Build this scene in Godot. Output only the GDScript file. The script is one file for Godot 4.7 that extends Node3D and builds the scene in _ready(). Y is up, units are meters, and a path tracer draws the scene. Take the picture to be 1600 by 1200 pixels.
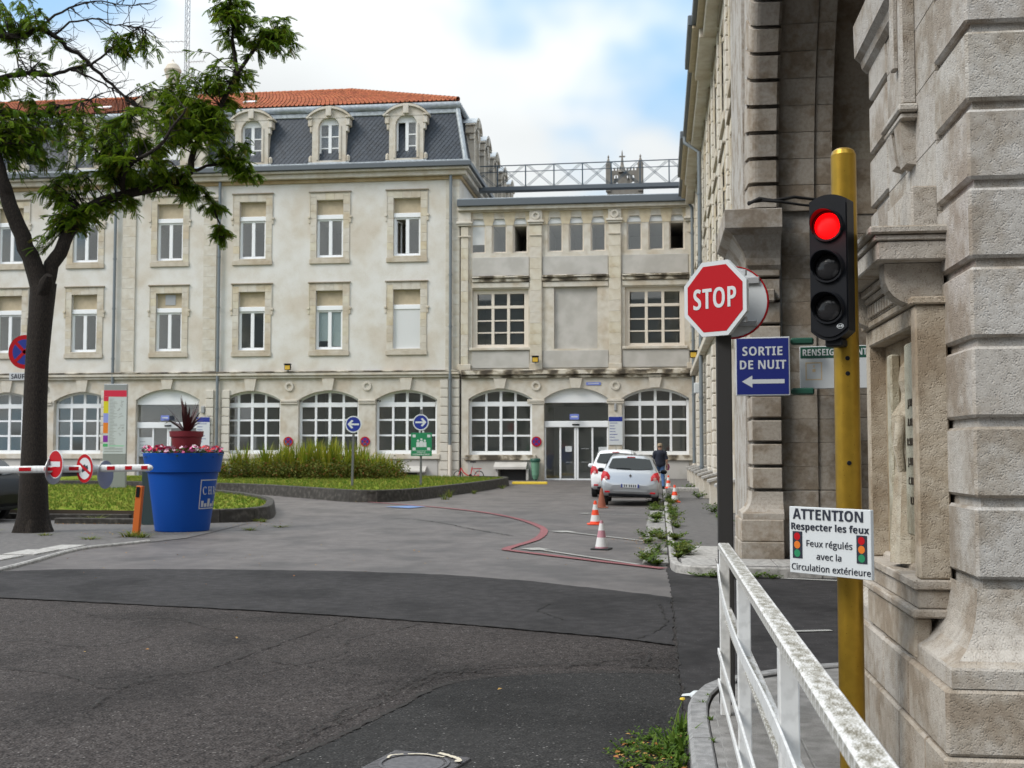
extends Node3D
# Hospital courtyard seen from the sidewalk beside a stone archway. y up, metres; the camera stands at the origin, -z runs towards the facade.

var M := {}
var taken := {}
var rng := RandomNumberGenerator.new()


# Collects triangles; quads and triangles turn themselves so that they face the hint.
class MB:
	var v := PackedVector3Array()
	var n := PackedVector3Array()
	var c := PackedColorArray()
	var uv := PackedVector2Array()
	var col := Color(1, 1, 1)
	var uo := Vector2.ZERO  # shifts the texture on this piece

	func t3(a: Vector3, b: Vector3, d: Vector3, o := Vector3.ZERO) -> void:
		var nn := (d - a).cross(b - a)
		if nn.length_squared() < 1e-16:
			return
		nn = nn.normalized()
		if o != Vector3.ZERO and nn.dot(o) < 0:
			nn = -nn
			v.append_array([a, d, b])
		else:
			v.append_array([a, b, d])
		n.append_array([nn, nn, nn])
		c.append_array([col, col, col])

	func tn(a: Vector3, b: Vector3, d: Vector3, na: Vector3, nb: Vector3, nd: Vector3) -> void:
		var nn := (d - a).cross(b - a)
		if nn.length_squared() < 1e-18:
			return
		if nn.dot(na + nb + nd) < 0:
			v.append_array([a, d, b])
			n.append_array([na, nd, nb])
		else:
			v.append_array([a, b, d])
			n.append_array([na, nb, nd])
		c.append_array([col, col, col])

	func q(a: Vector3, b: Vector3, d: Vector3, e: Vector3, o := Vector3.ZERO) -> void:
		t3(a, b, d, o)
		t3(a, d, e, o)

	func qn(a: Vector3, b: Vector3, d: Vector3, e: Vector3, na: Vector3, nb: Vector3, nd: Vector3, ne: Vector3) -> void:
		tn(a, b, d, na, nb, nd)
		tn(a, d, e, na, nd, ne)

	func box(ctr: Vector3, s: Vector3, bv := 0.0, B := Basis()) -> void:
		var h := s / 2
		var k := minf(bv, minf(h.x, minf(h.y, h.z)) * 0.9)
		for ax in 3:
			var u := (ax + 1) % 3
			var w := (ax + 2) % 3
			for sg in [-1.0, 1.0]:
				var p := []
				for st in [[-1, -1], [1, -1], [1, 1], [-1, 1]]:
					var r := Vector3()
					r[ax] = sg * h[ax]
					r[u] = st[0] * (h[u] - k)
					r[w] = st[1] * (h[w] - k)
					p.append(ctr + B * r)
				var o := Vector3()
				o[ax] = sg
				q(p[0], p[1], p[2], p[3], B * o)
		if k <= 0:
			return
		for ax in 3:
			var u := (ax + 1) % 3
			var w := (ax + 2) % 3
			for su in [-1.0, 1.0]:
				for sw in [-1.0, 1.0]:
					var p := []
					for e in [-1.0, 1.0]:
						var r1 := Vector3()
						r1[ax] = e * (h[ax] - k)
						r1[u] = su * h[u]
						r1[w] = sw * (h[w] - k)
						var r2 := r1
						r2[u] = su * (h[u] - k)
						r2[w] = sw * h[w]
						p.append(ctr + B * r1)
						p.append(ctr + B * r2)
					var o := Vector3()
					o[u] = su
					o[w] = sw
					q(p[0], p[1], p[3], p[2], B * o)
		for sx in [-1.0, 1.0]:
			for sy in [-1.0, 1.0]:
				for sz in [-1.0, 1.0]:
					var s3 := Vector3(sx, sy, sz)
					t3(ctr + B * (s3 * Vector3(h.x, h.y - k, h.z - k)), ctr + B * (s3 * Vector3(h.x - k, h.y, h.z - k)), ctr + B * (s3 * Vector3(h.x - k, h.y - k, h.z)), B * s3)

	# box by its two corners
	func bb(a: Vector3, b: Vector3, bv := 0.0) -> void:
		box((a + b) / 2, (b - a).abs(), bv)

	func prism(poly: PackedVector2Array, z0: float, z1: float, T := Transform3D(), caps := true) -> void:
		var m := poly.size()
		var ccw := 1.0
		var area := 0.0
		for i in m:
			area += poly[i].cross(poly[(i + 1) % m])
		if area < 0:
			ccw = -1.0
		for i in m:
			var a := poly[i]
			var b := poly[(i + 1) % m]
			var e := (b - a)
			var o := Vector3(e.y, -e.x, 0) * ccw
			q(T * Vector3(a.x, a.y, z0), T * Vector3(b.x, b.y, z0), T * Vector3(b.x, b.y, z1), T * Vector3(a.x, a.y, z1), T.basis * o)
		if caps:
			var ix := Geometry2D.triangulate_polygon(poly)
			for i in range(0, ix.size(), 3):
				for zz in [z0, z1]:
					t3(T * Vector3(poly[ix[i]].x, poly[ix[i]].y, zz), T * Vector3(poly[ix[i + 1]].x, poly[ix[i + 1]].y, zz), T * Vector3(poly[ix[i + 2]].x, poly[ix[i + 2]].y, zz), T.basis * Vector3(0, 0, signf(zz - (z0 + z1) / 2)))

	func tube(p: Array, r: Array, k := 8, cap := true) -> void:
		var m := p.size()
		var rings := []
		var ns := []
		var up := Vector3.UP
		var d0: Vector3 = (p[1] - p[0]).normalized()
		if absf(d0.dot(up)) > 0.9:
			up = Vector3.RIGHT
		for i in m:
			var d: Vector3 = (p[mini(i + 1, m - 1)] - p[maxi(i - 1, 0)]).normalized()
			var a := d.cross(up).normalized()
			var b := a.cross(d).normalized()
			up = b
			var ring := []
			var nr := []
			for j in k:
				var t := TAU * j / k
				var o := a * cos(t) + b * sin(t)
				nr.append(o)
				ring.append(p[i] + o * float(r[i]))
			rings.append(ring)
			ns.append(nr)
		for i in m - 1:
			for j in k:
				var j2 := (j + 1) % k
				qn(rings[i][j], rings[i][j2], rings[i + 1][j2], rings[i + 1][j], ns[i][j], ns[i][j2], ns[i + 1][j2], ns[i + 1][j])
		if cap:
			for j in k:
				t3(p[0], rings[0][j], rings[0][(j + 1) % k], p[0] - p[1])
				t3(p[m - 1], rings[m - 1][j], rings[m - 1][(j + 1) % k], p[m - 1] - p[m - 2])

	# profile of (radius, y) turned round y
	func lathe(prof: Array, k := 24, T := Transform3D(), a0 := 0.0, a1 := TAU) -> void:
		for i in prof.size() - 1:
			var p: Vector2 = prof[i]
			var r: Vector2 = prof[i + 1]
			var e := r - p
			var sn := Vector2(e.y, -e.x).normalized()
			for j in k:
				var t0 := lerpf(a0, a1, float(j) / k)
				var t1 := lerpf(a0, a1, float(j + 1) / k)
				var d0 := Vector3(cos(t0), 0, sin(t0))
				var d1 := Vector3(cos(t1), 0, sin(t1))
				var n0 := T.basis * (d0 * sn.x + Vector3.UP * sn.y)
				var n1 := T.basis * (d1 * sn.x + Vector3.UP * sn.y)
				qn(T * (d0 * p.x + Vector3.UP * p.y), T * (d1 * p.x + Vector3.UP * p.y), T * (d1 * r.x + Vector3.UP * r.y), T * (d0 * r.x + Vector3.UP * r.y), n0, n1, n1, n0)

	func disc(ctr: Vector3, r: float, nrm: Vector3, k := 24) -> void:
		var a := nrm.cross(Vector3.UP if absf(nrm.y) < 0.9 else Vector3.RIGHT).normalized()
		var b := a.cross(nrm)
		for j in k:
			t3(ctr, ctr + (a * cos(TAU * j / k) + b * sin(TAU * j / k)) * r, ctr + (a * cos(TAU * (j + 1) / k) + b * sin(TAU * (j + 1) / k)) * r, nrm)

	func mesh() -> ArrayMesh:
		var arr := []
		arr.resize(Mesh.ARRAY_MAX)
		arr[Mesh.ARRAY_VERTEX] = v
		arr[Mesh.ARRAY_NORMAL] = n
		arr[Mesh.ARRAY_COLOR] = c
		uv.resize(v.size())
		for i in range(0, v.size(), 3):
			var f := (v[i + 1] - v[i]).cross(v[i + 2] - v[i]).abs()
			var ax := f.max_axis_index()
			for k in 3:
				var p := v[i + k]
				uv[i + k] = (Vector2(p.z, p.y) if ax == 0 else Vector2(p.x, p.z) if ax == 1 else Vector2(p.x, p.y)) + uo
		arr[Mesh.ARRAY_TEX_UV] = uv
		arr[Mesh.ARRAY_TEX_UV2] = uv
		var am := ArrayMesh.new()
		am.add_surface_from_arrays(Mesh.PRIMITIVE_TRIANGLES, arr)
		return am


func put(m: Mesh, called: String, mat: Material, parent: Node = self, T := Transform3D()) -> MeshInstance3D:
	var o := MeshInstance3D.new()
	o.mesh = m
	o.name = called
	o.material_override = mat
	o.transform = T
	if parent == self:
		o.name = numbered(called)
	parent.add_child(o, true)
	return o


func add(m: MB, called: String, mat: Material, parent: Node = self, T := Transform3D()) -> MeshInstance3D:
	return put(m.mesh(), called, mat, parent, T)


func numbered(s: String) -> String:
	if not taken.has(s):
		taken[s] = 0
		return s
	taken[s] += 1
	return "%s_%03d" % [s, taken[s]]


func tag(o: Node, label: String, cat: String, group := "", kind := "") -> void:
	o.set_meta("label", label)
	o.set_meta("category", cat)
	if group:
		o.set_meta("group", group)
	if kind:
		o.set_meta("kind", kind)


func thing(called: String, label: String, cat: String, at := Vector3.ZERO, turn := 0.0, group := "") -> Node3D:
	var o := Node3D.new()
	o.name = numbered(called)
	add_child(o)
	o.position = at
	o.rotation_degrees.y = turn
	tag(o, label, cat, group)
	return o


func sub(called: String, parent: Node, T := Transform3D()) -> Node3D:
	var o := Node3D.new()
	o.name = called
	parent.add_child(o, true)
	o.transform = T
	return o


func at(x: float, y: float, z: float, turn := 0.0) -> Transform3D:
	return Transform3D(Basis(Vector3.UP, deg_to_rad(turn)), Vector3(x, y, z))


func lettering(s: String, cap: float, mat: Material, parent: Node, T: Transform3D, squeeze := 1.0, bold := true, serif := false, depth := 0.003, called := "lettering") -> MeshInstance3D:
	var f := SystemFont.new()
	f.font_names = PackedStringArray(["Droid Serif" if serif else "Droid Sans"])
	f.font_weight = 700 if bold else 400
	var t := TextMesh.new()
	t.text = s
	t.font = f
	t.font_size = 64
	t.pixel_size = cap / (64 * 0.714)
	t.depth = depth
	t.curve_step = 1.5
	var o := put(t, called, mat, parent, T)
	o.transform = T * Transform3D(Basis.from_scale(Vector3(squeeze, 1, 1)), Vector3.ZERO)
	return o


# ---------- textures and materials ----------
func lin(r: float, g: float, b: float) -> Color:
	return Color(r, g, b).linear_to_srgb()


func noise_bytes(size: int, freq: float, octaves: int, seed_: int, type := FastNoiseLite.TYPE_SIMPLEX_SMOOTH) -> PackedByteArray:
	var f := FastNoiseLite.new()
	f.noise_type = type
	f.seed = seed_
	f.frequency = freq
	f.fractal_type = FastNoiseLite.FRACTAL_FBM if octaves > 1 else FastNoiseLite.FRACTAL_NONE
	f.fractal_octaves = octaves
	var im := f.get_seamless_image(size, size, false, false, 0.2)
	im.convert(Image.FORMAT_L8)
	return im.get_data()


# layers: [freq, octaves, seed, weight]; ramp: [[t, Color linear], ...]
func tex(size: int, layers: Array, ramp: Array, speck := []) -> ImageTexture:
	var sum := PackedFloat32Array()
	sum.resize(size * size)
	var total := 0.0
	for l in layers:
		var b := noise_bytes(size, l[0], l[1], l[2])
		var w: float = l[3]
		total += w
		for i in sum.size():
			sum[i] += b[i] * w
	var lut := []
	for i in 256:
		var t := i / 255.0
		var k := 0
		while k < ramp.size() - 2 and t > ramp[k + 1][0]:
			k += 1
		var f := clampf((t - ramp[k][0]) / (ramp[k + 1][0] - ramp[k][0]), 0, 1)
		var cc: Color = ramp[k][1].lerp(ramp[k + 1][1], f)
		cc = cc.linear_to_srgb()
		lut.append([int(clampf(cc.r, 0, 1) * 255), int(clampf(cc.g, 0, 1) * 255), int(clampf(cc.b, 0, 1) * 255)])
	var out := PackedByteArray()
	out.resize(size * size * 3)
	for i in sum.size():
		var e = lut[clampi(int(sum[i] / total), 0, 255)]
		out[i * 3] = e[0]
		out[i * 3 + 1] = e[1]
		out[i * 3 + 2] = e[2]
	var im := Image.create_from_data(size, size, false, Image.FORMAT_RGB8, out)
	# small stones: [count, Color srgb a, Color srgb b, largest]
	for s in speck:
		for i in int(s[0]):
			var w := rng.randi_range(1, s[3])
			im.fill_rect(Rect2i(rng.randi_range(0, size - 4), rng.randi_range(0, size - 4), w, rng.randi_range(1, s[3])), (s[1] as Color).lerp(s[2], rng.randf()))
	return ImageTexture.create_from_image(im)


func mat(called: String, color: Color, rough := 0.8, metal := 0.0, t: Texture2D = null, scale := 1.0, bump: Texture2D = null, bump_cm := 0.0) -> StandardMaterial3D:
	var m := StandardMaterial3D.new()
	m.resource_name = called
	m.albedo_color = color
	m.roughness = rough
	m.metallic = metal
	m.vertex_color_use_as_albedo = true
	m.uv1_scale = Vector3.ONE * scale
	if t:
		m.albedo_texture = t
	if bump:
		m.heightmap_enabled = true
		m.heightmap_texture = bump
		m.heightmap_scale = bump_cm
	M[called] = m
	return m


func detail(m: StandardMaterial3D, t: Texture2D, scale: float) -> void:
	m.detail_enabled = true
	m.detail_albedo = t
	m.detail_blend_mode = BaseMaterial3D.BLEND_MODE_MUL
	m.detail_uv_layer = BaseMaterial3D.DETAIL_UV_2
	m.uv2_scale = Vector3.ONE * scale


func g(x: float) -> Color:
	return Color(x, x, x)


func make_materials() -> void:
	var blotch := tex(512, [[0.008, 4, 11, 1.0]], [[0.25, g(0.62)], [0.45, g(0.88)], [0.72, g(1.0)]])
	var blotch2 := tex(512, [[0.012, 5, 31, 1.0]], [[0.25, Color(0.88, 0.83, 0.755)], [0.42, Color(0.97, 0.955, 0.93)], [0.7, Color(1, 1, 1)]])
	var dirt := tex(512, [[0.01, 5, 77, 1.0]], [[0.3, Color(0.12, 0.105, 0.09)], [0.48, Color(0.45, 0.41, 0.35)], [0.58, Color(0.95, 0.93, 0.88)], [0.8, Color(1, 1, 1)]])
	var grain := tex(512, [[0.09, 3, 5, 0.6], [0.3, 2, 6, 0.6]], [[0.2, g(0.0)], [0.8, g(1.0)]])
	var soft := tex(256, [[0.03, 4, 8, 1.0]], [[0.2, g(0.0)], [0.8, g(1.0)]])
	# asphalt
	var as1 := tex(1024, [[0.14, 3, 21, 1.0], [0.03, 3, 23, 0.45]], [[0.25, Color(0.010, 0.009, 0.009)], [0.42, Color(0.035, 0.029, 0.027)], [0.55, Color(0.055, 0.047, 0.0445)], [0.75, Color(0.092, 0.083, 0.080)]], [[5200, lin(0.07, 0.065, 0.062), lin(0.15, 0.14, 0.135), 4], [1500, lin(0.15, 0.14, 0.13), lin(0.26, 0.24, 0.23), 4], [3000, lin(0.009, 0.008, 0.008), lin(0.018, 0.016, 0.016), 5]])
	var as2 := tex(1024, [[0.14, 3, 41, 1.0], [0.03, 3, 42, 0.4]], [[0.25, Color(0.013, 0.0127, 0.0123)], [0.5, Color(0.029, 0.028, 0.0275)], [0.75, Color(0.052, 0.050, 0.049)]], [[4200, lin(0.06, 0.058, 0.055), lin(0.12, 0.115, 0.11), 4], [900, lin(0.16, 0.155, 0.15), lin(0.36, 0.35, 0.34), 4], [1500, lin(0.010, 0.010, 0.009), lin(0.018, 0.017, 0.016), 4]])
	var as3 := tex(512, [[0.35, 2, 51, 1.0], [0.02, 3, 52, 0.6]], [[0.25, Color(0.022, 0.021, 0.0215)], [0.5, Color(0.038, 0.036, 0.037)], [0.75, Color(0.058, 0.055, 0.056)]], [[500, lin(0.12, 0.11, 0.11), lin(0.2, 0.2, 0.2), 2]])
	var as4 := tex(512, [[0.3, 2, 55, 0.7], [0.015, 4, 56, 1.0]], [[0.25, Color(0.080, 0.070, 0.066)], [0.5, Color(0.106, 0.094, 0.089)], [0.75, Color(0.134, 0.120, 0.114)]], [[500, lin(0.2, 0.19, 0.18), lin(0.3, 0.28, 0.26), 2]])
	for a in [["asphalt", as1, 0.33, 1.2], ["asphalt_smooth", as2, 0.36, 0.7], ["asphalt_dark", as3, 0.45, 0.0], ["asphalt_pale", as4, 0.3, 0.0]]:
		var m := mat(a[0], g(1.0), 0.85, 0, a[1], a[2], grain if a[3] > 0 else null, a[3])
		m.metallic_specular = 0.3
		if a[0] == "asphalt_pale":
			m.metallic_specular = 0.5
			m.roughness = 0.6
		detail(m, blotch, 0.13)
	var wa := tex(512, [[0.25, 2, 61, 1.0], [0.015, 4, 62, 1.1]], [[0.25, Color(0.075, 0.072, 0.071)], [0.5, Color(0.105, 0.10, 0.098)], [0.75, Color(0.14, 0.134, 0.13)]])
	mat("sidewalk", g(1.0), 0.9, 0, wa, 0.7)
	# stones
	var st1 := tex(512, [[0.012, 4, 71, 1.0], [0.2, 2, 72, 0.7]], [[0.25, Color(0.49, 0.45, 0.385)], [0.5, Color(0.56, 0.525, 0.465)], [0.75, Color(0.60, 0.575, 0.525)]])
	var pit := tex(1024, [[0.02, 4, 81, 0.7], [0.12, 3, 82, 1.0]], [[0.25, Color(0.30, 0.28, 0.255)], [0.45, Color(0.415, 0.395, 0.368)], [0.75, Color(0.475, 0.46, 0.435)]], [[900, lin(0.10, 0.085, 0.07), lin(0.2, 0.17, 0.14), 3], [350, lin(0.5, 0.46, 0.4), lin(0.55, 0.5, 0.46), 3]])
	var pitb := tex(512, [[0.25, 2, 91, 1.0], [0.06, 3, 92, 0.6]], [[0.3, g(0.0)], [0.45, g(0.8)], [0.7, g(1.0)]])
	var m1 := mat("limestone", g(1.0), 0.9, 0, st1, 0.3)
	detail(m1, blotch2, 0.09)
	var blotch3 := tex(512, [[0.010, 5, 33, 1.0], [0.05, 3, 34, 0.4]], [[0.28, Color(0.66, 0.60, 0.53)], [0.42, Color(0.86, 0.83, 0.79)], [0.55, Color(1, 1, 1)]])
	var m2 := mat("near_stone", g(1.0), 0.92, 0, pit, 0.8, pitb, 0.3)
	detail(m2, blotch3, 0.30)
	var m3 := mat("blackened_stone", g(1.0), 0.95, 0, st1, 0.35)
	detail(m3, dirt, 0.16)
	var pl := tex(512, [[0.015, 5, 101, 1.0], [0.15, 2, 102, 0.5]], [[0.25, Color(0.585, 0.56, 0.515)], [0.5, Color(0.625, 0.61, 0.58)], [0.75, Color(0.65, 0.642, 0.62)]])
	var m4 := mat("render_plaster", g(1.0), 0.92, 0, pl, 0.12)
	detail(m4, blotch2, 0.035)
	mat("cement", g(1.0), 0.95, 0, tex(256, [[0.03, 5, 111, 1.0]], [[0.3, Color(0.40, 0.385, 0.36)], [0.7, Color(0.47, 0.455, 0.43)]]), 0.1)
	mat("dark_concrete", g(1.0), 0.95, 0, tex(512, [[0.03, 5, 121, 1.0]], [[0.3, Color(0.030, 0.027, 0.023)], [0.6, Color(0.045, 0.041, 0.036)], [0.8, Color(0.075, 0.069, 0.06)]]), 0.3)
	mat("pale_concrete", g(1.0), 0.92, 0, tex(512, [[0.03, 5, 131, 1.0], [0.3, 2, 132, 0.5]], [[0.3, Color(0.24, 0.235, 0.225)], [0.5, Color(0.36, 0.35, 0.335)], [0.75, Color(0.46, 0.45, 0.43)]]), 0.6)
	mat("granite", g(1.0), 0.85, 0, tex(512, [[0.4, 2, 141, 1.0], [0.02, 3, 142, 0.5]], [[0.3, Color(0.16, 0.16, 0.162)], [0.5, Color(0.25, 0.25, 0.25)], [0.7, Color(0.36, 0.36, 0.36)]]), 1.2, grain, 0.2)
	mat("paving", g(1.0), 0.9, 0, tex(512, [[0.25, 2, 151, 1.0], [0.012, 4, 152, 1.0]], [[0.3, Color(0.15, 0.147, 0.14)], [0.5, Color(0.21, 0.205, 0.2)], [0.75, Color(0.285, 0.28, 0.27)]]), 0.9, grain, 0.2)
	# roofs
	mat("roof_tile", g(1.0), 0.9, 0, tex(512, [[0.04, 4, 161, 1.0], [0.3, 2, 162, 0.6]], [[0.25, Color(0.20, 0.062, 0.03)], [0.5, Color(0.40, 0.125, 0.052)], [0.75, Color(0.52, 0.19, 0.085)]]), 0.35)
	mat("slate", g(1.0), 0.55, 0, tex(256, [[0.06, 4, 171, 1.0]], [[0.25, Color(0.020, 0.030, 0.044)], [0.5, Color(0.034, 0.046, 0.064)], [0.75, Color(0.050, 0.064, 0.086)]]), 1.1)
	mat("zinc", lin(0.42, 0.46, 0.49), 0.5, 0.25, soft, 0.5)
	M.zinc.albedo_texture = tex(256, [[0.03, 4, 8, 1.0]], [[0.3, g(0.75)], [0.7, g(1.0)]])
	mat("dark_zinc", lin(0.10, 0.115, 0.13), 0.5, 0.2)
	mat("pipe_zinc", lin(0.16, 0.185, 0.205), 0.5, 0.15)
	# openings
	mat("white_pvc", lin(0.78, 0.80, 0.82), 0.4)
	mat("cream_paint", lin(0.66, 0.60, 0.52), 0.6)
	mat("beige_panel", lin(0.46, 0.385, 0.27), 0.8, 0, tex(256, [[0.02, 4, 181, 1.0]], [[0.3, g(0.88)], [0.7, g(1.0)]]), 0.4)
	mat("shutter_slats", lin(0.70, 0.71, 0.72), 0.6)
	mat("window_glass", Color(0.5, 0.55, 0.55, 0.03), 0.02)
	M.window_glass.transparency = BaseMaterial3D.TRANSPARENCY_ALPHA
	mat("blind", lin(0.38, 0.47, 0.48), 0.8)
	mat("room", lin(0.42, 0.40, 0.36), 0.95)
	# metals and paints
	mat("galvanised", lin(0.36, 0.37, 0.38), 0.45, 0.5)
	mat("grey_post", lin(0.13, 0.135, 0.14), 0.5, 0.3)
	mat("dark_post", lin(0.035, 0.034, 0.034), 0.55, 0.2)
	mat("bridge_steel", lin(0.035, 0.06, 0.085), 0.5, 0.3)
	mat("gold_paint", lin(0.40, 0.245, 0.028), 0.34, 0.7, tex(512, [[0.012, 3, 201, 1.0]], [[0.3, g(0.9)], [0.7, g(1.0)]], [[90, lin(0.25, 0.24, 0.2), lin(0.4, 0.36, 0.3), 3]]), 2.0)
	# lichen on the rails' upper faces: specks that crowd the middle of the 64 mm wide top, white paint left along its edges
	var rn := noise_bytes(1024, 0.09, 5, 211)
	var rn2 := noise_bytes(1024, 0.012, 3, 212)
	var rim := Image.create(128, 1024, false, Image.FORMAT_RGB8)
	for y in 1024:
		for x in 128:
			var c := absf(x - 60) / 64.0
			var k := (rn[y * 1024 + x] * 0.6 + rn2[y * 1024 + x] * 0.4) / 255.0 + 0.20 * smoothstep(0.45, 1.0, c) - 0.035
			var l := smoothstep(0.44, 0.70, k)
			rim.set_pixel(x, y, Color(0.15, 0.14, 0.105).lerp(Color(0.37, 0.36, 0.32), smoothstep(0.34, 0.50, k)).lerp(Color(0.66, 0.665, 0.665), l).linear_to_srgb())
	mat("mossy_white_paint", g(1.0), 0.5, 0, ImageTexture.create_from_image(rim), 1.0)
	M.mossy_white_paint.uv1_scale = Vector3(1 / 0.064, 0.98, 1)
	M.mossy_white_paint.uv1_offset = Vector3(0.5, 0, 0)
	mat("white_rail", lin(0.66, 0.67, 0.67), 0.5, 0, tex(256, [[0.05, 4, 215, 1.0]], [[0.25, g(0.84)], [0.45, g(0.96)], [0.8, g(1.0)]]), 1.2)
	mat("black_plastic", lin(0.007, 0.008, 0.011), 0.45)
	M.black_plastic.metallic_specular = 0.32
	mat("black_lens", lin(0.02, 0.02, 0.022), 0.15)
	mat("sign_white", lin(0.56, 0.59, 0.61), 0.5)
	M.sign_white.metallic_specular = 0.35
	mat("sign_red", lin(0.40, 0.006, 0.012), 0.45)
	M.sign_red.metallic_specular = 0.3
	mat("sign_blue", lin(0.012, 0.028, 0.24), 0.4)
	mat("plate_blue", lin(0.16, 0.21, 0.58), 0.5)
	mat("navy_sign", lin(0.008, 0.018, 0.17), 0.4)
	mat("sign_green", lin(0.012, 0.20, 0.085), 0.45)
	mat("deep_green", lin(0.008, 0.07, 0.045), 0.45)
	mat("ink", lin(0.012, 0.016, 0.03), 0.6)
	mat("amber", lin(0.60, 0.15, 0.008), 0.5)
	mat("yellow_paint", lin(0.72, 0.52, 0.05), 0.7)
	mat("road_white", lin(0.42, 0.42, 0.40), 0.85, 0, tex(512, [[0.12, 4, 221, 1.0]], [[0.3, g(0.3)], [0.5, g(0.85)], [0.7, g(1.0)]]), 1.0)
	mat("road_red", lin(0.30, 0.105, 0.115), 0.85, 0, tex(512, [[0.12, 4, 231, 1.0]], [[0.3, g(0.35)], [0.5, g(0.85)], [0.7, g(1.0)]]), 1.0)
	mat("road_blue", lin(0.12, 0.20, 0.38), 0.85)
	mat("crack", lin(0.022, 0.02, 0.018), 1.0)
	mat("orange_paint", lin(0.52, 0.115, 0.012), 0.5)
	mat("cone_orange", lin(0.80, 0.065, 0.015), 0.5)
	mat("cone_white", lin(0.62, 0.62, 0.62), 0.5)
	mat("cone_faded", lin(0.42, 0.20, 0.24), 0.7)
	mat("cone_dirty", lin(0.27, 0.085, 0.05), 0.8)
	mat("planter_blue", lin(0.003, 0.068, 0.36), 0.45)
	M.planter_blue.metallic_specular = 0.35
	mat("pot_red", lin(0.16, 0.010, 0.018), 0.5)
	mat("soil", lin(0.03, 0.022, 0.016), 1.0)
	mat("rubber", lin(0.018, 0.018, 0.019), 0.85)
	mat("silver_paint", lin(0.40, 0.425, 0.455), 0.35, 0.55)
	M.silver_paint.clearcoat_enabled = true
	M.silver_paint.clearcoat = 1.0
	M.silver_paint.clearcoat_roughness = 0.04
	mat("white_car_paint", lin(0.70, 0.72, 0.74), 0.35)
	M.white_car_paint.clearcoat_enabled = true
	mat("black_car_paint", lin(0.004, 0.004, 0.0045), 0.35)
	M.black_car_paint.metallic_specular = 0.3
	mat("car_glass", lin(0.010, 0.016, 0.018), 0.03)
	M.car_glass.metallic_specular = 0.42
	mat("tail_red", lin(0.45, 0.012, 0.02), 0.12)
	mat("tail_pink", lin(0.62, 0.30, 0.30), 0.12)
	mat("alloy", lin(0.4, 0.41, 0.42), 0.35, 0.8)
	mat("bicycle_red", lin(0.52, 0.01, 0.018), 0.3)
	mat("bark", g(1.0), 0.95, 0, tex(512, [[0.03, 4, 241, 0.7], [0.14, 3, 242, 0.8]], [[0.3, Color(0.008, 0.0055, 0.004)], [0.5, Color(0.026, 0.018, 0.013)], [0.7, Color(0.060, 0.045, 0.033)]]), 1.3, tex(512, [[0.06, 4, 243, 1.0]], [[0.3, g(0)], [0.7, g(1)]]), 3.0)
	M.bark.uv1_scale = Vector3(3.2, 0.7, 1)
	mat("leaf", g(1.0), 0.55)
	M.leaf.metallic_specular = 0.25
	M.leaf.backlight_enabled = true
	M.leaf.backlight = g(0.8)
	var lw := tex(512, [[0.02, 5, 251, 1.0], [0.25, 2, 252, 0.6]], [[0.25, Color(0.06, 0.105, 0.010)], [0.45, Color(0.10, 0.165, 0.014)], [0.62, Color(0.20, 0.20, 0.035)], [0.8, Color(0.32, 0.25, 0.09)]])
	mat("lawn", g(1.0), 0.95, 0, lw, 0.22)
	M.lawn.metallic_specular = 0.1
	mat("flower", g(1.0), 0.7)
	M.flower.backlight_enabled = true
	M.flower.backlight = g(0.3)
	mat("dry_leaf", g(1.0), 0.8)
	mat("skin", lin(0.42, 0.24, 0.17), 0.6)
	mat("hair", lin(0.05, 0.035, 0.025), 0.8)
	mat("navy_cloth", lin(0.010, 0.013, 0.026), 0.9)
	mat("jeans", lin(0.045, 0.10, 0.22), 0.9)
	mat("cap_cloth", lin(0.30, 0.23, 0.15), 0.9)
	mat("red_lamp", Color(0.3, 0.0, 0.0), 0.3)
	M.red_lamp.emission_enabled = true
	M.red_lamp.emission = Color(1.0, 0.02, 0.035)
	M.red_lamp.emission_operator = BaseMaterial3D.EMISSION_OP_MULTIPLY
	M.red_lamp.emission_texture = tex(256, [[0.14, 2, 261, 1.0]], [[0.3, g(0.35)], [0.5, g(0.8)], [0.7, g(1.0)]])
	M.red_lamp.uv1_scale = Vector3.ONE * 5.0
	M.red_lamp.emission_energy_multiplier = 1.6
	mat("floodlight_glass", lin(0.62, 0.40, 0.06), 0.2)


func make_light() -> void:
	var cam := Camera3D.new()
	cam.name = "camera"
	var att := CameraAttributesPhysical.new()
	att.frustum_focal_length = 27.0
	att.exposure_aperture = 5.6
	att.frustum_focus_distance = 6.2
	att.frustum_far = 1200
	cam.attributes = att
	cam.fov = rad_to_deg(2 * atan(600.0 / 1850.0))
	cam.far = 1200
	cam.near = 0.05
	cam.position = Vector3(0, 1.6, 0)
	cam.rotation_degrees = Vector3(rad_to_deg(atan(105.0 / 1850.0)), 7.07, 0)
	add_child(cam)
	cam.current = true
	var env := Environment.new()
	env.background_mode = Environment.BG_SKY
	env.tonemap_mode = Environment.TONE_MAPPER_LINEAR
	env.tonemap_exposure = 1.6
	env.sdfgi_enabled = true
	env.ssao_enabled = true
	env.ssil_enabled = true
	var sky := Sky.new()
	var ps := PanoramaSkyMaterial.new()
	ps.panorama = sky_image()
	sky.sky_material = ps
	env.sky = sky
	var we := WorldEnvironment.new()
	we.name = "world_environment"
	we.environment = env
	add_child(we)
	var sun := DirectionalLight3D.new()
	sun.name = "sun"
	sun.light_energy = 0.5
	sun.light_angular_distance = 24.0
	sun.light_color = Color(1.0, 0.975, 0.94)
	sun.shadow_enabled = true
	add_child(sun)
	sun.look_at_from_position(Vector3(-0.62, 0.70, 0.42) * 50, Vector3.ZERO)


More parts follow.
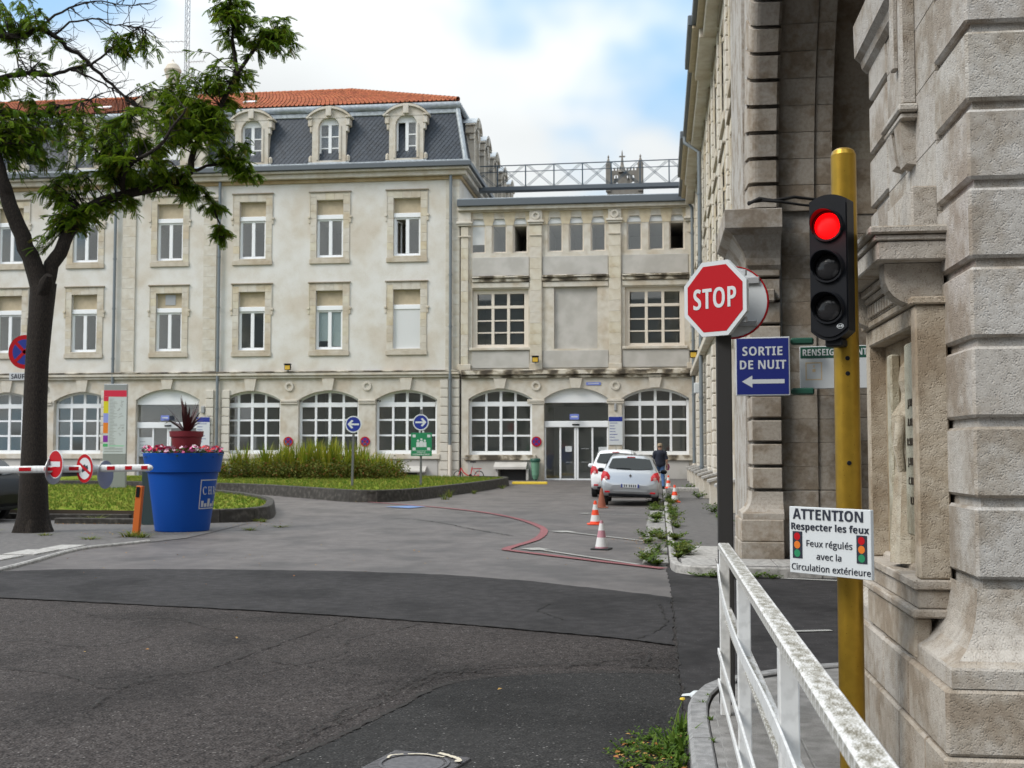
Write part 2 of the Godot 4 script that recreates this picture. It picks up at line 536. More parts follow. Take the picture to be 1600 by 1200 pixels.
func sky_image() -> ImageTexture:
	var w := 1024
	var h := 512
	var im := Image.create(w, h, false, Image.FORMAT_RGBF)
	var f := FastNoiseLite.new()
	f.seed = 7
	f.frequency = 0.9
	f.fractal_type = FastNoiseLite.FRACTAL_FBM
	f.fractal_octaves = 6
	f.fractal_gain = 0.55
	var f2 := FastNoiseLite.new()
	f2.seed = 19
	f2.frequency = 2.6
	f2.fractal_octaves = 4
	for j in h:
		var el := (0.5 - (j + 0.5) / h) * PI
		for i in w:
			var az := (float(i) + 0.5) / w * TAU
			var d := Vector3(sin(az) * cos(el), sin(el), -cos(az) * cos(el))
			if el < 0:
				im.set_pixel(i, j, Color(0.16, 0.15, 0.14))
				continue
			var p := Vector2(d.x, d.z) / (d.y + 0.30)
			var k := f.get_noise_2d(p.x * 0.95 + 11.7, p.y * 0.95 + 4.2)
			var cover := smoothstep(-0.36, -0.02, k)
			var up := sin(el)
			var blue := Color(0.29, 0.48, 0.60).lerp(Color(0.18, 0.36, 0.66), clampf(up * 1.6, 0, 1))
			var lum := lerpf(0.585, 1.36, smoothstep(0.2, 0.85, up)) + 0.10 * f2.get_noise_2d(p.x * 0.7, p.y * 0.7)
			var cloud := Color(0.955, 0.99, 1.0) * lum
			im.set_pixel(i, j, blue.lerp(cloud, cover * 0.9 + 0.1))
	return ImageTexture.create_from_image(im)


# ---------- walls and openings ----------
func arc_y(x: float, xa: float, xb: float, ys: float, yc: float) -> float:
	var hw := (xb - xa) / 2
	var hh := yc - ys
	var R := (hw * hw + hh * hh) / (2 * hh)
	var dx := x - (xa + xb) / 2
	return yc - R + sqrt(maxf(0, R * R - dx * dx))


# a wall in the plane z, facing +z; holes are [xa, xb, ya, yb] or [xa, xb, ya, spring, crown]
func wall(m: MB, x0: float, x1: float, y0: float, y1: float, z: float, holes: Array, depth: float) -> void:
	var xs := [x0, x1]
	var ys := [y0, y1]
	for hh in holes:
		xs.append_array([hh[0], hh[1]])
		ys.append_array([hh[2], hh[hh.size() - 1]])
	xs.sort()
	ys.sort()
	for i in xs.size() - 1:
		if xs[i + 1] - xs[i] < 1e-4:
			continue
		for j in ys.size() - 1:
			if ys[j + 1] - ys[j] < 1e-4:
				continue
			var cx: float = (xs[i] + xs[i + 1]) / 2
			var cy: float = (ys[j] + ys[j + 1]) / 2
			var inside := false
			for hh in holes:
				if cx > hh[0] and cx < hh[1] and cy > hh[2] and cy < hh[hh.size() - 1]:
					inside = true
			if not inside:
				m.q(Vector3(xs[i], ys[j], z), Vector3(xs[i + 1], ys[j], z), Vector3(xs[i + 1], ys[j + 1], z), Vector3(xs[i], ys[j + 1], z), Vector3.BACK)
	for hh in holes:
		var xa: float = hh[0]
		var xb: float = hh[1]
		var ya: float = hh[2]
		var yb: float = hh[3]
		var zb := z - depth
		m.q(Vector3(xa, ya, z), Vector3(xa, yb, z), Vector3(xa, yb, zb), Vector3(xa, ya, zb), Vector3.RIGHT)
		m.q(Vector3(xb, ya, z), Vector3(xb, yb, z), Vector3(xb, yb, zb), Vector3(xb, ya, zb), Vector3.LEFT)
		if ya > y0 + 0.001:
			m.q(Vector3(xa, ya, z), Vector3(xb, ya, z), Vector3(xb, ya, zb), Vector3(xa, ya, zb), Vector3.UP)
		if hh.size() == 4:
			m.q(Vector3(xa, yb, z), Vector3(xb, yb, z), Vector3(xb, yb, zb), Vector3(xa, yb, zb), Vector3.DOWN)
		else:
			var yc: float = hh[4]
			var k := 18
			for s in k:
				var a := lerpf(xa, xb, float(s) / k)
				var b := lerpf(xa, xb, float(s + 1) / k)
				var fa := arc_y(a, xa, xb, yb, yc)
				var fb := arc_y(b, xa, xb, yb, yc)
				m.q(Vector3(a, fa, z), Vector3(b, fb, z), Vector3(b, yc, z), Vector3(a, yc, z), Vector3.BACK)
				m.q(Vector3(a, fa, z), Vector3(b, fb, z), Vector3(b, fb, zb), Vector3(a, fa, zb), Vector3.DOWN)


func stone_tone(m: MB) -> void:
	var k := rng.randf_range(0.92, 1.05)
	var y := pow(rng.randf(), 2.0)
	m.uo = Vector2(rng.randf(), rng.randf()) * 9.0
	m.col = Color(k, k * lerpf(1.0, 0.94, y), k * lerpf(1.0, 0.80, y))


# the closed room behind an opening: five plain walls, lit only through the opening
func room(parent: Node, x0: float, x1: float, y0: float, y1: float, z: float, depth := 4.0) -> void:
	var m := MB.new()
	var e := z - depth
	m.q(Vector3(x0, y0, e), Vector3(x1, y0, e), Vector3(x1, y1, e), Vector3(x0, y1, e), Vector3.BACK)
	for s in [[x0, Vector3.RIGHT], [x1, Vector3.LEFT]]:
		m.q(Vector3(s[0], y0, z), Vector3(s[0], y1, z), Vector3(s[0], y1, e), Vector3(s[0], y0, e), s[1])
	for s in [[y0, Vector3.UP], [y1, Vector3.DOWN]]:
		m.q(Vector3(x0, s[0], z), Vector3(x1, s[0], z), Vector3(x1, s[0], e), Vector3(x0, s[0], e), s[1])
	add(m, "room_behind", M.room, parent)


# a double-glazed pane: two sheets, very slightly out of true
func pane(parent: Node, x0: float, x1: float, y0: float, y1: float, z: float) -> void:
	var m := MB.new()
	for d in [-0.011, 0.011]:
		m.box(Vector3(0, 0, d), Vector3(x1 - x0, y1 - y0, 0.006))
	var lean := Basis(Vector3.UP, rng.randf_range(-0.012, 0.012)) * Basis(Vector3.RIGHT, rng.randf_range(-0.01, 0.01))
	add(m, "pane", M.window_glass, parent, Transform3D(lean, Vector3((x0 + x1) / 2, (y0 + y1) / 2, z)))


# an upper-floor window: stone surround, beige infill, roller box and a two-leaf frame. w, h: opening; origin at the middle of its foot, wall plane at z = 0
func upper_window(parent: Node, xc: float, yb: float, z: float, h: float, kind: String) -> void:
	var w := sub("window", parent, at(xc, yb, z))
	var m := MB.new()
	var hw := 0.78
	for s in [-1.0, 1.0]:
		var y := -0.1
		while y < h + 0.3:
			var e := minf(y + rng.randf_range(0.38, 0.5), h + 0.42)
			stone_tone(m)
			m.bb(Vector3(s * hw, y + 0.006, -0.05), Vector3(s * (hw + 0.36), e, 0.045), 0.008)
			y = e
		stone_tone(m)
		m.bb(Vector3(s * (hw + 0.361), h * 0.68, -0.05), Vector3(s * (hw + 0.5), h * 0.68 + 0.12, 0.10), 0.01)
		m.bb(Vector3(s * (hw + 0.361), h * 0.60, -0.05), Vector3(s * (hw + 0.46), h * 0.68 - 0.003, 0.06), 0.01)
		m.bb(Vector3(s * (hw + 0.361), h * 0.70, -0.05), Vector3(s * (hw + 0.40), h + 0.42, 0.06))
	for k in 3:
		stone_tone(m)
		m.bb(Vector3(lerpf(-hw, hw, k / 3.0), h, -0.05), Vector3(lerpf(-hw, hw, (k + 1) / 3.0) - 0.006, h + 0.419, 0.044), 0.006)
	m.col = Color(0.55, 0.52, 0.48)
	m.bb(Vector3(-hw - 0.46, h + 0.421, -0.05), Vector3(hw + 0.46, h + 0.50, 0.12), 0.02)
	m.col = Color(0.88, 0.85, 0.8)
	m.bb(Vector3(-hw - 0.40, -0.36, -0.05), Vector3(hw + 0.40, -0.105, 0.09), 0.015)
	m.bb(Vector3(-hw, -0.10, -0.30), Vector3(hw, -0.003, 0.07), 0.01)
	add(m, "surround", M.limestone, w)
	var m2 := MB.new()
	m2.bb(Vector3(-hw, h * 0.745, -0.24), Vector3(hw, h, -0.20))
	add(m2, "infill_panel", M.beige_panel, w)
	if kind == "vent":
		var gm := MB.new()
		gm.bb(Vector3(-0.3, h * 0.80, -0.199), Vector3(0.32, h * 0.80 + 0.6, -0.17), 0.01)
		add(gm, "vent_grille", M.galvanised, w)
	var m3 := MB.new()
	m3.bb(Vector3(-hw, h * 0.665, -0.24), Vector3(hw, h * 0.745 - 0.004, -0.06), 0.02)
	add(m3, "roller_box", M.white_pvc, w)
	var ht := h * 0.665 - 0.004
	if kind == "shutter":
		var m4 := MB.new()
		var k := 22
		for i in k:
			var y0 := ht * i / k
			m4.q(Vector3(-hw, y0, -0.12), Vector3(hw, y0, -0.12), Vector3(hw, y0 + ht / k, -0.10), Vector3(-hw, y0 + ht / k, -0.10), Vector3.BACK)
			m4.q(Vector3(-hw, y0 + ht / k, -0.12), Vector3(hw, y0 + ht / k, -0.12), Vector3(hw, y0 + ht / k, -0.10), Vector3(-hw, y0 + ht / k, -0.10), Vector3.UP)
		add(m4, "roller_shutter", M.shutter_slats, w)
		return
	var fm := MB.new()
	fm.bb(Vector3(-hw, 0, -0.24), Vector3(-hw + 0.13, ht, -0.14), 0.012)
	fm.bb(Vector3(hw - 0.13, 0, -0.24), Vector3(hw, ht, -0.14), 0.012)
	fm.bb(Vector3(-hw + 0.131, 0, -0.24), Vector3(hw - 0.131, 0.15, -0.14), 0.012)
	fm.bb(Vector3(-hw + 0.131, ht - 0.09, -0.24), Vector3(hw - 0.131, ht, -0.14), 0.012)
	fm.bb(Vector3(-0.10, 0.151, -0.235), Vector3(0.10, ht - 0.091, -0.13), 0.012)
	add(fm, "frame", M.white_pvc, w)
	room(w, -hw, hw, 0, ht, -0.25)
	if kind == "open":
		var om := MB.new()
		for b in [[0.0, 0.08, 0.0, ht - 0.3], [0.57, 0.65, 0.0, ht - 0.3], [0.081, 0.569, 0.0, 0.08], [0.081, 0.569, ht - 0.38, ht - 0.3]]:
			om.bb(Vector3(b[0], b[2] + 0.16, -0.03), Vector3(b[1], b[3] + 0.16, 0.03))
		add(om, "open_leaf", M.white_pvc, w, at(-hw + 0.13, 0, -0.2, 75))
		pane(w, 0.101, hw - 0.131, 0.151, ht - 0.091, -0.19)
		return
	if kind == "blind":
		for s in [-1.0, 1.0]:
			var bm := MB.new()
			bm.bb(Vector3(s * 0.09, 0.5 if s < 0 else 0.2, -0.23), Vector3(s * 0.64, ht - 0.08, -0.225))
			add(bm, "blind", M.blind, w)
	pane(w, -hw + 0.131, -0.101, 0.151, ht - 0.091, -0.19)
	pane(w, 0.101, hw - 0.131, 0.151, ht - 0.091, -0.19)


# a large arched ground-floor window of 4 x 4 panes; origin at the middle of its foot
func arched_window(parent: Node, xc: float, y0: float, z: float, wd: float, spring: float, crown: float, filled_first := false) -> void:
	var w := sub("window", parent, at(xc, 0, z))
	var hw := wd / 2
	room(w, -hw, hw, y0 + 0.01, crown, -0.44, 5.0)
	var fm := MB.new()
	var zf := -0.30
	var zb := -0.38
	var fr := 0.14
	fm.bb(Vector3(-hw, y0, zb), Vector3(-hw + fr, spring, zf), 0.01)
	fm.bb(Vector3(hw - fr, y0, zb), Vector3(hw, spring, zf), 0.01)
	fm.bb(Vector3(-hw + fr, y0, zb), Vector3(hw - fr, y0 + 0.2, zf), 0.01)
	var k := 20
	for s in k:
		var a := lerpf(-hw, hw, float(s) / k)
		var b := lerpf(-hw, hw, float(s + 1) / k)
		var fa := arc_y(a, -hw, hw, spring, crown)
		var fb := arc_y(b, -hw, hw, spring, crown)
		fm.q(Vector3(a, fa, zf), Vector3(b, fb, zf), Vector3(b, fb - 0.13, zf), Vector3(a, fa - 0.13, zf), Vector3.BACK)
		fm.q(Vector3(a, fa - 0.13, zf), Vector3(b, fb - 0.13, zf), Vector3(b, fb - 0.13, zb), Vector3(a, fa - 0.13, zb), Vector3.DOWN)
	var colw := (wd - 2 * fr) / 4
	for i in 3:
		var x := -hw + fr + colw * (i + 1)
		var t := 0.13 if i != 1 else 0.15
		fm.bb(Vector3(x - t / 2, y0 + 0.2, zb), Vector3(x + t / 2, arc_y(x, -hw, hw, spring, crown) - 0.12, zf + 0.012), 0.01)
	var tr := spring - 0.28
	fm.bb(Vector3(-hw + fr, tr - 0.13, zb), Vector3(hw - fr, tr + 0.13, zf + 0.02), 0.01)
	var r1 := tr - 0.13 - (tr - 0.13 - y0 - 0.2) * 0.30
	var r2 := tr - 0.13 - (tr - 0.13 - y0 - 0.2) * 0.655
	for y in [r1, r2]:
		fm.bb(Vector3(-hw + fr, y - 0.05, zb), Vector3(hw - fr, y + 0.05, zf - 0.012))
	add(fm, "frame", M.white_pvc, w)
	for i in 4:
		var xa := -hw + fr + colw * i + 0.07
		var xb := xa + colw - 0.14
		for rr in [[y0 + 0.2, r2 - 0.05], [r2 + 0.05, r1 - 0.05], [r1 + 0.05, tr - 0.13]]:
			pane(w, xa, xb, rr[0], rr[1], -0.345)
		var p := PackedVector2Array([Vector2(xa, tr + 0.13), Vector2(xb, tr + 0.13)])
		for s in 5:
			var x := lerpf(xb, xa, s / 4.0)
			p.append(Vector2(x, arc_y(x, -hw, hw, spring, crown) - 0.12))
		var pm := MB.new()
		pm.prism(p, -0.353, -0.347)
		pm.prism(p, -0.335, -0.329)
		if filled_first and i == 0:
			add(pm, "blank_panel", M.white_pvc, w)
		else:
			add(pm, "pane", M.window_glass, w)


# a dormer with an arched stone front; origin at the middle of its foot, front plane at z = 0
func dormer(parent: Node, T: Transform3D, open := false, glazed := true) -> void:
	var w := sub("dormer", parent, T)
	var m := MB.new()
	var ow := 0.60
	var sp := 2.15
	var cr := 2.62
	wall(m, -0.98, 0.98, 0.0, 2.66, 0.0, [[-ow, ow, 0.12, sp, cr]], 0.35)
	for s in [-1.0, 1.0]:
		m.q(Vector3(s * 0.98, 0, 0), Vector3(s * 0.98, 2.66, 0), Vector3(s * 0.98, 2.66, -0.5), Vector3(s * 0.98, 0, -0.5), Vector3(s, 0, 0))
		m.bb(Vector3(s * 0.98, 2.10, -0.5), Vector3(s * 1.22, 2.52, 0.06), 0.03)
		m.bb(Vector3(s * 0.983, 2.525, -0.5), Vector3(s * 1.34, 2.64, 0.14), 0.03)
		m.bb(Vector3(s * 0.983, 1.75, -0.3), Vector3(s * 1.12, 2.095, 0.03), 0.04)
		m.bb(Vector3(s * 0.981, 0.0, -0.4), Vector3(s * 1.2, 0.45, 0.02), 0.1)
		m.bb(Vector3(s * 0.601, 0.14, 0.0), Vector3(s * 0.72, 2.1, 0.05), 0.015)
	var k := 14
	for i in k:
		var t0 := lerpf(-1.26, 1.26, float(i) / k)
		var t1 := lerpf(-1.26, 1.26, float(i + 1) / k)
		var f0 := arc_y(t0, -1.26, 1.26, 2.66, 3.22)
		var f1 := arc_y(t1, -1.26, 1.26, 2.66, 3.22)
		m.q(Vector3(t0, 2.55, 0.02), Vector3(t1, 2.55, 0.02), Vector3(t1, f1 - 0.1, 0.02), Vector3(t0, f0 - 0.1, 0.02), Vector3.BACK)
		m.q(Vector3(t0, f0 - 0.14, 0.16), Vector3(t1, f1 - 0.14, 0.16), Vector3(t1, f1, 0.16), Vector3(t0, f0, 0.16), Vector3.BACK)
		m.q(Vector3(t0, f0 - 0.14, 0.16), Vector3(t1, f1 - 0.14, 0.16), Vector3(t1, f1 - 0.14, 0.0), Vector3(t0, f0 - 0.14, 0.0), Vector3.DOWN)
	m.bb(Vector3(-0.16, 2.64, 0.0), Vector3(0.16, 3.16, 0.19), 0.02)
	add(m, "stone_front", M.limestone, w)
	var zm := MB.new()
	for i in k:
		var t0 := lerpf(-1.27, 1.27, float(i) / k)
		var t1 := lerpf(-1.27, 1.27, float(i + 1) / k)
		var f0 := arc_y(t0, -1.27, 1.27, 2.665, 3.225)
		var f1 := arc_y(t1, -1.27, 1.27, 2.665, 3.225)
		zm.q(Vector3(t0, f0 + 0.01, 0.17), Vector3(t1, f1 + 0.01, 0.17), Vector3(t1, f1 + 0.01, -1.3), Vector3(t0, f0 + 0.01, -1.3), Vector3.UP)
	for s in [-1.0, 1.0]:
		zm.q(Vector3(s * 0.96, 0, -0.5), Vector3(s * 0.96, 2.66, -0.5), Vector3(s * 0.96, 2.66, -1.3), Vector3(s * 0.96, 0.0, -1.3), Vector3(s, 0, 0))
	zm.bb(Vector3(-1.2, -0.12, -0.2), Vector3(1.2, 0.0, 0.12), 0.04)
	add(zm, "zinc_cover", M.zinc, w)
	if not glazed:
		pane(w, -ow, ow, 0.12, cr, -0.33)
		room(w, -ow, ow, 0.12, cr, -0.36, 3.0)
		return
	var fm := MB.new()
	for b in [[-ow, -ow + 0.1, 0.12, 2.2], [ow - 0.1, ow, 0.12, 2.2], [-0.09, 0.09, 0.12, 2.2], [-ow + 0.1, -0.09, 0.12, 0.22], [0.09, ow - 0.1, 0.12, 0.22], [-ow, ow, 2.2, 2.6]]:
		if open and b[0] == -ow + 0.1:
			continue
		fm.bb(Vector3(b[0] + 0.001, b[2], -0.30), Vector3(b[1] - 0.001, b[3], -0.22))
	for s in [-1.0, 1.0]:
		if open and s < 0:
			continue
		for y in [0.87, 1.53]:
			fm.bb(Vector3(s * 0.091, y - 0.03, -0.28), Vector3(s * (ow - 0.101), y + 0.03, -0.235))
	add(fm, "frame", M.white_pvc, w)
	for s in [-1.0, 1.0]:
		if open and s < 0:
			continue
		for r in [[0.22, 0.84], [0.90, 1.50], [1.56, 2.2]]:
			pane(w, minf(s * 0.09, s * (ow - 0.1)), maxf(s * 0.09, s * (ow - 0.1)), r[0], r[1], -0.26)
	room(w, -ow, ow, 0.12, 2.4, -0.36, 3.5)


# sliding entrance doors under a white arched panel; origin at the middle of the threshold
func entrance(parent: Node, xc: float, z: float, wd: float, spring: float, crown: float) -> void:
	var w := sub("entrance_door", parent, at(xc, 0, z))
	var hw := wd / 2
	var p := PackedVector2Array([Vector2(-hw, 4.28), Vector2(hw, 4.28)])
	for s in 17:
		var x := lerpf(hw, -hw, s / 16.0)
		p.append(Vector2(x, arc_y(x, -hw, hw, spring, crown)))
	var am := MB.new()
	am.prism(p, -0.32, -0.22)
	add(am, "arched_panel", M.white_pvc, w)
	var fm := MB.new()
	fm.bb(Vector3(-hw, 2.92, -0.40), Vector3(hw, 3.26, -0.18), 0.02)
	fm.bb(Vector3(-hw, 0, -0.36), Vector3(-hw + 0.09, 2.919, -0.24), 0.01)
	fm.bb(Vector3(hw - 0.09, 0, -0.36), Vector3(hw, 2.919, -0.24), 0.01)
	var q := wd / 4
	for x in [-q, q]:
		fm.bb(Vector3(x - 0.05, 0, -0.36), Vector3(x + 0.05, 2.919, -0.26), 0.01)
	fm.bb(Vector3(-0.12, 0, -0.38), Vector3(-0.01, 2.919, -0.28), 0.01)
	fm.bb(Vector3(0.01, 0, -0.38), Vector3(0.12, 2.919, -0.28), 0.01)
	for i in 4:
		var xa: float = [-hw + 0.091, -q + 0.051, 0.121, q + 0.051][i]
		var xb: float = [-q - 0.051, -0.121, q - 0.051, hw - 0.091][i]
		fm.bb(Vector3(xa, 0.01, -0.35), Vector3(xb, 0.10, -0.28))
		pane(w, xa, xb, 0.10, 2.919, -0.32)
	add(fm, "frame", M.white_pvc, w)
	pane(w, -hw, hw, 3.27, 4.275, -0.30)
	room(w, -hw, hw, 0.02, 4.28, -0.44, 6.0)
	var sm := MB.new()
	sm.bb(Vector3(-0.22, 3.02, -0.179), Vector3(0.18, 3.10, -0.13), 0.015)
	add(sm, "motion_sensor", M.black_plastic, w)
	var nm := MB.new()
	for r in [[-1.0 * q + 0.3, -0.25, 1.72, 1.76], [0.25, q - 0.2, 1.72, 1.76], [-q + 0.3, -0.25, 0.98, 1.01], [0.25, q - 0.2, 0.98, 1.01]]:
		nm.bb(Vector3(r[0], r[2], -0.312), Vector3(r[1], r[3], -0.308))
	add(nm, "safety_strip", M.galvanised, w)


func notice(called: String, label: String, x: float, y: float, z: float, wd: float, h: float, band: Material, lines: int) -> void:
	var o := thing(called, label, "sign", Vector3(x, y, z))
	var m := MB.new()
	m.box(Vector3.ZERO, Vector3(wd, h, 0.03), 0.004)
	add(m, "plate", M.sign_white if lines > 0 else M.plate_blue, o)
	if lines == 0:
		var s := MB.new()
		s.bb(Vector3(-wd * 0.36, -h * 0.08, 0.016), Vector3(wd * 0.36, h * 0.16, 0.0175))
		add(s, "pale_strip", M.sign_white, o)
	if band:
		var b := MB.new()
		b.box(Vector3(0, h * 0.41, 0.017), Vector3(wd * 0.98, h * 0.16, 0.004))
		add(b, "heading_band", band, o)
	if lines > 0:
		var t := MB.new()
		for i in lines:
			var y0 := h * 0.26 - h * 0.7 * i / lines
			t.bb(Vector3(-wd * 0.42, y0, 0.016), Vector3(-wd * 0.42 + wd * rng.randf_range(0.35, 0.8), y0 + h * 0.018, 0.018))
		add(t, "text_lines", M.sign_blue if band else M.ink, o)


func downpipe(x: float, z: float, top: float, foot: float, label: String, kick := 0.0) -> void:
	var o := thing("downpipe", label, "pipe", Vector3(x, 0, z), 0, "zinc downpipes on the hospital walls")
	var m := MB.new()
	m.tube([Vector3(kick, top + 0.5, kick * 0.5), Vector3(kick, top + 0.25, kick * 0.5), Vector3(0, top - 0.25, 0), Vector3(0, foot, 0)], [0.085, 0.085, 0.085, 0.085], 10)
	add(m, "pipe", M.pipe_zinc, o)
	var y := foot + 0.8
	while y < top - 0.5:
		var r := MB.new()
		r.lathe([Vector2(0.087, y), Vector2(0.11, y), Vector2(0.11, y + 0.08), Vector2(0.087, y + 0.08)], 10)
		add(r, "pipe_collar", M.pipe_zinc, o)
		y += 2.9
	if foot > 0.5:
		var w := MB.new()
		w.tube([Vector3(0, 0.0, 0), Vector3(0, foot + 0.05, 0)], [0.1, 0.1], 10)
		add(w, "pipe_foot", M.cream_paint, o)


func floodlight(x: float, y: float, z: float, label: String) -> void:
	var o := thing("floodlight", label, "lamp", Vector3(x, y, z), 0, "small floodlights above the string course")
	var m := MB.new()
	m.box(Vector3(0, 0.22, 0.16), Vector3(0.36, 0.34, 0.16), 0.03)
	m.bb(Vector3(-0.2, 0.36, 0.05), Vector3(0.2, 0.42, 0.3), 0.02)
	add(m, "housing", M.black_plastic, o)
	var gm := MB.new()
	gm.box(Vector3(0, 0.2, 0.245), Vector3(0.29, 0.24, 0.012), 0.004)
	add(gm, "lens", M.floodlight_glass, o)
	var b := MB.new()
	b.bb(Vector3(-0.03, -0.02, 0.03), Vector3(0.03, 0.06, 0.16))
	add(b, "bracket", M.galvanised, o)


# roofs: a field of overlapping tiles between two eave points and two ridge points
func tiled(m: MB, a: Vector3, b: Vector3, d: Vector3, e: Vector3, cols: int, rows: int, bulge: float) -> void:
	var up := (b - a).cross(e - a).normalized()
	if up.y < 0:
		up = -up
	for i in cols:
		var u0 := float(i) / cols
		var u1 := float(i + 1) / cols
		for j in rows:
			var v0 := float(j) / rows
			var v1 := float(j + 1) / rows
			var k := rng.randf_range(0.62, 1.1)
			m.col = Color(k, k * rng.randf_range(0.88, 1.05), k)
			var pts := []
			for s in [0.0, 0.25, 0.5, 1.0]:
				var uu := lerpf(u0, u1, s)
				var hgt: float = bulge * [0.0, 1.0, 0.0, 0.0][[0.0, 0.25, 0.5, 1.0].find(s)]
				pts.append([a.lerp(b, uu).lerp(e.lerp(d, uu), v0) + up * (hgt + 0.03), a.lerp(b, uu).lerp(e.lerp(d, uu), v1) + up * (hgt * 0.8)])
			for s in 3:
				m.q(pts[s][0], pts[s + 1][0], pts[s + 1][1], pts[s][1], up)


func slated(m: MB, a: Vector3, b: Vector3, d: Vector3, e: Vector3, s: float) -> void:
	# diamond slates, each tipped a little away from the one below
	var ex := (b - a)
	var ey := (e - a)
	var out := ex.cross(ey).normalized()
	if out.y < 0:
		out = -out
	var nx := int(ex.length() / s)
	var ny := int(ey.length() / (s * 0.5))
	for j in ny + 1:
		for i in nx + 1:
			var u := (i + (0.5 if j % 2 else 0.0)) / nx
			var v := float(j) / ny
			if u > 1.0:
				continue
			var c := a.lerp(b, u).lerp(e.lerp(d, u), v)
			var rx := ex.normalized() * s * 0.49
			var ry := ey.normalized() * s * 0.49
			var k := rng.randf_range(0.7, 1.25)
			m.col = Color(k, k, k)
			var tilt := out * rng.randf_range(0.014, 0.026)
			m.q(c - ry + tilt, c + rx + tilt * 0.5, c + ry, c - rx + tilt * 0.5, out)


func main_building() -> void:
	var o := thing("hospital_building", "long pale hospital block with orange tiled mansard roof, slates and arched dormers", "building", Vector3(0, 0, -65))
	var cols := [-37.8, -33.15, -28.0, -23.05, -18.5, -14.03]
	var x0 := -47.0
	var x1 := -11.0
	var holes_up := []
	var holes_low := []
	for x in cols + [-42.3]:
		holes_up.append([x - 0.78, x + 0.78, 7.35, 10.70])
		holes_up.append([x - 0.78, x + 0.78, 12.60, 15.90])
		if x == -28.0:
			holes_low.append([x - 1.9, x + 1.9, 0.0, 4.55, 5.15])
		else:
			holes_low.append([x - 1.75, x + 1.75, 1.45, 4.50, 5.02])
	var m := MB.new()
	wall(m, x0, x1, 6.0, 17.3, 0, holes_up, 0.32)
	m.q(Vector3(x1, 0, 0), Vector3(x1, 17.3, 0), Vector3(x1, 17.3, -24), Vector3(x1, 0, -24), Vector3.RIGHT)
	m.q(Vector3(x0, 0, 0), Vector3(x0, 17.3, 0), Vector3(x0, 17.3, -16), Vector3(x0, 0, -16), Vector3.LEFT)
	add(m, "upper_wall", M.render_plaster, o)
	var lw := MB.new()
	wall(lw, x0, x1, 0.0, 6.0, 0.02, holes_low, 0.45)
	add(lw, "ground_floor_wall", M.limestone, o)
	var bk := MB.new()
	bk.q(Vector3(x0, 0, -16), Vector3(x1, 0, -16), Vector3(x1, 21.4, -16), Vector3(x0, 21.4, -16), Vector3.FORWARD)
	add(bk, "rear_wall", M.render_plaster, o)
	var kinds2 := {-37.8: "dark", -33.15: "dark", -28.0: "vent", -23.05: "dark", -18.5: "blind", -14.03: "shutter"}
	for x in cols:
		upper_window(o, x, 7.35, 0, 3.35, kinds2[x])
		upper_window(o, x, 12.60, 0, 3.30, "open" if x == -14.03 else "plain")
		if x != -28.0:
			arched_window(o, x, 1.45, 0, 3.5, 4.50, 5.02, x == -14.03)
	entrance(o, -28.0, 0, 3.8, 4.55, 5.15)
	# keystones, imposts, roundels, sills
	for x in cols:
		var ks := MB.new()
		ks.prism(PackedVector2Array([Vector2(-0.24, 5.03 if x != -28.0 else 5.16), Vector2(0.24, 5.03 if x != -28.0 else 5.16), Vector2(0.36, 5.70), Vector2(-0.36, 5.70)]), 0.0, 0.14)
		add(ks, "keystone", M.limestone, o, at(x, 0, 0.02))
		if x == -28.0:
			continue
		var sl := MB.new()
		sl.bb(Vector3(-1.95, 1.16, 0.02), Vector3(1.95, 1.45, 0.17), 0.02)
		add(sl, "sill", M.limestone, o, at(x, 0, 0))
		var pl := MB.new()
		pl.bb(Vector3(-1.8, 0.0, 0.02), Vector3(1.8, 1.155, 0.06), 0.01)
		add(pl, "apron_panel", M.cement, o, at(x, 0, 0))
		var gr := MB.new()
		gr.bb(Vector3(-1.25, 0.0, 0.06), Vector3(0.65, 0.42, 0.09))
		add(gr, "cellar_grille", M.dark_post, o, at(x, 0, 0))
		var hd := MB.new()
		hd.prism(PackedVector2Array([Vector2(0.06, 0.44), Vector2(0.55, 0.44), Vector2(0.55, 0.52), Vector2(0.06, 0.78)]), -1.5, 0.9, Transform3D(Basis(Vector3.UP, deg_to_rad(-90)), Vector3(x - 0.3, 0, 0)))
		add(hd, "cellar_hood", M.cement, o)
	for x in [-20.78, -16.27, -35.5]:
		var r := MB.new()
		var prof := [Vector2(0.13, 0.0), Vector2(0.15, 0.07), Vector2(0.25, 0.07), Vector2(0.28, 0.0)]
		r.lathe(prof, 20, Transform3D(Basis(Vector3.RIGHT, PI / 2), Vector3(0, 5.25, 0.02)))
		add(r, "roundel", M.limestone, o, at(x, 0, 0))
		var im := MB.new()
		im.bb(Vector3(-0.5, 4.25, 0.02), Vector3(0.5, 4.36, 0.09), 0.02)
		im.bb(Vector3(-0.5, 4.37, 0.02), Vector3(0.5, 4.50, 0.12), 0.02)
		add(im, "impost", M.limestone, o, at(x, 0, 0))
	# string course
	var sc := MB.new()
	sc.bb(Vector3(x0, 5.72, 0.02), Vector3(x1, 5.86, 0.16), 0.02)
	sc.bb(Vector3(x0, 5.865, 0.02), Vector3(x1, 6.04, 0.26), 0.03)
	add(sc, "string_course", M.limestone, o)
	var sc2 := MB.new()
	sc2.bb(Vector3(x0, 6.043, 0.0), Vector3(x1, 6.12, 0.29), 0.02)
	add(sc2, "string_course_capping", M.blackened_stone, o)
	# quoin strips beside the downpipes and pilasters on the centre bay
	var qm := MB.new()
	qm.box(Vector3.ZERO, Vector3(0.46, 0.475, 0.12), 0.02)
	var qmesh := qm.mesh()
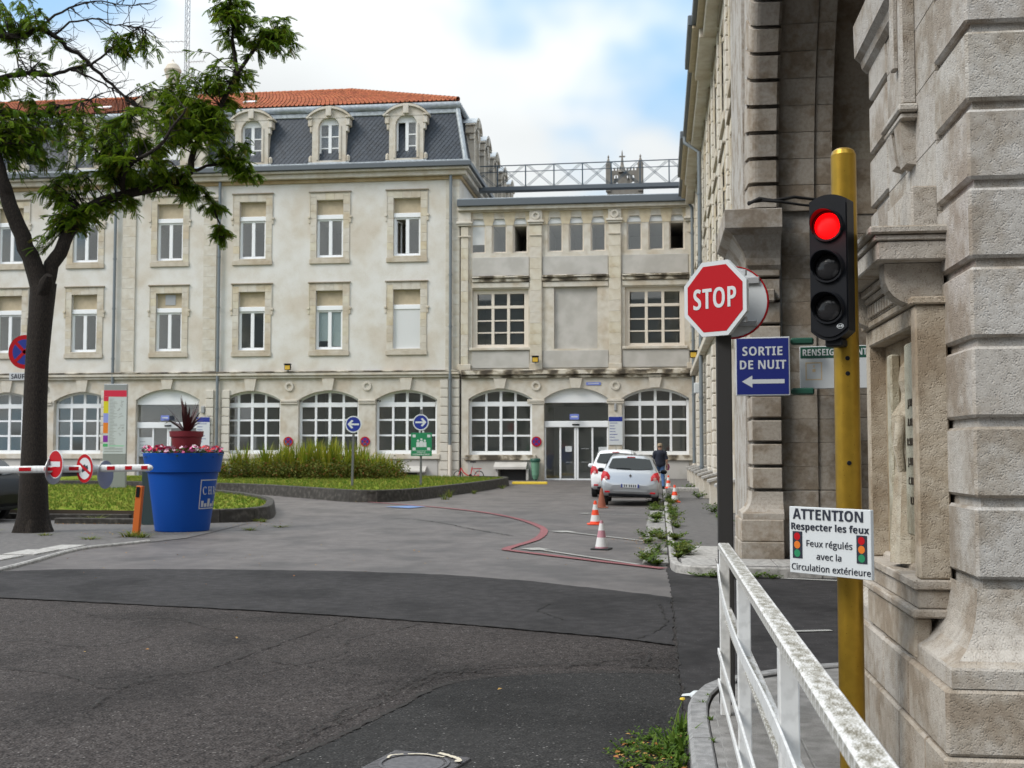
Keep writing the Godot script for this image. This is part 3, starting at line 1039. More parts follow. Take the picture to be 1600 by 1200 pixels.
	for x in [-31.75, -30.75, -25.45, -24.5, -11.86, -11.24]:
		for k in 11:
			if x < -24 and k == 10:
				continue
			put(qmesh, "quoin_stone", M.limestone, o, at(x, 0.3 + 0.505 * k, 0.05))
	var pms := []
	for k in 4:
		var pm := MB.new()
		stone_tone(pm)
		pm.box(Vector3.ZERO, Vector3(0.78, 0.60, 0.10), 0.006)
		pms.append(pm.mesh())
	for x in [-30.45, -25.55]:
		for k in 16:
			put(pms[rng.randi() % 4], "pilaster_stone", M.limestone, o, at(x, 6.46 + 0.606 * k, 0.04))
		var cm := MB.new()
		cm.bb(Vector3(-0.5, 16.0, 0), Vector3(0.5, 16.14, 0.16), 0.02)
		cm.bb(Vector3(-0.56, 16.15, 0), Vector3(0.56, 16.3, 0.22), 0.02)
		add(cm, "pilaster_capital", M.limestone, o, at(x, 0, 0))
	for k in 18:
		put(pms[rng.randi() % 4], "corner_stone", M.limestone, o, at(-11.42, 6.46 + 0.606 * k, 0.0))
	# cornice and gutter, wrapped round the corner
	for lv in [["frieze", M.limestone, 16.88, 17.08, 0.12], ["cornice", M.limestone, 17.085, 17.36, 0.38], ["cornice_capping", M.limestone, 17.365, 17.5, 0.58], ["gutter", M.dark_zinc, 17.505, 17.78, 0.72], ["gutter_edge", M.zinc, 17.785, 17.88, 0.62]]:
		var cm := MB.new()
		var p: float = lv[4]
		if lv[0] == "frieze":
			cm.col = Color(0.80, 0.66, 0.46)
		cm.bb(Vector3(x0, lv[2], -0.2), Vector3(x1 + p, lv[3], p), 0.025)
		cm.bb(Vector3(x1 - 0.2, lv[2], -24), Vector3(x1 + p, lv[3], -0.201), 0.025)
		add(cm, lv[0], lv[1], o)
	# mansard
	var sm := MB.new()
	var zb := 0.35
	var zt := -0.25
	slated(sm, Vector3(x0, 17.86, zb), Vector3(x1 + 0.35, 17.86, zb), Vector3(x1 - 0.25, 21.05, zt), Vector3(x0, 21.05, zt), 0.26)
	slated(sm, Vector3(x1 + 0.35, 17.86, zb), Vector3(x1 + 0.35, 17.86, -24), Vector3(x1 - 0.25, 21.05, -24), Vector3(x1 - 0.25, 21.05, zt), 0.30)
	var sl := add(sm, "slates", M.slate, o)
	sl.set_meta("kind", "stuff")
	var ub := MB.new()
	ub.q(Vector3(x0, 17.86, zb - 0.03), Vector3(x1 + 0.32, 17.86, zb - 0.03), Vector3(x1 - 0.28, 21.05, zt - 0.03), Vector3(x0, 21.05, zt - 0.03), Vector3.BACK)
	ub.q(Vector3(x1 + 0.32, 17.86, zb - 0.03), Vector3(x1 + 0.32, 17.86, -24), Vector3(x1 - 0.28, 21.05, -24), Vector3(x1 - 0.28, 21.05, zt - 0.03), Vector3.RIGHT)
	add(ub, "slate_backing", M.slate, o)
	var hp := MB.new()
	hp.tube([Vector3(x1 + 0.36, 17.86, zb + 0.01), Vector3(x1 - 0.22, 21.1, zt + 0.02)], [0.14, 0.14], 8)
	add(hp, "hip_flashing", M.zinc, o)
	var zr := MB.new()
	zr.tube([Vector3(x0, 21.18, zt + 0.12), Vector3(x1 - 0.1, 21.18, zt + 0.12), Vector3(x1 - 0.1, 21.18, -24)], [0.2, 0.2, 0.2], 10)
	zr.bb(Vector3(x0, 20.72, zt - 0.1), Vector3(x1 - 0.22, 20.98, zt + 0.14), 0.03)
	zr.bb(Vector3(x0, 21.2, -1.2), Vector3(x1 - 0.3, 21.36, zt + 0.2), 0.04)
	add(zr, "zinc_roll", M.zinc, o)
	# tiled top
	var tm := MB.new()
	var ez := -0.1
	var ry := 24.7
	var rz := -8.0
	var hx := -19.6
	tiled(tm, Vector3(x0, 21.42, ez), Vector3(x1 - 0.15, 21.42, ez), Vector3(hx, ry, rz), Vector3(x0, ry, rz), 138, 18, 0.09)
	tiled(tm, Vector3(x1 - 0.15, 21.42, ez), Vector3(x1 - 0.15, 21.42, -16.0), Vector3(hx, ry, rz), Vector3(hx, ry, rz), 40, 18, 0.09)
	var rt := add(tm, "roof_tiles", M.roof_tile, o)
	rt.set_meta("kind", "stuff")
	var rd := MB.new()
	rd.q(Vector3(x0, 21.40, ez - 0.05), Vector3(x1 - 0.2, 21.40, ez - 0.05), Vector3(hx, ry - 0.05, rz), Vector3(x0, ry - 0.05, rz), Vector3.BACK + Vector3.UP)
	rd.t3(Vector3(x1 - 0.2, 21.40, ez - 0.05), Vector3(x1 - 0.2, 21.40, -16), Vector3(hx, ry - 0.05, rz), Vector3.RIGHT + Vector3.UP)
	rd.q(Vector3(x0, 21.40, -16), Vector3(x1 - 0.2, 21.40, -16), Vector3(hx, ry - 0.05, rz), Vector3(x0, ry - 0.05, rz), Vector3.FORWARD + Vector3.UP)
	add(rd, "roof_boards", M.roof_tile, o)
	var cap := MB.new()
	cap.lathe([Vector2(0.15, 0.0), Vector2(0.12, 0.42)], 8)
	var capm := cap.mesh()
	var e0 := Vector3(x1 - 0.15, 21.5, ez)
	var e1 := Vector3(hx, ry + 0.05, rz)
	var cnt := 28
	for i in cnt:
		var p := e0.lerp(e1, float(i) / cnt)
		put(capm, "hip_tile", M.roof_tile, o, Transform3D(Basis(Quaternion(Vector3.UP, (e1 - e0).normalized())), p))
	for i in 60:
		put(capm, "ridge_tile", M.roof_tile, o, Transform3D(Basis(Vector3.BACK, PI / 2), Vector3(hx - 0.42 * i, ry + 0.03, rz)))
	for x in [-24.3, -33.5]:
		var sk := MB.new()
		sk.bb(Vector3(-0.36, 0, -0.26), Vector3(0.36, 0.1, 0.26), 0.02)
		add(sk, "skylight", M.white_pvc, o, Transform3D(Basis(Vector3.RIGHT, 0.38), Vector3(x, 22.55, -2.75)))
	for x in cols:
		if x != -28.0:
			dormer(o, at(x + 0.02, 17.95, 0.45), x == -14.03)
	for k in 5:
		dormer(o, at(x1 + 0.45, 17.95, -3.2 - 4.0 * k, 90), false, false)
	# centre pavilion gable with segmental pediment and urn
	var ped := sub("central_dormer", o, at(-28.0, 17.9, 0.55))
	var gm := MB.new()
	wall(gm, -2.3, 2.3, 0, 2.9, 0, [[-0.75, 0.75, 0.1, 2.7]], 0.4)
	var pp := PackedVector2Array()
	for s in 19:
		var x := lerpf(2.3, -2.3, s / 18.0)
		pp.append(Vector2(x, arc_y(x, -2.3, 2.3, 3.2, 4.35)))
	pp.append(Vector2(-2.3, 2.9))
	pp.append(Vector2(2.3, 2.9))
	gm.prism(pp, -0.9, -0.001)
	for s in [-1.0, 1.0]:
		gm.q(Vector3(s * 2.3, 0, 0), Vector3(s * 2.3, 2.9, 0), Vector3(s * 2.3, 2.9, -0.9), Vector3(s * 2.3, 0, -0.9), Vector3(s, 0, 0))
		gm.bb(Vector3(s * 1.1, 0.2, 0), Vector3(s * 1.7, 2.75, 0.1), 0.02)
	gm.bb(Vector3(-2.5, 2.78, -0.4), Vector3(2.5, 3.0, 0.18), 0.03)
	add(gm, "stone_front", M.limestone, ped)
	var hm := MB.new()
	for s in 18:
		var a := lerpf(-2.6, 2.6, s / 18.0)
		var b := lerpf(-2.6, 2.6, (s + 1) / 18.0)
		var fa := arc_y(a, -2.6, 2.6, 3.25, 4.55)
		var fb := arc_y(b, -2.6, 2.6, 3.25, 4.55)
		hm.prism(PackedVector2Array([Vector2(a, fa - 0.26), Vector2(b, fb - 0.26), Vector2(b, fb), Vector2(a, fa)]), -0.9, 0.22)
	add(hm, "pediment_moulding", M.limestone, ped)
	var um := MB.new()
	um.lathe([Vector2(0.0, 4.5), Vector2(0.5, 4.5), Vector2(0.42, 4.75), Vector2(0.2, 4.95), Vector2(0.36, 5.3), Vector2(0.5, 5.8), Vector2(0.34, 6.1), Vector2(0.1, 6.3), Vector2(0.0, 6.5)], 16)
	add(um, "urn", M.limestone, ped, at(0.1, 0, -0.3))
	var wm := MB.new()
	wm.bb(Vector3(-0.75, 0.1, -0.36), Vector3(0.75, 2.7, -0.30))
	add(wm, "shutter", M.shutter_slats, ped)


func link_building() -> void:
	var o := thing("link_building", "two storey buff stone link block with sliding entrance and narrow windows", "building", Vector3(0, 0, -65))
	var x0 := -10.9
	var x1 := 2.1
	var bays := [-8.72, -4.52, -0.19]
	var trip := [[-9.97, -8.78, -7.6], [-5.65, -4.47, -3.26], [-1.27, -0.08, 1.06]]
	var up := []
	for t in trip:
		for x in t:
			up.append([x - 0.42, x + 0.42, 12.65, 14.58])
	up.append([-8.72 - 1.58, -8.72 + 1.58, 7.35, 10.62])
	up.append([-4.52 - 1.2, -4.52 + 1.2, 7.25, 10.68])
	up.append([-0.19 - 1.62, -0.19 + 1.62, 7.35, 10.62])
	var m := MB.new()
	wall(m, x0, x1, 5.9, 15.3, 0, up, 0.35)
	add(m, "upper_wall", M.limestone, o)
	var lm := MB.new()
	wall(lm, x0, x1, 0, 5.9, 0.02, [[-8.72 - 1.78, -8.72 + 1.78, 1.4, 4.5, 5.05], [-4.52 - 1.77, -4.52 + 1.77, 0, 4.5, 5.08], [-0.19 - 1.82, -0.19 + 1.82, 1.4, 4.5, 5.05]], 0.45)
	add(lm, "ground_floor_wall", M.limestone, o)
	var rf := MB.new()
	rf.bb(Vector3(x0, 15.2, -9), Vector3(x1, 15.38, -0.3))
	add(rf, "flat_roof", M.dark_zinc, o)
	var bk := MB.new()
	bk.q(Vector3(x0, 0, -8.9), Vector3(x1, 0, -8.9), Vector3(x1, 15.2, -8.9), Vector3(x0, 15.2, -8.9), Vector3.FORWARD)
	add(bk, "rear_wall", M.limestone, o)
	arched_window(o, -8.72, 1.4, 0, 3.56, 4.5, 5.05)
	arched_window(o, -0.19, 1.4, 0, 3.64, 4.5, 5.05)
	entrance(o, -4.52, 0, 3.54, 4.5, 5.08)
	for x in bays:
		var ks := MB.new()
		ks.prism(PackedVector2Array([Vector2(-0.24, 5.07), Vector2(0.24, 5.07), Vector2(0.36, 5.62), Vector2(-0.36, 5.62)]), 0.0, 0.14)
		add(ks, "keystone", M.limestone, o, at(x, 0, 0.02))
		if x != -4.52:
			var sl := MB.new()
			sl.bb(Vector3(-2.0, 1.1, 0.02), Vector3(2.0, 1.395, 0.17), 0.02)
			add(sl, "sill", M.blackened_stone, o, at(x, 0, 0))
			var pl := MB.new()
			pl.bb(Vector3(-1.8, 0.0, 0.02), Vector3(1.8, 1.095, 0.06), 0.01)
			add(pl, "apron_panel", M.cement, o, at(x, 0, 0))
	var ch := MB.new()
	ch.prism(PackedVector2Array([Vector2(0.06, 0.62), Vector2(0.7, 0.62), Vector2(0.7, 0.74), Vector2(0.06, 1.02)]), -0.85, 0.95, Transform3D(Basis(Vector3.UP, deg_to_rad(-90)), Vector3(-8.05, 0, 0)))
	for x in [-8.9, -7.22]:
		ch.bb(Vector3(x, 0, 0.06), Vector3(x + 0.14, 0.62, 0.55), 0.02)
	add(ch, "cellar_hood", M.cement, o)
	var cg := MB.new()
	cg.bb(Vector3(-8.7, 0, 0.07), Vector3(-7.3, 0.6, 0.1))
	add(cg, "cellar_grille", M.dark_post, o)
	for x in [-6.72, -2.35]:
		var r := MB.new()
		r.lathe([Vector2(0.13, 0.0), Vector2(0.15, 0.07), Vector2(0.25, 0.07), Vector2(0.28, 0.0)], 20, Transform3D(Basis(Vector3.RIGHT, PI / 2), Vector3(0, 5.2, 0.02)))
		r.lathe([Vector2(0.11, 0.0), Vector2(0.13, 0.07), Vector2(0.22, 0.07), Vector2(0.25, 0.0)], 20, Transform3D(Basis(Vector3.RIGHT, PI / 2), Vector3(0, 14.68, 0.16)))
		add(r, "roundel", M.limestone, o, at(x, 0, 0))
		var im := MB.new()
		im.bb(Vector3(-0.48, 4.2, 0.02), Vector3(0.48, 4.3, 0.08), 0.02)
		im.bb(Vector3(-0.48, 4.31, 0.02), Vector3(0.48, 4.46, 0.11), 0.02)
		add(im, "impost", M.limestone, o, at(x, 0, 0))
	# pilasters of single blocks
	var pms := []
	for k in 4:
		var pm := MB.new()
		stone_tone(pm)
		pm.box(Vector3.ZERO, Vector3(0.66, 0.60, 0.30), 0.008)
		pms.append(pm.mesh())
	for x in [-10.72, -6.72, -2.35, 1.9]:
		for k in 14:
			if k == 0:
				continue
			put(pms[rng.randi() % 4], "pilaster_stone", M.limestone, o, Transform3D(Basis.from_scale(Vector3(1.0 if x == -6.72 or x == -2.35 else 0.62, 1, 1)), Vector3(x, 6.2 + 0.606 * k - 0.25, 0.0)))
		var cm := MB.new()
		cm.bb(Vector3(-0.40, 14.18, 0.0), Vector3(0.40, 14.28, 0.22), 0.02)
		cm.bb(Vector3(-0.46, 14.29, 0.0), Vector3(0.46, 14.42, 0.28), 0.02)
		cm.bb(Vector3(-0.36, 14.43, 0.0), Vector3(0.36, 14.945, 0.15), 0.01)
		add(cm, "pilaster_capital", M.limestone, o, at(x, 0, 0))
		var pb := MB.new()
		pb.bb(Vector3(-0.36, 5.9, 0.0), Vector3(0.36, 6.42, 0.2), 0.02)
		add(pb, "pilaster_base", M.limestone, o, at(x, 0, 0))
		var pn := MB.new()
		pn.bb(Vector3(-0.36, 13.55, 0.15), Vector3(0.36, 13.63, 0.20), 0.01)
		add(pn, "pilaster_band", M.limestone, o, at(x, 0, 0))
	# yellowish lintel stones over the narrow windows
	for t in trip:
		for i in 4:
			var lx: float = [t[0] - 0.6, (t[0] + t[1]) / 2, (t[1] + t[2]) / 2, t[2] + 0.6][i]
			var lm2 := MB.new()
			lm2.col = Color(0.98, 0.90, 0.74)
			lm2.prism(PackedVector2Array([Vector2(-0.22, 14.2), Vector2(0.22, 14.2), Vector2(0.34, 14.94), Vector2(-0.34, 14.94)]), 0.0, 0.02)
			add(lm2, "lintel_stone", M.limestone, o, at(lx if i > 0 else t[0] - 0.64, 0, 0))
	# narrow windows
	var n := 0
	for t in trip:
		for x in t:
			var w := sub("narrow_window", o, at(x, 12.65, 0))
			var hm := MB.new()
			hm.bb(Vector3(-0.42, 1.60, -0.30), Vector3(0.42, 1.93, -0.12), 0.02)
			add(hm, "roller_box", M.shutter_slats, w)
			for s in [-1.0, 1.0]:
				var cm := MB.new()
				cm.prism(PackedVector2Array([Vector2(s * 0.42, 1.935), Vector2(s * 0.26, 1.935), Vector2(s * 0.31, 1.80), Vector2(s * 0.42, 1.62)]), -0.1, -0.002)
				add(cm, "shoulder_stone", M.limestone, w)
			var fm := MB.new()
			fm.bb(Vector3(-0.42, 0.0, -0.28), Vector3(-0.34, 1.6, -0.18))
			fm.bb(Vector3(0.34, 0.0, -0.28), Vector3(0.42, 1.6, -0.18))
			fm.bb(Vector3(-0.34, 0.0, -0.28), Vector3(0.34, 0.09, -0.18))
			fm.bb(Vector3(-0.34, 1.52, -0.28), Vector3(0.34, 1.6, -0.18))
			add(fm, "frame", M.cream_paint, w)
			room(w, -0.34, 0.34, 0.09, 1.52, -0.28)
			if n == 2 or n == 8:
				pass  # the sash stands open
			elif n == 0:
				var sh := MB.new()
				for i in 14:
					sh.q(Vector3(-0.34, 0.5 + 0.078 * i, -0.2), Vector3(0.34, 0.5 + 0.078 * i, -0.2), Vector3(0.34, 0.578 + 0.078 * i, -0.19), Vector3(-0.34, 0.578 + 0.078 * i, -0.19), Vector3.BACK)
				add(sh, "roller_shutter", M.shutter_slats, w)
				pane(w, -0.34, 0.34, 0.09, 1.52, -0.235)
			else:
				pane(w, -0.34, 0.34, 0.09, 1.52, -0.235)
			n += 1
	# smooth cement spandrels and their hood mouldings
	for b in [[-10.3, -7.1], [-6.35, -2.72], [-1.95, 1.65]]:
		var sp := MB.new()
		sp.bb(Vector3(b[0], 11.35, 0.0), Vector3(b[1], 12.4, 0.05), 0.01)
		add(sp, "spandrel_panel", M.cement, o)
		var hd := MB.new()
		hd.bb(Vector3(b[0] - 0.02, 11.0, 0.0), Vector3(b[1] + 0.02, 11.2, 0.16), 0.03)
		hd.bb(Vector3(b[0] - 0.02, 11.205, 0.0), Vector3(b[1] + 0.02, 11.34, 0.26), 0.03)
		add(hd, "hood_moulding", M.blackened_stone, o)
		var lt := MB.new()
		lt.bb(Vector3(b[0], 10.69, 0.0), Vector3(b[1], 10.97, 0.08), 0.01)
		add(lt, "lintel", M.limestone, o)
		var ap := MB.new()
		ap.bb(Vector3(b[0], 6.2, 0.0), Vector3(b[1], 7.15, 0.05), 0.01)
		add(ap, "apron_panel", M.cement, o)
	for e in [[-8.72, 3.16], [-0.19, 3.24]]:
		var w := sub("large_window", o, at(e[0], 7.35, 0))
		var hw: float = e[1] / 2
		room(w, -hw, hw, 0.01, 3.26, -0.36, 5.0)
		var fm := MB.new()
		fm.bb(Vector3(-hw, 0, -0.34), Vector3(-hw + 0.26, 3.27, -0.2), 0.01)
		fm.bb(Vector3(hw - 0.26, 0, -0.34), Vector3(hw, 3.27, -0.2), 0.01)
		fm.bb(Vector3(-hw + 0.261, 0, -0.34), Vector3(hw - 0.261, 0.18, -0.2), 0.01)
		fm.bb(Vector3(-hw + 0.261, 3.02, -0.34), Vector3(hw - 0.261, 3.27, -0.2), 0.01)
		fm.bb(Vector3(-hw + 0.261, 2.2, -0.34), Vector3(hw - 0.261, 2.36, -0.19), 0.01)
		var cw: float = (e[1] - 0.52) / 3
		for i in [1, 2]:
			var x: float = -hw + 0.26 + cw * i
			fm.bb(Vector3(x - 0.08, 0.181, -0.34), Vector3(x + 0.08, 2.199, -0.195), 0.01)
			fm.bb(Vector3(x - 0.08, 2.361, -0.34), Vector3(x + 0.08, 3.019, -0.195), 0.01)
		for y in [0.85, 1.52]:
			fm.bb(Vector3(-hw + 0.27, y - 0.035, -0.32), Vector3(hw - 0.27, y + 0.035, -0.22))
		add(fm, "frame", M.cream_paint, w)
		for i in 3:
			var xa: float = -hw + 0.26 + cw * i + 0.07
			for r in [[0.18, 0.82], [0.885, 1.485], [1.555, 2.2], [2.36, 3.02]]:
				pane(w, xa, xa + cw - 0.14, r[0], r[1], -0.27)
		var sl := MB.new()
		sl.bb(Vector3(-hw - 0.15, -0.16, 0.0), Vector3(hw + 0.15, -0.003, 0.14), 0.02)
		add(sl, "sill", M.limestone, w)
	var bl := MB.new()
	bl.bb(Vector3(-4.52 - 1.19, 7.26, -0.3), Vector3(-4.52 + 1.19, 10.67, -0.16))
	add(bl, "walled_up_window", M.cement, o)
	var sc := MB.new()
	sc.bb(Vector3(x0, 5.64, 0.02), Vector3(x1, 5.8, 0.16), 0.02)
	sc.bb(Vector3(x0, 5.805, 0.02), Vector3(x1, 6.1, 0.30), 0.04)
	add(sc, "string_course", M.blackened_stone, o)
	for lv in [["frieze", M.limestone, 14.95, 15.02, 0.17], ["cornice", M.limestone, 15.025, 15.24, 0.34], ["gutter", M.dark_zinc, 15.245, 15.62, 0.5], ["gutter_edge", M.zinc, 15.623, 15.68, 0.42]]:
		var cm := MB.new()
		cm.bb(Vector3(x0 - 0.2, lv[2], -0.3), Vector3(x1 - 0.3, lv[3], lv[4]), 0.02)
		add(cm, lv[0], lv[1], o)
	notice("entrance_plate", "small blue plate above the sliding doors of link block", -4.6, 3.48, -64.93, 0.5, 0.3, null, 0)
	notice("wall_plate", "narrow blue and white plate beside roundel above the sliding doors", -3.55, 5.3, -64.96, 0.8, 0.16, null, 0)
	notice("information_board", "tall white information board with blue bands beside the sliding doors", -2.35, 2.72, -64.94, 0.76, 1.55, M.sign_blue, 7)
	notice("paper_notice", "white paper notice on the middle glass of sliding doors", -4.95, 1.72, -65.29, 0.36, 0.3, null, 3)
	notice("paper_notice", "wide paper notice on the sliding doors' outer pane near the board", -3.05, 1.62, -65.28, 0.5, 0.42, null, 3)
	var lb := thing("wall_lamp", "small grey wall lamp above the information board", "lamp", Vector3(-2.35, 4.0, -64.95))
	var lbm := MB.new()
	lbm.box(Vector3.ZERO, Vector3(0.14, 0.4, 0.12), 0.03)
	add(lbm, "housing", M.galvanised, lb)
	floodlight(-6.72, 6.42, -64.75, "small floodlight on the pilaster left of the walled-up window")
	# waste bag holder
	var wb := thing("waste_bag_holder", "green waste bag holder hanging beside the sliding doors", "bin", Vector3(-6.72, 0, -64.55))
	var wm := MB.new()
	wm.lathe([Vector2(0.0, 0.06), Vector2(0.12, 0.06), Vector2(0.2, 0.3), Vector2(0.24, 0.95), Vector2(0.245, 1.05)], 14)
	var bagm := mat("green_bag", lin(0.13, 0.28, 0.19), 0.5)
	add(wm, "bag", bagm, wb)
	var wl := MB.new()
	wl.lathe([Vector2(0.28, 1.02), Vector2(0.29, 1.1), Vector2(0.26, 1.2), Vector2(0.0, 1.22)], 14)
	wl.bb(Vector3(-0.04, 0.0, -0.36), Vector3(0.04, 1.15, -0.30))
	wl.bb(Vector3(-0.04, 1.04, -0.31), Vector3(0.04, 1.1, -0.2))
	add(wl, "lid", M.deep_green, wb)


func footbridge() -> void:
	var o := thing("footbridge", "dark blue steel lattice footbridge above the roof of link block", "bridge", Vector3(0, 0, -69.5))
	var x0 := -11.2
	var x1 := 2.4
	var bm := MB.new()
	bm.bb(Vector3(x0, 17.16, -0.6), Vector3(x1, 17.42, 0.0), 0.02)
	add(bm, "deck_beam", M.dark_zinc, o)
	for zz in [0.0]:
		var h := MB.new()
		h.tube([Vector3(x0, 18.66, zz), Vector3(x1, 18.76, zz)], [0.032, 0.032], 6)
		h.tube([Vector3(x0, 18.28, zz), Vector3(x1, 18.36, zz)], [0.024, 0.024], 6)
		add(h, "handrail", M.bridge_steel, o)
		var nb := 8
		var st := (x1 - x0) / nb
		for i in nb + 1:
			var x := x0 + st * i
			var p := MB.new()
			p.bb(Vector3(x - 0.035, 17.42, zz - 0.03), Vector3(x + 0.035, 18.7, zz + 0.03))
			add(p, "post", M.bridge_steel, o)
			if i == nb:
				continue
			for dd in [-0.14, 0.14]:
				var d := MB.new()
				d.tube([Vector3(x + 0.05 + maxf(0, dd), 17.43, zz), Vector3(x + st - 0.05 + minf(0, dd), 18.68, zz)], [0.017, 0.017], 5)
				d.tube([Vector3(x + 0.05 + maxf(0, dd), 18.68, zz), Vector3(x + st - 0.05 + minf(0, dd), 17.43, zz)], [0.017, 0.017], 5)
				add(d, "diagonal_brace", M.bridge_steel, o)


func church_tower() -> void:
	var o := thing("church_tower", "distant grey gothic church tower with pinnacles behind the footbridge", "tower", Vector3(-6.05, 0.8, -222))
	var m := MB.new()
	m.bb(Vector3(-3.2, 0, -3.2), Vector3(3.2, 49.6, 3.2), 0.1)
	var tw := mat("tower_stone", lin(0.34, 0.335, 0.33), 0.95, 0, M.limestone.albedo_texture, 0.2)
	add(m, "shaft", tw, o)
	for a in 4:
		var T := at(0, 0, 0, 90 * a)
		var g2 := MB.new()
		wall(g2, -3.2, 3.2, 49.6, 53.0, 3.2, [[-1.9, -1.2, 50.6, 51.6, 52.3], [0.5, 1.0, 50.6, 51.6, 52.2], [1.3, 1.8, 50.6, 51.6, 52.2]], 0.5)
		for k in 9:
			g2.bb(Vector3(-2.6 + 0.6 * k, 53.0, 2.8), Vector3(-2.3 + 0.6 * k, 53.5, 3.2))
		add(g2, "openwork_parapet", tw, o, T)
		var c := MB.new()
		var hgt := 55.5 if a != 1 else 56.2
		c.bb(Vector3(2.5, 49, 2.5), Vector3(3.45, hgt - 1.4, 3.45), 0.1)
		c.lathe([Vector2(0.62, hgt - 1.4), Vector2(0.1, hgt), Vector2(0.22, hgt + 0.15), Vector2(0.0, hgt + 0.6)], 6, Transform3D(Basis(), Vector3(2.97, 0, 2.97)))
		add(c, "pinnacle", tw, o, T)
	var f := MB.new()
	f.lathe([Vector2(0.8, 52.6), Vector2(0.3, 54.0), Vector2(0.16, 55.4), Vector2(0.12, 56.3), Vector2(0.0, 57.0)], 8, at(-0.4, 0, 3.2))
	f.bb(Vector3(-0.95, 55.5, 3.1), Vector3(0.15, 55.75, 3.3))
	add(f, "cross_finial", tw, o)


# ---------- right-hand wing, archway and near pier ----------
func addw(m: MB, called: String, mt: Material, parent: Node3D) -> MeshInstance3D:
	return add(m, called, mt, parent, Transform3D(Basis(), -parent.position))


# a moulding swept along a left face (x = xp, from z = za to z = zc) and round the corner along the front face (to x = xe); prof: (out, y)
func moulding(m: MB, prof: Array, xp: float, za: float, zc: float, xe: float) -> void:
	for i in prof.size() - 1:
		var p: Vector2 = prof[i]
		var r: Vector2 = prof[i + 1]
		var e := r - p
		var o2 := Vector2(e.y, -e.x)
		if o2.length() < 1e-5:
			continue
		m.q(Vector3(xp - p.x, p.y, za), Vector3(xp - p.x, p.y, zc + p.x), Vector3(xp - r.x, r.y, zc + r.x), Vector3(xp - r.x, r.y, za), Vector3(-o2.x, o2.y, 0))
		if xe > xp:
			m.q(Vector3(xp - p.x, p.y, zc + p.x), Vector3(xe, p.y, zc + p.x), Vector3(xe, r.y, zc + r.x), Vector3(xp - r.x, r.y, zc + r.x), Vector3(0, o2.y, o2.x))
	var poly := PackedVector2Array()
	for p in prof:
		poly.append(Vector2(-p.x, p.y))
	poly.append(Vector2(0.05, prof[prof.size() - 1].y))
	poly.append(Vector2(0.05, prof[0].y))
	var ix := Geometry2D.triangulate_polygon(poly)
	for i in range(0, ix.size(), 3):
		m.t3(Vector3(xp + poly[ix[i]].x, poly[ix[i]].y, za), Vector3(xp + poly[ix[i + 1]].x, poly[ix[i + 1]].y, za), Vector3(xp + poly[ix[i + 2]].x, poly[ix[i + 2]].y, za), Vector3.FORWARD)
		if xe <= xp:
			m.t3(Vector3(xp + poly[ix[i]].x, poly[ix[i]].y, zc), Vector3(xp + poly[ix[i + 1]].x, poly[ix[i + 1]].y, zc), Vector3(xp + poly[ix[i + 2]].x, poly[ix[i + 2]].y, zc), Vector3.BACK)
		elif xe > xp:
			m.t3(Vector3(xe, poly[ix[i]].y, zc - poly[ix[i]].x), Vector3(xe, poly[ix[i + 1]].y, zc - poly[ix[i + 1]].x), Vector3(xe, poly[ix[i + 2]].y, zc - poly[ix[i + 2]].x), Vector3.RIGHT)


func near_tone(m: MB, warm := 0.0) -> void:
	var k := rng.randf_range(0.9, 1.06) * lerpf(1.0, 0.86, clampf(warm - 0.3, 0, 1))
	m.uo = Vector2(rng.randf(), rng.randf()) * 9.0
	var w := clampf(warm * 0.8 + rng.randf_range(-0.1, 0.2), 0, 1)
	m.col = Color(k, k * lerpf(1.0, 0.915, w), k * lerpf(1.0, 0.81, w))


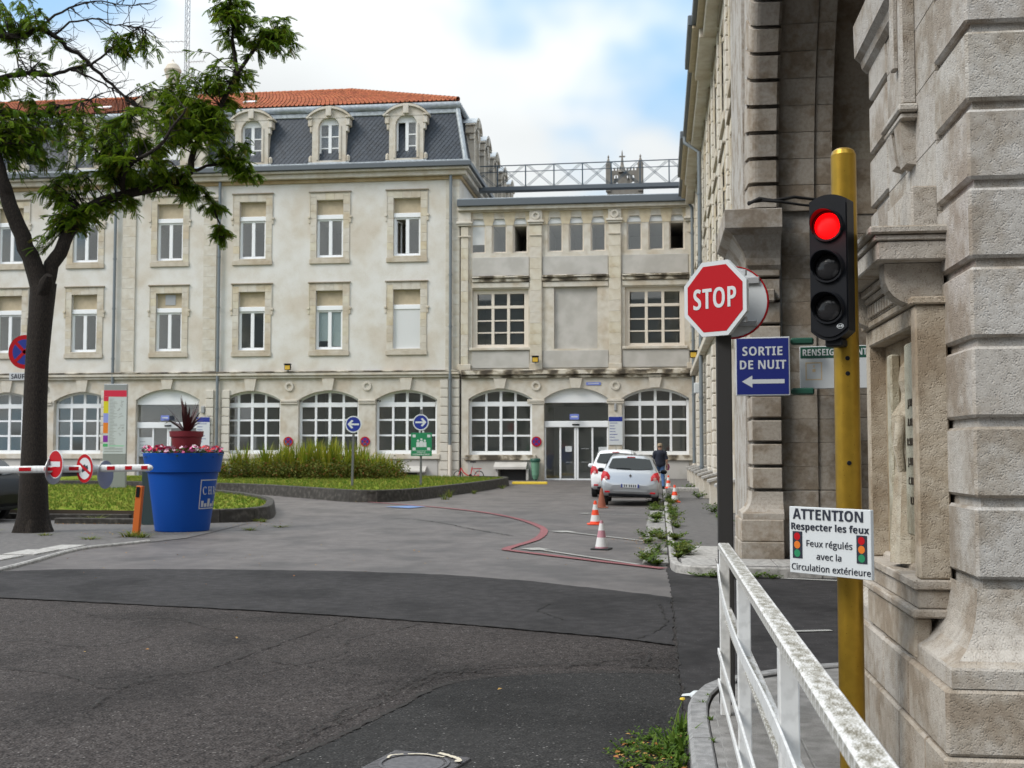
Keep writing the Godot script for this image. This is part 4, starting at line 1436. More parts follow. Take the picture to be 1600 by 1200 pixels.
func wing() -> void:
	var o := thing("hospital_wing", "tall stone wing with grey downpipes receding towards the link block", "building", Vector3(2.0, 0, -65), -90)
	var L := 46.0
	var up := []
	var low := []
	var xs := []
	for k in 10:
		xs.append(3.0 + 4.4 * k)
	for x in xs:
		up.append([x - 0.78, x + 0.78, 7.0, 10.1])
		up.append([x - 0.78, x + 0.78, 11.6, 14.4])
		low.append([x - 1.5, x + 1.5, 1.5, 4.4, 4.95])
	var m := MB.new()
	wall(m, 0.3, L, 5.9, 15.3, 0, up, 0.3)
	add(m, "upper_wall", M.limestone, o)
	var lm := MB.new()
	wall(lm, 0.3, L, 0, 5.9, 0.02, low, 0.4)
	lm.q(Vector3(L, 0, 0.02), Vector3(L, 15.3, 0.02), Vector3(L, 15.3, -8), Vector3(L, 0, -8), Vector3.RIGHT)
	add(lm, "ground_floor_wall", M.limestone, o)
	var bk := MB.new()
	bk.bb(Vector3(0.3, 0, -8), Vector3(L, 15.3, -6.0))
	add(bk, "rear_wall", M.limestone, o)
	for x in xs:
		upper_window(o, x, 7.0, 0, 3.1, "plain")
		upper_window(o, x, 11.6, 0, 2.8, "plain")
		arched_window(o, x, 1.5, 0, 3.0, 4.4, 4.95)
	for lv in [["string_course", M.limestone, 5.65, 5.95, 0.3], ["cornice", M.limestone, 14.95, 15.25, 0.5], ["eave_boards", M.beige_panel, 15.255, 15.35, 0.72], ["gutter", M.dark_zinc, 15.36, 15.68, 0.86]]:
		var cm := MB.new()
		cm.bb(Vector3(0.9 if lv[2] > 14 else 0.32, lv[2], 0.0), Vector3(L, lv[3], lv[4]), 0.03)
		if lv[2] > 14:
			for p in [[5.5, 13.0], [22.5, 27.0]]:
				cm.bb(Vector3(p[0], lv[2] - 0.02, 0.0), Vector3(p[1], lv[3] + 0.02, lv[4] + 0.12), 0.03)
		add(cm, lv[0], lv[1], o)
	var qm := MB.new()
	qm.box(Vector3.ZERO, Vector3(0.62, 0.40, 0.16), 0.03)
	var qmesh := qm.mesh()
	for x in [5.2, 9.6, 14.0, 18.4, 22.8, 27.2, 31.6]:
		for k in 12:
			put(qmesh, "quoin_stone", M.limestone, o, at(x, 0.35 + 0.435 * k, 0.06))
		for k in 21:
			put(qmesh, "quoin_stone", M.limestone, o, Transform3D(Basis.from_scale(Vector3(0.8, 1, 0.6)), Vector3(x, 6.25 + 0.425 * k, 0.03)))
	# light-well boxes along the foot of the wall
	for k in 8:
		var b := thing("light_well_box", ["low stone light well box at the foot of wing, second nearest the archway", "low stone light well box with pale sloping lid nearest the archway"][1 if k == 0 else 0] if k < 2 else "low stone light well box along the foot of the wing", "light well", Vector3(1.70, 0.125, -28.9 - 4.4 * k), 0, "light well boxes along the wing")
		var bm := MB.new()
		bm.prism(PackedVector2Array([Vector2(-0.3, 0), Vector2(0.275, 0), Vector2(0.275, 0.78), Vector2(-0.3, 0.62)]), -0.75, 0.0)
		add(bm, "box", M.limestone, b)
		var lm2 := MB.new()
		lm2.prism(PackedVector2Array([Vector2(-0.36, 0.605), Vector2(0.277, 0.785), Vector2(0.277, 0.85), Vector2(-0.36, 0.675)]), -0.8, 0.05)
		add(lm2, "lid", M.pale_concrete, b)
	downpipe(1.86, -64.1, 15.0, 0.9, "zinc downpipe in the corner between link block and wing", -0.3)
	downpipe(1.78, -50.5, 14.6, 0.12, "zinc downpipe with swan neck on the wing wall", -0.6)
	var lb := thing("wall_box", "white junction box beside downpipe in the corner of wing", "box", Vector3(1.82, 4.6, -57.0))
	var lbm := MB.new()
	lbm.box(Vector3.ZERO, Vector3(0.3, 0.5, 0.4), 0.03)
	add(lbm, "housing", M.sign_white, lb)
	floodlight(1.7, 6.1, -58.5, "small floodlight on the wing wall beside the corner downpipe")


func archway() -> void:
	var P := Vector3(1.28, 0, -12.0)
	var o := thing("stone_archway", "monumental stone archway with rusticated piers and deep dark passage", "archway", P)
	var gy := []
	for k in 40:
		gy.append(1.06 + 0.33 * k)
	# --- near pier: rusticated quoins round a smooth field
	var core := MB.new()
	core.bb(Vector3(1.31, 0.0, -7.26), Vector3(4.4, 14.0, -5.08))
	addw(core, "pier_core", M.near_stone, o)
	var stone := func(size: Vector3, bevel: float, warm: float) -> ArrayMesh:
		var b := MB.new()
		near_tone(b, warm)
		b.box(Vector3.ZERO, size, bevel)
		return b.mesh()
	for k in 20:
		var yc: float = gy[k] + 0.165
		put(stone.call(Vector3(1.30, 0.292, 0.57), 0.012, 0.05), "quoin_stone", M.near_stone, o, Transform3D(Basis(), Vector3(1.28 + 0.65, yc, -5.05 - 0.285) - P))
		put(stone.call(Vector3(1.30, 0.292, 0.57), 0.012, 0.05), "front_stone", M.near_stone, o, Transform3D(Basis(), Vector3(1.28 + 1.956, yc, -5.06 - 0.285) - P))
		put(stone.call(Vector3(0.34, 0.292, 0.54), 0.012, 0.1), "quoin_stone", M.near_stone, o, Transform3D(Basis(), Vector3(1.28 + 0.17, yc, -7.03) - P))
		for j in 2:
			put(stone.call(Vector3(0.3, 0.3285, 0.562), 0.003, 0.1), "field_stone", M.near_stone, o, Transform3D(Basis(), Vector3(1.285 + 0.15, yc, -5.903 - 0.564 * j) - P))
	var cav := [Vector2(0.0, 1.04), Vector2(0.004, 0.98), Vector2(0.012, 0.92), Vector2(0.03, 0.86), Vector2(0.06, 0.805), Vector2(0.10, 0.765), Vector2(0.135, 0.745), Vector2(0.14, 0.735), Vector2(0.14, 0.665)]
	cav.reverse()
	var cm := MB.new()
	near_tone(cm, 0.5)
	moulding(cm, cav, 1.28, -5.62, -5.05, 3.4)
	addw(cm, "corner_base_stone", M.near_stone, o)
	var cm2 := MB.new()
	near_tone(cm2, 0.5)
	moulding(cm2, cav, 1.28, -7.40, -6.78, 0.0)
	addw(cm2, "corner_base_stone", M.near_stone, o)
	var fb := MB.new()
	near_tone(fb, 0.6)
	fb.bb(Vector3(1.21, 0.66, -6.77), Vector3(1.33, 1.058, -5.63), 0.015)
	addw(fb, "field_base_stone", M.near_stone, o)
	# plinth stones
	var zs := [-7.45, -6.95, -6.22, -5.62, -4.9]
	for i in 4:
		var b := MB.new()
		near_tone(b, 0.55)
		b.bb(Vector3(1.115, 0.40, zs[i] + 0.002), Vector3(1.4 if i < 3 else 3.4, 0.662, zs[i + 1] - 0.002), 0.014)
		addw(b, "plinth_stone", M.near_stone, o)
	zs = [-7.45, -6.6, -6.3, -5.8, -5.25, -4.895]
	for i in 5:
		var b := MB.new()
		near_tone(b, 0.85)
		b.bb(Vector3(1.105, 0.1, zs[i] + 0.002), Vector3(1.4 if i < 4 else 3.4, 0.397, zs[i + 1] - 0.002), 0.012)
		addw(b, "plinth_stone", M.near_stone, o)
	# framed panel high above the memorial, with its ledge and corbel, and the block on the memorial's shelf
	var um := MB.new()
	near_tone(um, 0.3)
	um.bb(Vector3(1.215, 3.33, -6.10), Vector3(1.29, 5.4, -6.02), 0.01)
	um.bb(Vector3(1.235, 3.33, -6.42), Vector3(1.29, 5.4, -6.105), 0.01)
	um.bb(Vector3(1.20, 3.55, -6.22), Vector3(1.23, 5.4, -6.15), 0.006)
	addw(um, "panel_frame", M.near_stone, o)
	var ul := MB.new()
	near_tone(ul, 0.3)
	ul.bb(Vector3(1.19, 3.285, -6.46), Vector3(1.29, 3.325, -5.98), 0.01)
	ul.bb(Vector3(1.205, 3.25, -6.44), Vector3(1.29, 3.283, -6.0), 0.008)
	addw(ul, "panel_ledge", M.near_stone, o)
	var uc := MB.new()
	near_tone(uc, 0.3)
	uc.prism(PackedVector2Array([Vector2(1.21, 3.248), Vector2(1.29, 3.248), Vector2(1.29, 3.03), Vector2(1.24, 3.04), Vector2(1.225, 3.1)]), -6.2, -6.05)
	uc.prism(PackedVector2Array([Vector2(1.21, 3.248), Vector2(1.29, 3.248), Vector2(1.29, 3.06), Vector2(1.235, 3.08)]), -6.4, -6.28)
	addw(uc, "corbel", M.near_stone, o)
	var ap := MB.new()
	near_tone(ap, 0.3)
	ap.bb(Vector3(1.17, 2.60, -6.2), Vector3(1.29, 2.83, -5.62), 0.008)
	addw(ap, "raised_block", M.near_stone, o)
	var imp := [Vector2(0.0, 3.9), Vector2(0.03, 3.93), Vector2(0.04, 3.97), Vector2(0.075, 4.0), Vector2(0.08, 4.2), Vector2(0.0, 4.22)]
	var im := MB.new()
	near_tone(im, 0.2)
	moulding(im, imp, 1.28, -7.34, -6.2, 0.0)
	addw(im, "impost_moulding", M.near_stone, o)

	# --- far pier
	var fcore := MB.new()
	fcore.bb(Vector3(1.325, 0, -20.2), Vector3(2.46, 5.0, -17.06))
	fcore.bb(Vector3(1.26, 0, -20.2), Vector3(1.326, 14.0, -17.6))
	fcore.bb(Vector3(1.33, 5.001, -20.2), Vector3(4.4, 14.0, -18.0))
	addw(fcore, "pier_core", M.near_stone, o)
	for k in 11:
		var yc: float = gy[k] + 0.165
		if k < 10:
			put(stone.call(Vector3(0.42, 0.288, 0.80), 0.014, 0.65), "quoin_stone", M.near_stone, o, Transform3D(Basis(), Vector3(1.49, yc, -17.2) - P))
		put(stone.call(Vector3(0.498, 0.327, 0.4), 0.004, 0.85), "jamb_stone", M.near_stone, o, Transform3D(Basis(), Vector3(1.96, yc, -17.18) - P))
		put(stone.call(Vector3(0.24, 0.327, 0.4), 0.004, 0.8), "rib_stone", M.near_stone, o, Transform3D(Basis(), Vector3(2.335, yc, -17.21) - P))
	var jb := MB.new()
	near_tone(jb, 0.6)
	jb.bb(Vector3(1.711, 0.1, -17.38), Vector3(2.209, 1.05, -16.97), 0.01)
	jb.bb(Vector3(2.215, 0.1, -17.4), Vector3(2.455, 1.05, -17.0), 0.01)
	addw(jb, "jamb_base_stone", M.near_stone, o)
	var fcv := MB.new()
	near_tone(fcv, 0.6)
	moulding(fcv, cav, 1.28, -17.62, -16.8, 1.70)
	addw(fcv, "corner_base_stone", M.near_stone, o)
	for e in [[0.36, 0.662, 0.17], [0.1, 0.357, 0.18]]:
		var b := MB.new()
		near_tone(b, 0.8)
		b.bb(Vector3(1.28 - e[2], e[0], -17.9), Vector3(1.70, e[1], -16.8 + e[2]), 0.015)
		addw(b, "plinth_stone", M.near_stone, o)
	var fimp := [Vector2(0.0, 4.14), Vector2(0.05, 4.2), Vector2(0.06, 4.30), Vector2(0.10, 4.40), Vector2(0.17, 4.5), Vector2(0.24, 4.6), Vector2(0.34, 4.66), Vector2(0.36, 4.68), Vector2(0.36, 4.93), Vector2(0.30, 4.95), Vector2(0.0, 4.99)]
	var fi := MB.new()
	near_tone(fi, 0.5)
	moulding(fi, fimp, 1.28, -18.6, -16.8, 1.70)
	addw(fi, "impost_moulding", M.near_stone, o)
	var f2 := MB.new()
	near_tone(f2, 0.5)
	f2.bb(Vector3(1.35, 3.68, -16.83), Vector3(1.62, 3.86, -16.70), 0.02)
	addw(f2, "small_ledge", M.near_stone, o)
	# --- arch ring, soffit and vault; centre of the arch
	var cz := -12.05
	var cy := 5.0
	var R := 4.75
	var N := 42
	for i in N:
		var a0 := PI * i / N + 0.006
		var a1 := PI * (i + 1) / N - 0.006
		var vm := MB.new()
		near_tone(vm, 0.65)
		var prof := [Vector2(1.28, R + 0.85), Vector2(1.28, R + 0.13)]
		for s in 6:
			var t := PI / 2 * s / 5.0
			prof.append(Vector2(1.41 - 0.13 * cos(t), R + 0.13 - 0.13 * sin(t)))
		prof.append(Vector2(1.66, R))
		prof.append(Vector2(1.70, R + 0.04))
		prof.append(Vector2(1.70, R + 0.3))
		for s in 2:
			var b0 := lerpf(a0, a1, s / 2.0)
			var b1 := lerpf(a0, a1, (s + 1) / 2.0)
			for j in prof.size() - 1:
				var p: Vector2 = prof[j]
				var r: Vector2 = prof[j + 1]
				var e := r - p
				var mid := (b0 + b1) / 2
				var rad := Vector3(0, sin(mid), -cos(mid))
				var hint := Vector3(e.y, 0, 0) - rad * e.x
				vm.q(Vector3(p.x, cy + sin(b0) * p.y, cz - cos(b0) * p.y), Vector3(p.x, cy + sin(b1) * p.y, cz - cos(b1) * p.y), Vector3(r.x, cy + sin(b1) * r.y, cz - cos(b1) * r.y), Vector3(r.x, cy + sin(b0) * r.y, cz - cos(b0) * r.y), hint)
		for aa in [a0, a1]:
			var sgn := -1.0 if aa == a0 else 1.0
			var tang := Vector3(0, cos(aa), sin(aa)) * sgn
			for j in range(1, prof.size() - 2):
				vm.t3(Vector3(prof[0].x, cy + sin(aa) * prof[0].y, cz - cos(aa) * prof[0].y), Vector3(prof[j].x, cy + sin(aa) * prof[j].y, cz - cos(aa) * prof[j].y), Vector3(prof[j + 1].x, cy + sin(aa) * prof[j + 1].y, cz - cos(aa) * prof[j + 1].y), tang)
		addw(vm, "voussoir", M.near_stone, o)
		for e in [[1.70, 2.205, R + 0.18], [2.215, 2.455, R + 0.21]]:
			var sm := MB.new()
			near_tone(sm, 0.85)
			var r0: float = e[2]
			var b0 := PI * i / N + 0.0008
			var b1 := PI * (i + 1) / N - 0.0008
			var pts := []
			for aa in [b0, b1]:
				for xx in [e[0] + 0.003, e[1] - 0.003]:
					pts.append(Vector3(xx, cy + sin(aa) * r0, cz - cos(aa) * r0))
			var inw := Vector3(0, -sin(b0), cos(b0))
			sm.q(pts[0], pts[1], pts[3], pts[2], inw)
			sm.q(pts[1], pts[3], pts[3] - inw * 0.4, pts[1] - inw * 0.4, Vector3.RIGHT)
			sm.q(pts[0], pts[2], pts[2] - inw * 0.4, pts[0] - inw * 0.4, Vector3.LEFT)
			sm.q(pts[0], pts[1], pts[1] - inw * 0.06, pts[0] - inw * 0.06, Vector3(0, -cos(b0), -sin(b0)))
			addw(sm, "soffit_stone", M.near_stone, o)
	var ring := MB.new()
	var vault := MB.new()
	for i in N:
		var b0 := PI * i / N
		var b1 := PI * (i + 1) / N
		var k := rng.randf_range(0.85, 1.05)
		vault.col = Color(k, k * 0.9, k * 0.78)
		for e in [[1.30, 2.46, R + 0.24, ring], [2.46, 9.0, R + 0.5, vault]]:
			var r0: float = e[2]
			var inw := Vector3(0, -sin(b0), cos(b0))
			(e[3] as MB).q(Vector3(e[0], cy + sin(b0) * r0, cz - cos(b0) * r0), Vector3(e[1], cy + sin(b0) * r0, cz - cos(b0) * r0), Vector3(e[1], cy + sin(b1) * r0, cz - cos(b1) * r0), Vector3(e[0], cy + sin(b1) * r0, cz - cos(b1) * r0), inw)
		var ra := R + 0.24
		var rb := R + 0.5
		ring.q(Vector3(2.46, cy + sin(b0) * ra, cz - cos(b0) * ra), Vector3(2.46, cy + sin(b1) * ra, cz - cos(b1) * ra), Vector3(2.46, cy + sin(b1) * rb, cz - cos(b1) * rb), Vector3(2.46, cy + sin(b0) * rb, cz - cos(b0) * rb), Vector3.RIGHT)
	addw(ring, "ring_core", M.near_stone, o)
	addw(vault, "vault", M.near_stone, o)
	# passage walls in courses, and the closed gate at its far end
	for k in 15:
		for j in 6:
			put(stone.call(Vector3(1.08, 0.325, 0.2), 0.006, 0.9), "passage_stone", M.near_stone, o, Transform3D(Basis(), Vector3(3.0 + 1.09 * j + (0.3 if k % 2 else 0.0), 0.26 + 0.33 * k, -17.42) - P))
	var ps := MB.new()
	ps.bb(Vector3(2.46, 0, -18.0), Vector3(9.2, 5.3, -17.44))
	ps.bb(Vector3(4.39, 0, -7.2), Vector3(9.2, 5.3, -6.5))
	ps.bb(Vector3(9.2, 0, -18.0), Vector3(9.5, 10.4, -6.5))
	addw(ps, "passage_wall", M.near_stone, o)
	var gt := MB.new()
	gt.bb(Vector3(9.05, 0, -15.0), Vector3(9.19, 5.0, -9.0), 0.02)
	addw(gt, "gate", M.dark_post, o)
	# wall over the arch and roof mass
	var wm := MB.new()
	wall(wm, 0.0, 15.15, 5.0, 14.0, 0, [[2.56, 13.74, 5.0, 5.001, 10.59]], 0.02)
	add(wm, "upper_wall", M.near_stone, o, Transform3D(Basis(Vector3.UP, deg_to_rad(-90)), Vector3(1.30, 0, -20.2) - P))
	var tm := MB.new()
	tm.bb(Vector3(1.0, 14.0, -20.5), Vector3(9.6, 14.5, -4.8), 0.05)
	tm.bb(Vector3(4.4, 5.4, -20.2), Vector3(9.5, 14.0, -18.2))
	tm.bb(Vector3(4.4, 5.4, -6.4), Vector3(9.5, 14.0, -5.1))
	tm.bb(Vector3(4.4, 0.0, -6.49), Vector3(9.5, 5.39, -5.1))
	tm.bb(Vector3(9.51, 0.0, -20.2), Vector3(9.7, 14.0, -5.1))
	addw(tm, "cornice_mass", M.near_stone, o)
	# cables and conduit on the far pier
	var cb := thing("wall_cable", "black cables running along the top of the far pier's impost", "cable", Vector3(1.3, 5.05, -16.6))
	var cbm := MB.new()
	cbm.tube([Vector3(-0.05, -0.02, 0.02), Vector3(0.1, 0.04, 0.1), Vector3(0.3, 0.02, 0.02), Vector3(0.6, 0.09, -0.1), Vector3(1.1, 0.06, -0.3)], [0.025, 0.025, 0.025, 0.022, 0.02], 6)
	cbm.tube([Vector3(-0.05, 0.0, 0.03), Vector3(0.15, 0.01, 0.09), Vector3(0.4, 0.0, 0.03), Vector3(0.7, -0.02, -0.12), Vector3(1.1, -0.03, -0.3)], [0.02, 0.02, 0.02, 0.018, 0.018], 6)
	add(cbm, "cable", M.rubber, cb)
	var cd := thing("conduit", "thin grey conduit running down the far pier of archway", "pipe", Vector3(1.715, 0, -16.95))
	var cdm := MB.new()
	cdm.tube([Vector3(0, 2.6, 0), Vector3(0, 4.95, 0)], [0.022, 0.022], 8)
	add(cdm, "pipe", M.galvanised, cd)


func memorial() -> void:
	var o := thing("memorial_plaque", "carved stone memorial with cornice shelf and list of names on near pier", "memorial", Vector3(1.28, 1.0, -6.1))
	var sh := MB.new()
	sh.col = Color(0.92, 0.9, 0.86)
	sh.bb(Vector3(0.985, 2.46, -6.78), Vector3(1.29, 2.545, -5.46), 0.006)
	sh.bb(Vector3(0.97, 2.548, -6.79), Vector3(1.29, 2.573, -5.45), 0.004)
	sh.bb(Vector3(0.945, 2.576, -6.80), Vector3(1.29, 2.612, -5.43), 0.008)
	addw(sh, "shelf", M.near_stone, o)
	for z in [-5.68, -6.70]:
		var p := PackedVector2Array([Vector2(1.03, 2.457), Vector2(1.29, 2.457), Vector2(1.29, 2.27)])
		for s in 7:
			var t := s / 6.0 * PI / 2
			p.append(Vector2(1.16 - 0.13 * sin(t), 2.27 + 0.13 * (1 - cos(t))))
		var cm := MB.new()
		cm.col = Color(0.95, 0.92, 0.87)
		cm.prism(p, z, z + 0.13)
		addw(cm, "console", M.near_stone, o)
	var fz := MB.new()
	fz.col = Color(0.96, 0.92, 0.86)
	fz.bb(Vector3(1.14, 2.30, -6.56), Vector3(1.29, 2.457, -5.69), 0.006)
	fz.bb(Vector3(1.09, 2.42, -6.56), Vector3(1.138, 2.457, -5.69), 0.006)
	fz.bb(Vector3(1.11, 2.385, -6.56), Vector3(1.138, 2.417, -5.69), 0.006)
	for k in 12:
		fz.bb(Vector3(1.12, 2.31, -6.54 + 0.07 * k), Vector3(1.139, 2.375, -6.50 + 0.07 * k), 0.004)
	addw(fz, "frieze", M.near_stone, o)
	var fr := MB.new()
	fr.col = Color(0.98, 0.90, 0.78)
	fr.bb(Vector3(1.15, 1.03, -5.60), Vector3(1.29, 2.26, -5.50), 0.008)
	fr.bb(Vector3(1.15, 1.03, -6.78), Vector3(1.29, 2.26, -6.70), 0.008)
	fr.bb(Vector3(1.15, 2.17, -6.70), Vector3(1.29, 2.26, -5.601), 0.008)
	fr.bb(Vector3(1.13, 2.262, -6.80), Vector3(1.29, 2.296, -5.48), 0.006)
	fr.bb(Vector3(1.165, 1.03, -5.66), Vector3(1.29, 2.168, -5.602), 0.006)
	addw(fr, "frame", M.near_stone, o)
	var bg := MB.new()
	bg.col = Color(0.82, 0.70, 0.52)
	bg.bb(Vector3(1.24, 1.03, -6.70), Vector3(1.29, 2.168, -5.66))
	addw(bg, "back_panel", M.near_stone, o)
	var np := MB.new()
	np.col = Color(1.12, 1.04, 0.84)
	np.bb(Vector3(1.19, 1.20, -5.96), Vector3(1.24, 2.12, -5.67), 0.008)
	addw(np, "name_panel", M.near_stone, o)
	var np2 := MB.new()
	np2.col = Color(1.12, 1.04, 0.86)
	np2.bb(Vector3(1.19, 1.10, -6.40), Vector3(1.24, 2.10, -6.30), 0.008)
	addw(np2, "name_panel", M.near_stone, o)
	var inkm := mat("carved_letter", lin(0.06, 0.045, 0.03), 0.95)
	var names := ["J. PAG", "A. PETI", "R. SOMM", "J. SIMO", "C. THIE", "R. T"]
	for i in names.size():
		var tr := Transform3D(Basis(Vector3.UP, deg_to_rad(-90)), Vector3(1.187, 1.83 - 0.093 * i, -5.815) - o.position)
		lettering(names[i], 0.035, inkm, o, tr, 0.85)
	# a draped relief figure beside the list
	var fg := MB.new()
	fg.col = Color(1.02, 0.94, 0.80)
	var ring := []
	var prof := [[1.05, 0.13], [1.2, 0.12], [1.4, 0.10], [1.55, 0.085], [1.66, 0.10], [1.78, 0.105], [1.85, 0.05], [1.89, 0.045], [1.95, 0.062], [2.02, 0.05], [2.06, 0.01]]
	for i in prof.size():
		var row := []
		for j in 13:
			var t := PI * j / 12.0
			var fold: float = 1.0 + 0.12 * sin(j * 2.4) * (1.0 if i < 6 else 0.0)
			row.append(Vector3(1.24 - sin(t) * prof[i][1] * 0.7 * fold, prof[i][0], -6.13 + cos(t) * prof[i][1]))
		ring.append(row)
	for i in prof.size() - 1:
		for j in 12:
			fg.q(ring[i][j], ring[i][j + 1], ring[i + 1][j + 1], ring[i + 1][j], Vector3(-1, 0, cos(PI * (j + 0.5) / 12.0)))
	fg.tube([Vector3(1.19, 1.76, -6.05), Vector3(1.16, 1.62, -5.98), Vector3(1.18, 1.5, -5.99)], [0.03, 0.026, 0.02], 8)
	addw(fg, "relief_figure", M.near_stone, o)
	var sl := MB.new()
	sl.col = Color(0.95, 0.9, 0.84)
	sl.bb(Vector3(1.12, 0.985, -6.80), Vector3(1.29, 1.028, -5.48), 0.006)
	sl.bb(Vector3(1.14, 0.90, -6.78), Vector3(1.29, 0.982, -5.50), 0.006)
	sl.bb(Vector3(1.11, 0.86, -6.80), Vector3(1.29, 0.898, -5.48), 0.008)
	addw(sl, "sill", M.near_stone, o)
	var bs := MB.new()
	bs.col = Color(0.92, 0.85, 0.76)
	bs.bb(Vector3(1.13, 0.67, -6.74), Vector3(1.205, 0.857, -5.53), 0.012)
	addw(bs, "base_stone", M.near_stone, o)


# ---------- ground ----------
func smooth(path: Array, k := 6) -> Array:
	var out := []
	var n := path.size()
	for i in n - 1:
		var p0: Vector2 = path[maxi(i - 1, 0)]
		var p1: Vector2 = path[i]
		var p2: Vector2 = path[i + 1]
		var p3: Vector2 = path[mini(i + 2, n - 1)]
		for s in k:
			var t := float(s) / k
			out.append(p1.cubic_interpolate(p2, p0, p3, t))
	out.append(path[n - 1])
	return out


func sheet_mesh(poly: Array, y: float, ragged := 0.0) -> MB:
	var p := PackedVector2Array()
	for i in poly.size():
		var a: Vector2 = poly[i]
		var b: Vector2 = poly[(i + 1) % poly.size()]
		p.append(a)
		if ragged > 0:
			var n := int(a.distance_to(b) / 0.12)
			for s in range(1, mini(n, 60)):
				p.append(a.lerp(b, float(s) / n) + Vector2(rng.randf_range(-1, 1), rng.randf_range(-1, 1)) * ragged)
	var m := MB.new()
	var ix := Geometry2D.triangulate_polygon(p)
	for i in range(0, ix.size(), 3):
		m.t3(Vector3(p[ix[i]].x, y, p[ix[i]].y), Vector3(p[ix[i + 1]].x, y, p[ix[i + 1]].y), Vector3(p[ix[i + 2]].x, y, p[ix[i + 2]].y), Vector3.UP)
	return m


func sheet(called: String, label: String, cat: String, poly: Array, y: float, mt: Material, ragged := 0.0) -> MeshInstance3D:
	var o := add(sheet_mesh(poly, y, ragged), called, mt)
	tag(o, label, cat, "", "structure")
	return o


# a strip of given width along a path, lying at height y
func ribbon(m: MB, path: Array, w: float, y: float, wobble := 0.0) -> void:
	var l := []
	var r := []
	for i in path.size():
		var a: Vector2 = path[maxi(i - 1, 0)]
		var b: Vector2 = path[mini(i + 1, path.size() - 1)]
		var t := (b - a).normalized()
		var n := Vector2(-t.y, t.x)
		var ww := w * (1.0 + rng.randf_range(-wobble, wobble))
		var p: Vector2 = path[i]
		l.append(p + n * ww / 2)
		r.append(p - n * ww / 2)
	for i in path.size() - 1:
		m.q(Vector3(l[i].x, y, l[i].y), Vector3(r[i].x, y, r[i].y), Vector3(r[i + 1].x, y, r[i + 1].y), Vector3(l[i + 1].x, y, l[i + 1].y), Vector3.UP)


# kerb stones along a path, each its own stone; side +1 puts their body to the left of the path
func kerb(parent: Node3D, path: Array, w: float, y0: float, y1: float, step: float, side: float, mt: Material, called := "kerb_stone", batter := 0.0) -> void:
	var cum := [0.0]
	for i in path.size() - 1:
		cum.append(cum[i] + (path[i] as Vector2).distance_to(path[i + 1]))
	var total: float = cum[cum.size() - 1]
	var n := maxi(1, int(round(total / step)))
	var at_len := func(s: float) -> Array:
		var i := 0
		while i < path.size() - 2 and cum[i + 1] < s:
			i += 1
		var f: float = (s - cum[i]) / maxf(1e-6, cum[i + 1] - cum[i])
		var a: Vector2 = path[i]
		var b: Vector2 = path[i + 1]
		var t := (b - a).normalized()
		return [a.lerp(b, f), Vector2(t.y, -t.x) * side]
	for k in n:
		var s0 := total * k / n + 0.006
		var s1 := total * (k + 1) / n - 0.006
		var m := MB.new()
		var kk := rng.randf_range(0.88, 1.08)
		m.col = Color(kk, kk, kk)
		m.uo = Vector2(rng.randf(), rng.randf()) * 9.0
		var secs := []
		var parts := 3 if step < 4 else 2
		for j in parts + 1:
			var e: Array = at_len.call(lerpf(s0, s1, float(j) / parts))
			var p: Vector2 = e[0]
			var nn: Vector2 = e[1]
			var sec := []
			for q in [Vector2(-batter, y0), Vector2(0, y1 - 0.018), Vector2(0.018, y1), Vector2(w - 0.01, y1), Vector2(w, y1 - 0.01), Vector2(w, y0)]:
				var xz: Vector2 = p + nn * q.x
				sec.append(Vector3(xz.x, q.y, xz.y))
			secs.append([sec, nn])
		for j in parts:
			for q in 5:
				var nn: Vector2 = secs[j][1]
				var hint := Vector3(-nn.x, 0.2, -nn.y)
				if q == 1:
					hint = Vector3(-nn.x, 1, -nn.y)
				elif q == 2:
					hint = Vector3.UP
				elif q >= 3:
					hint = Vector3(nn.x, 0.3, nn.y)
				m.q(secs[j][0][q], secs[j + 1][0][q], secs[j + 1][0][q + 1], secs[j][0][q + 1], hint)
		for e in [0, parts]:
			var sec: Array = secs[e][0]
			var dirv: Vector3 = (secs[parts][0][2] - secs[0][0][2]) * (-1.0 if e == 0 else 1.0)
			for q in range(1, 5):
				m.t3(sec[0], sec[q], sec[q + 1], dirv)
		add(m, called, mt, parent, Transform3D(Basis(), -parent.position))


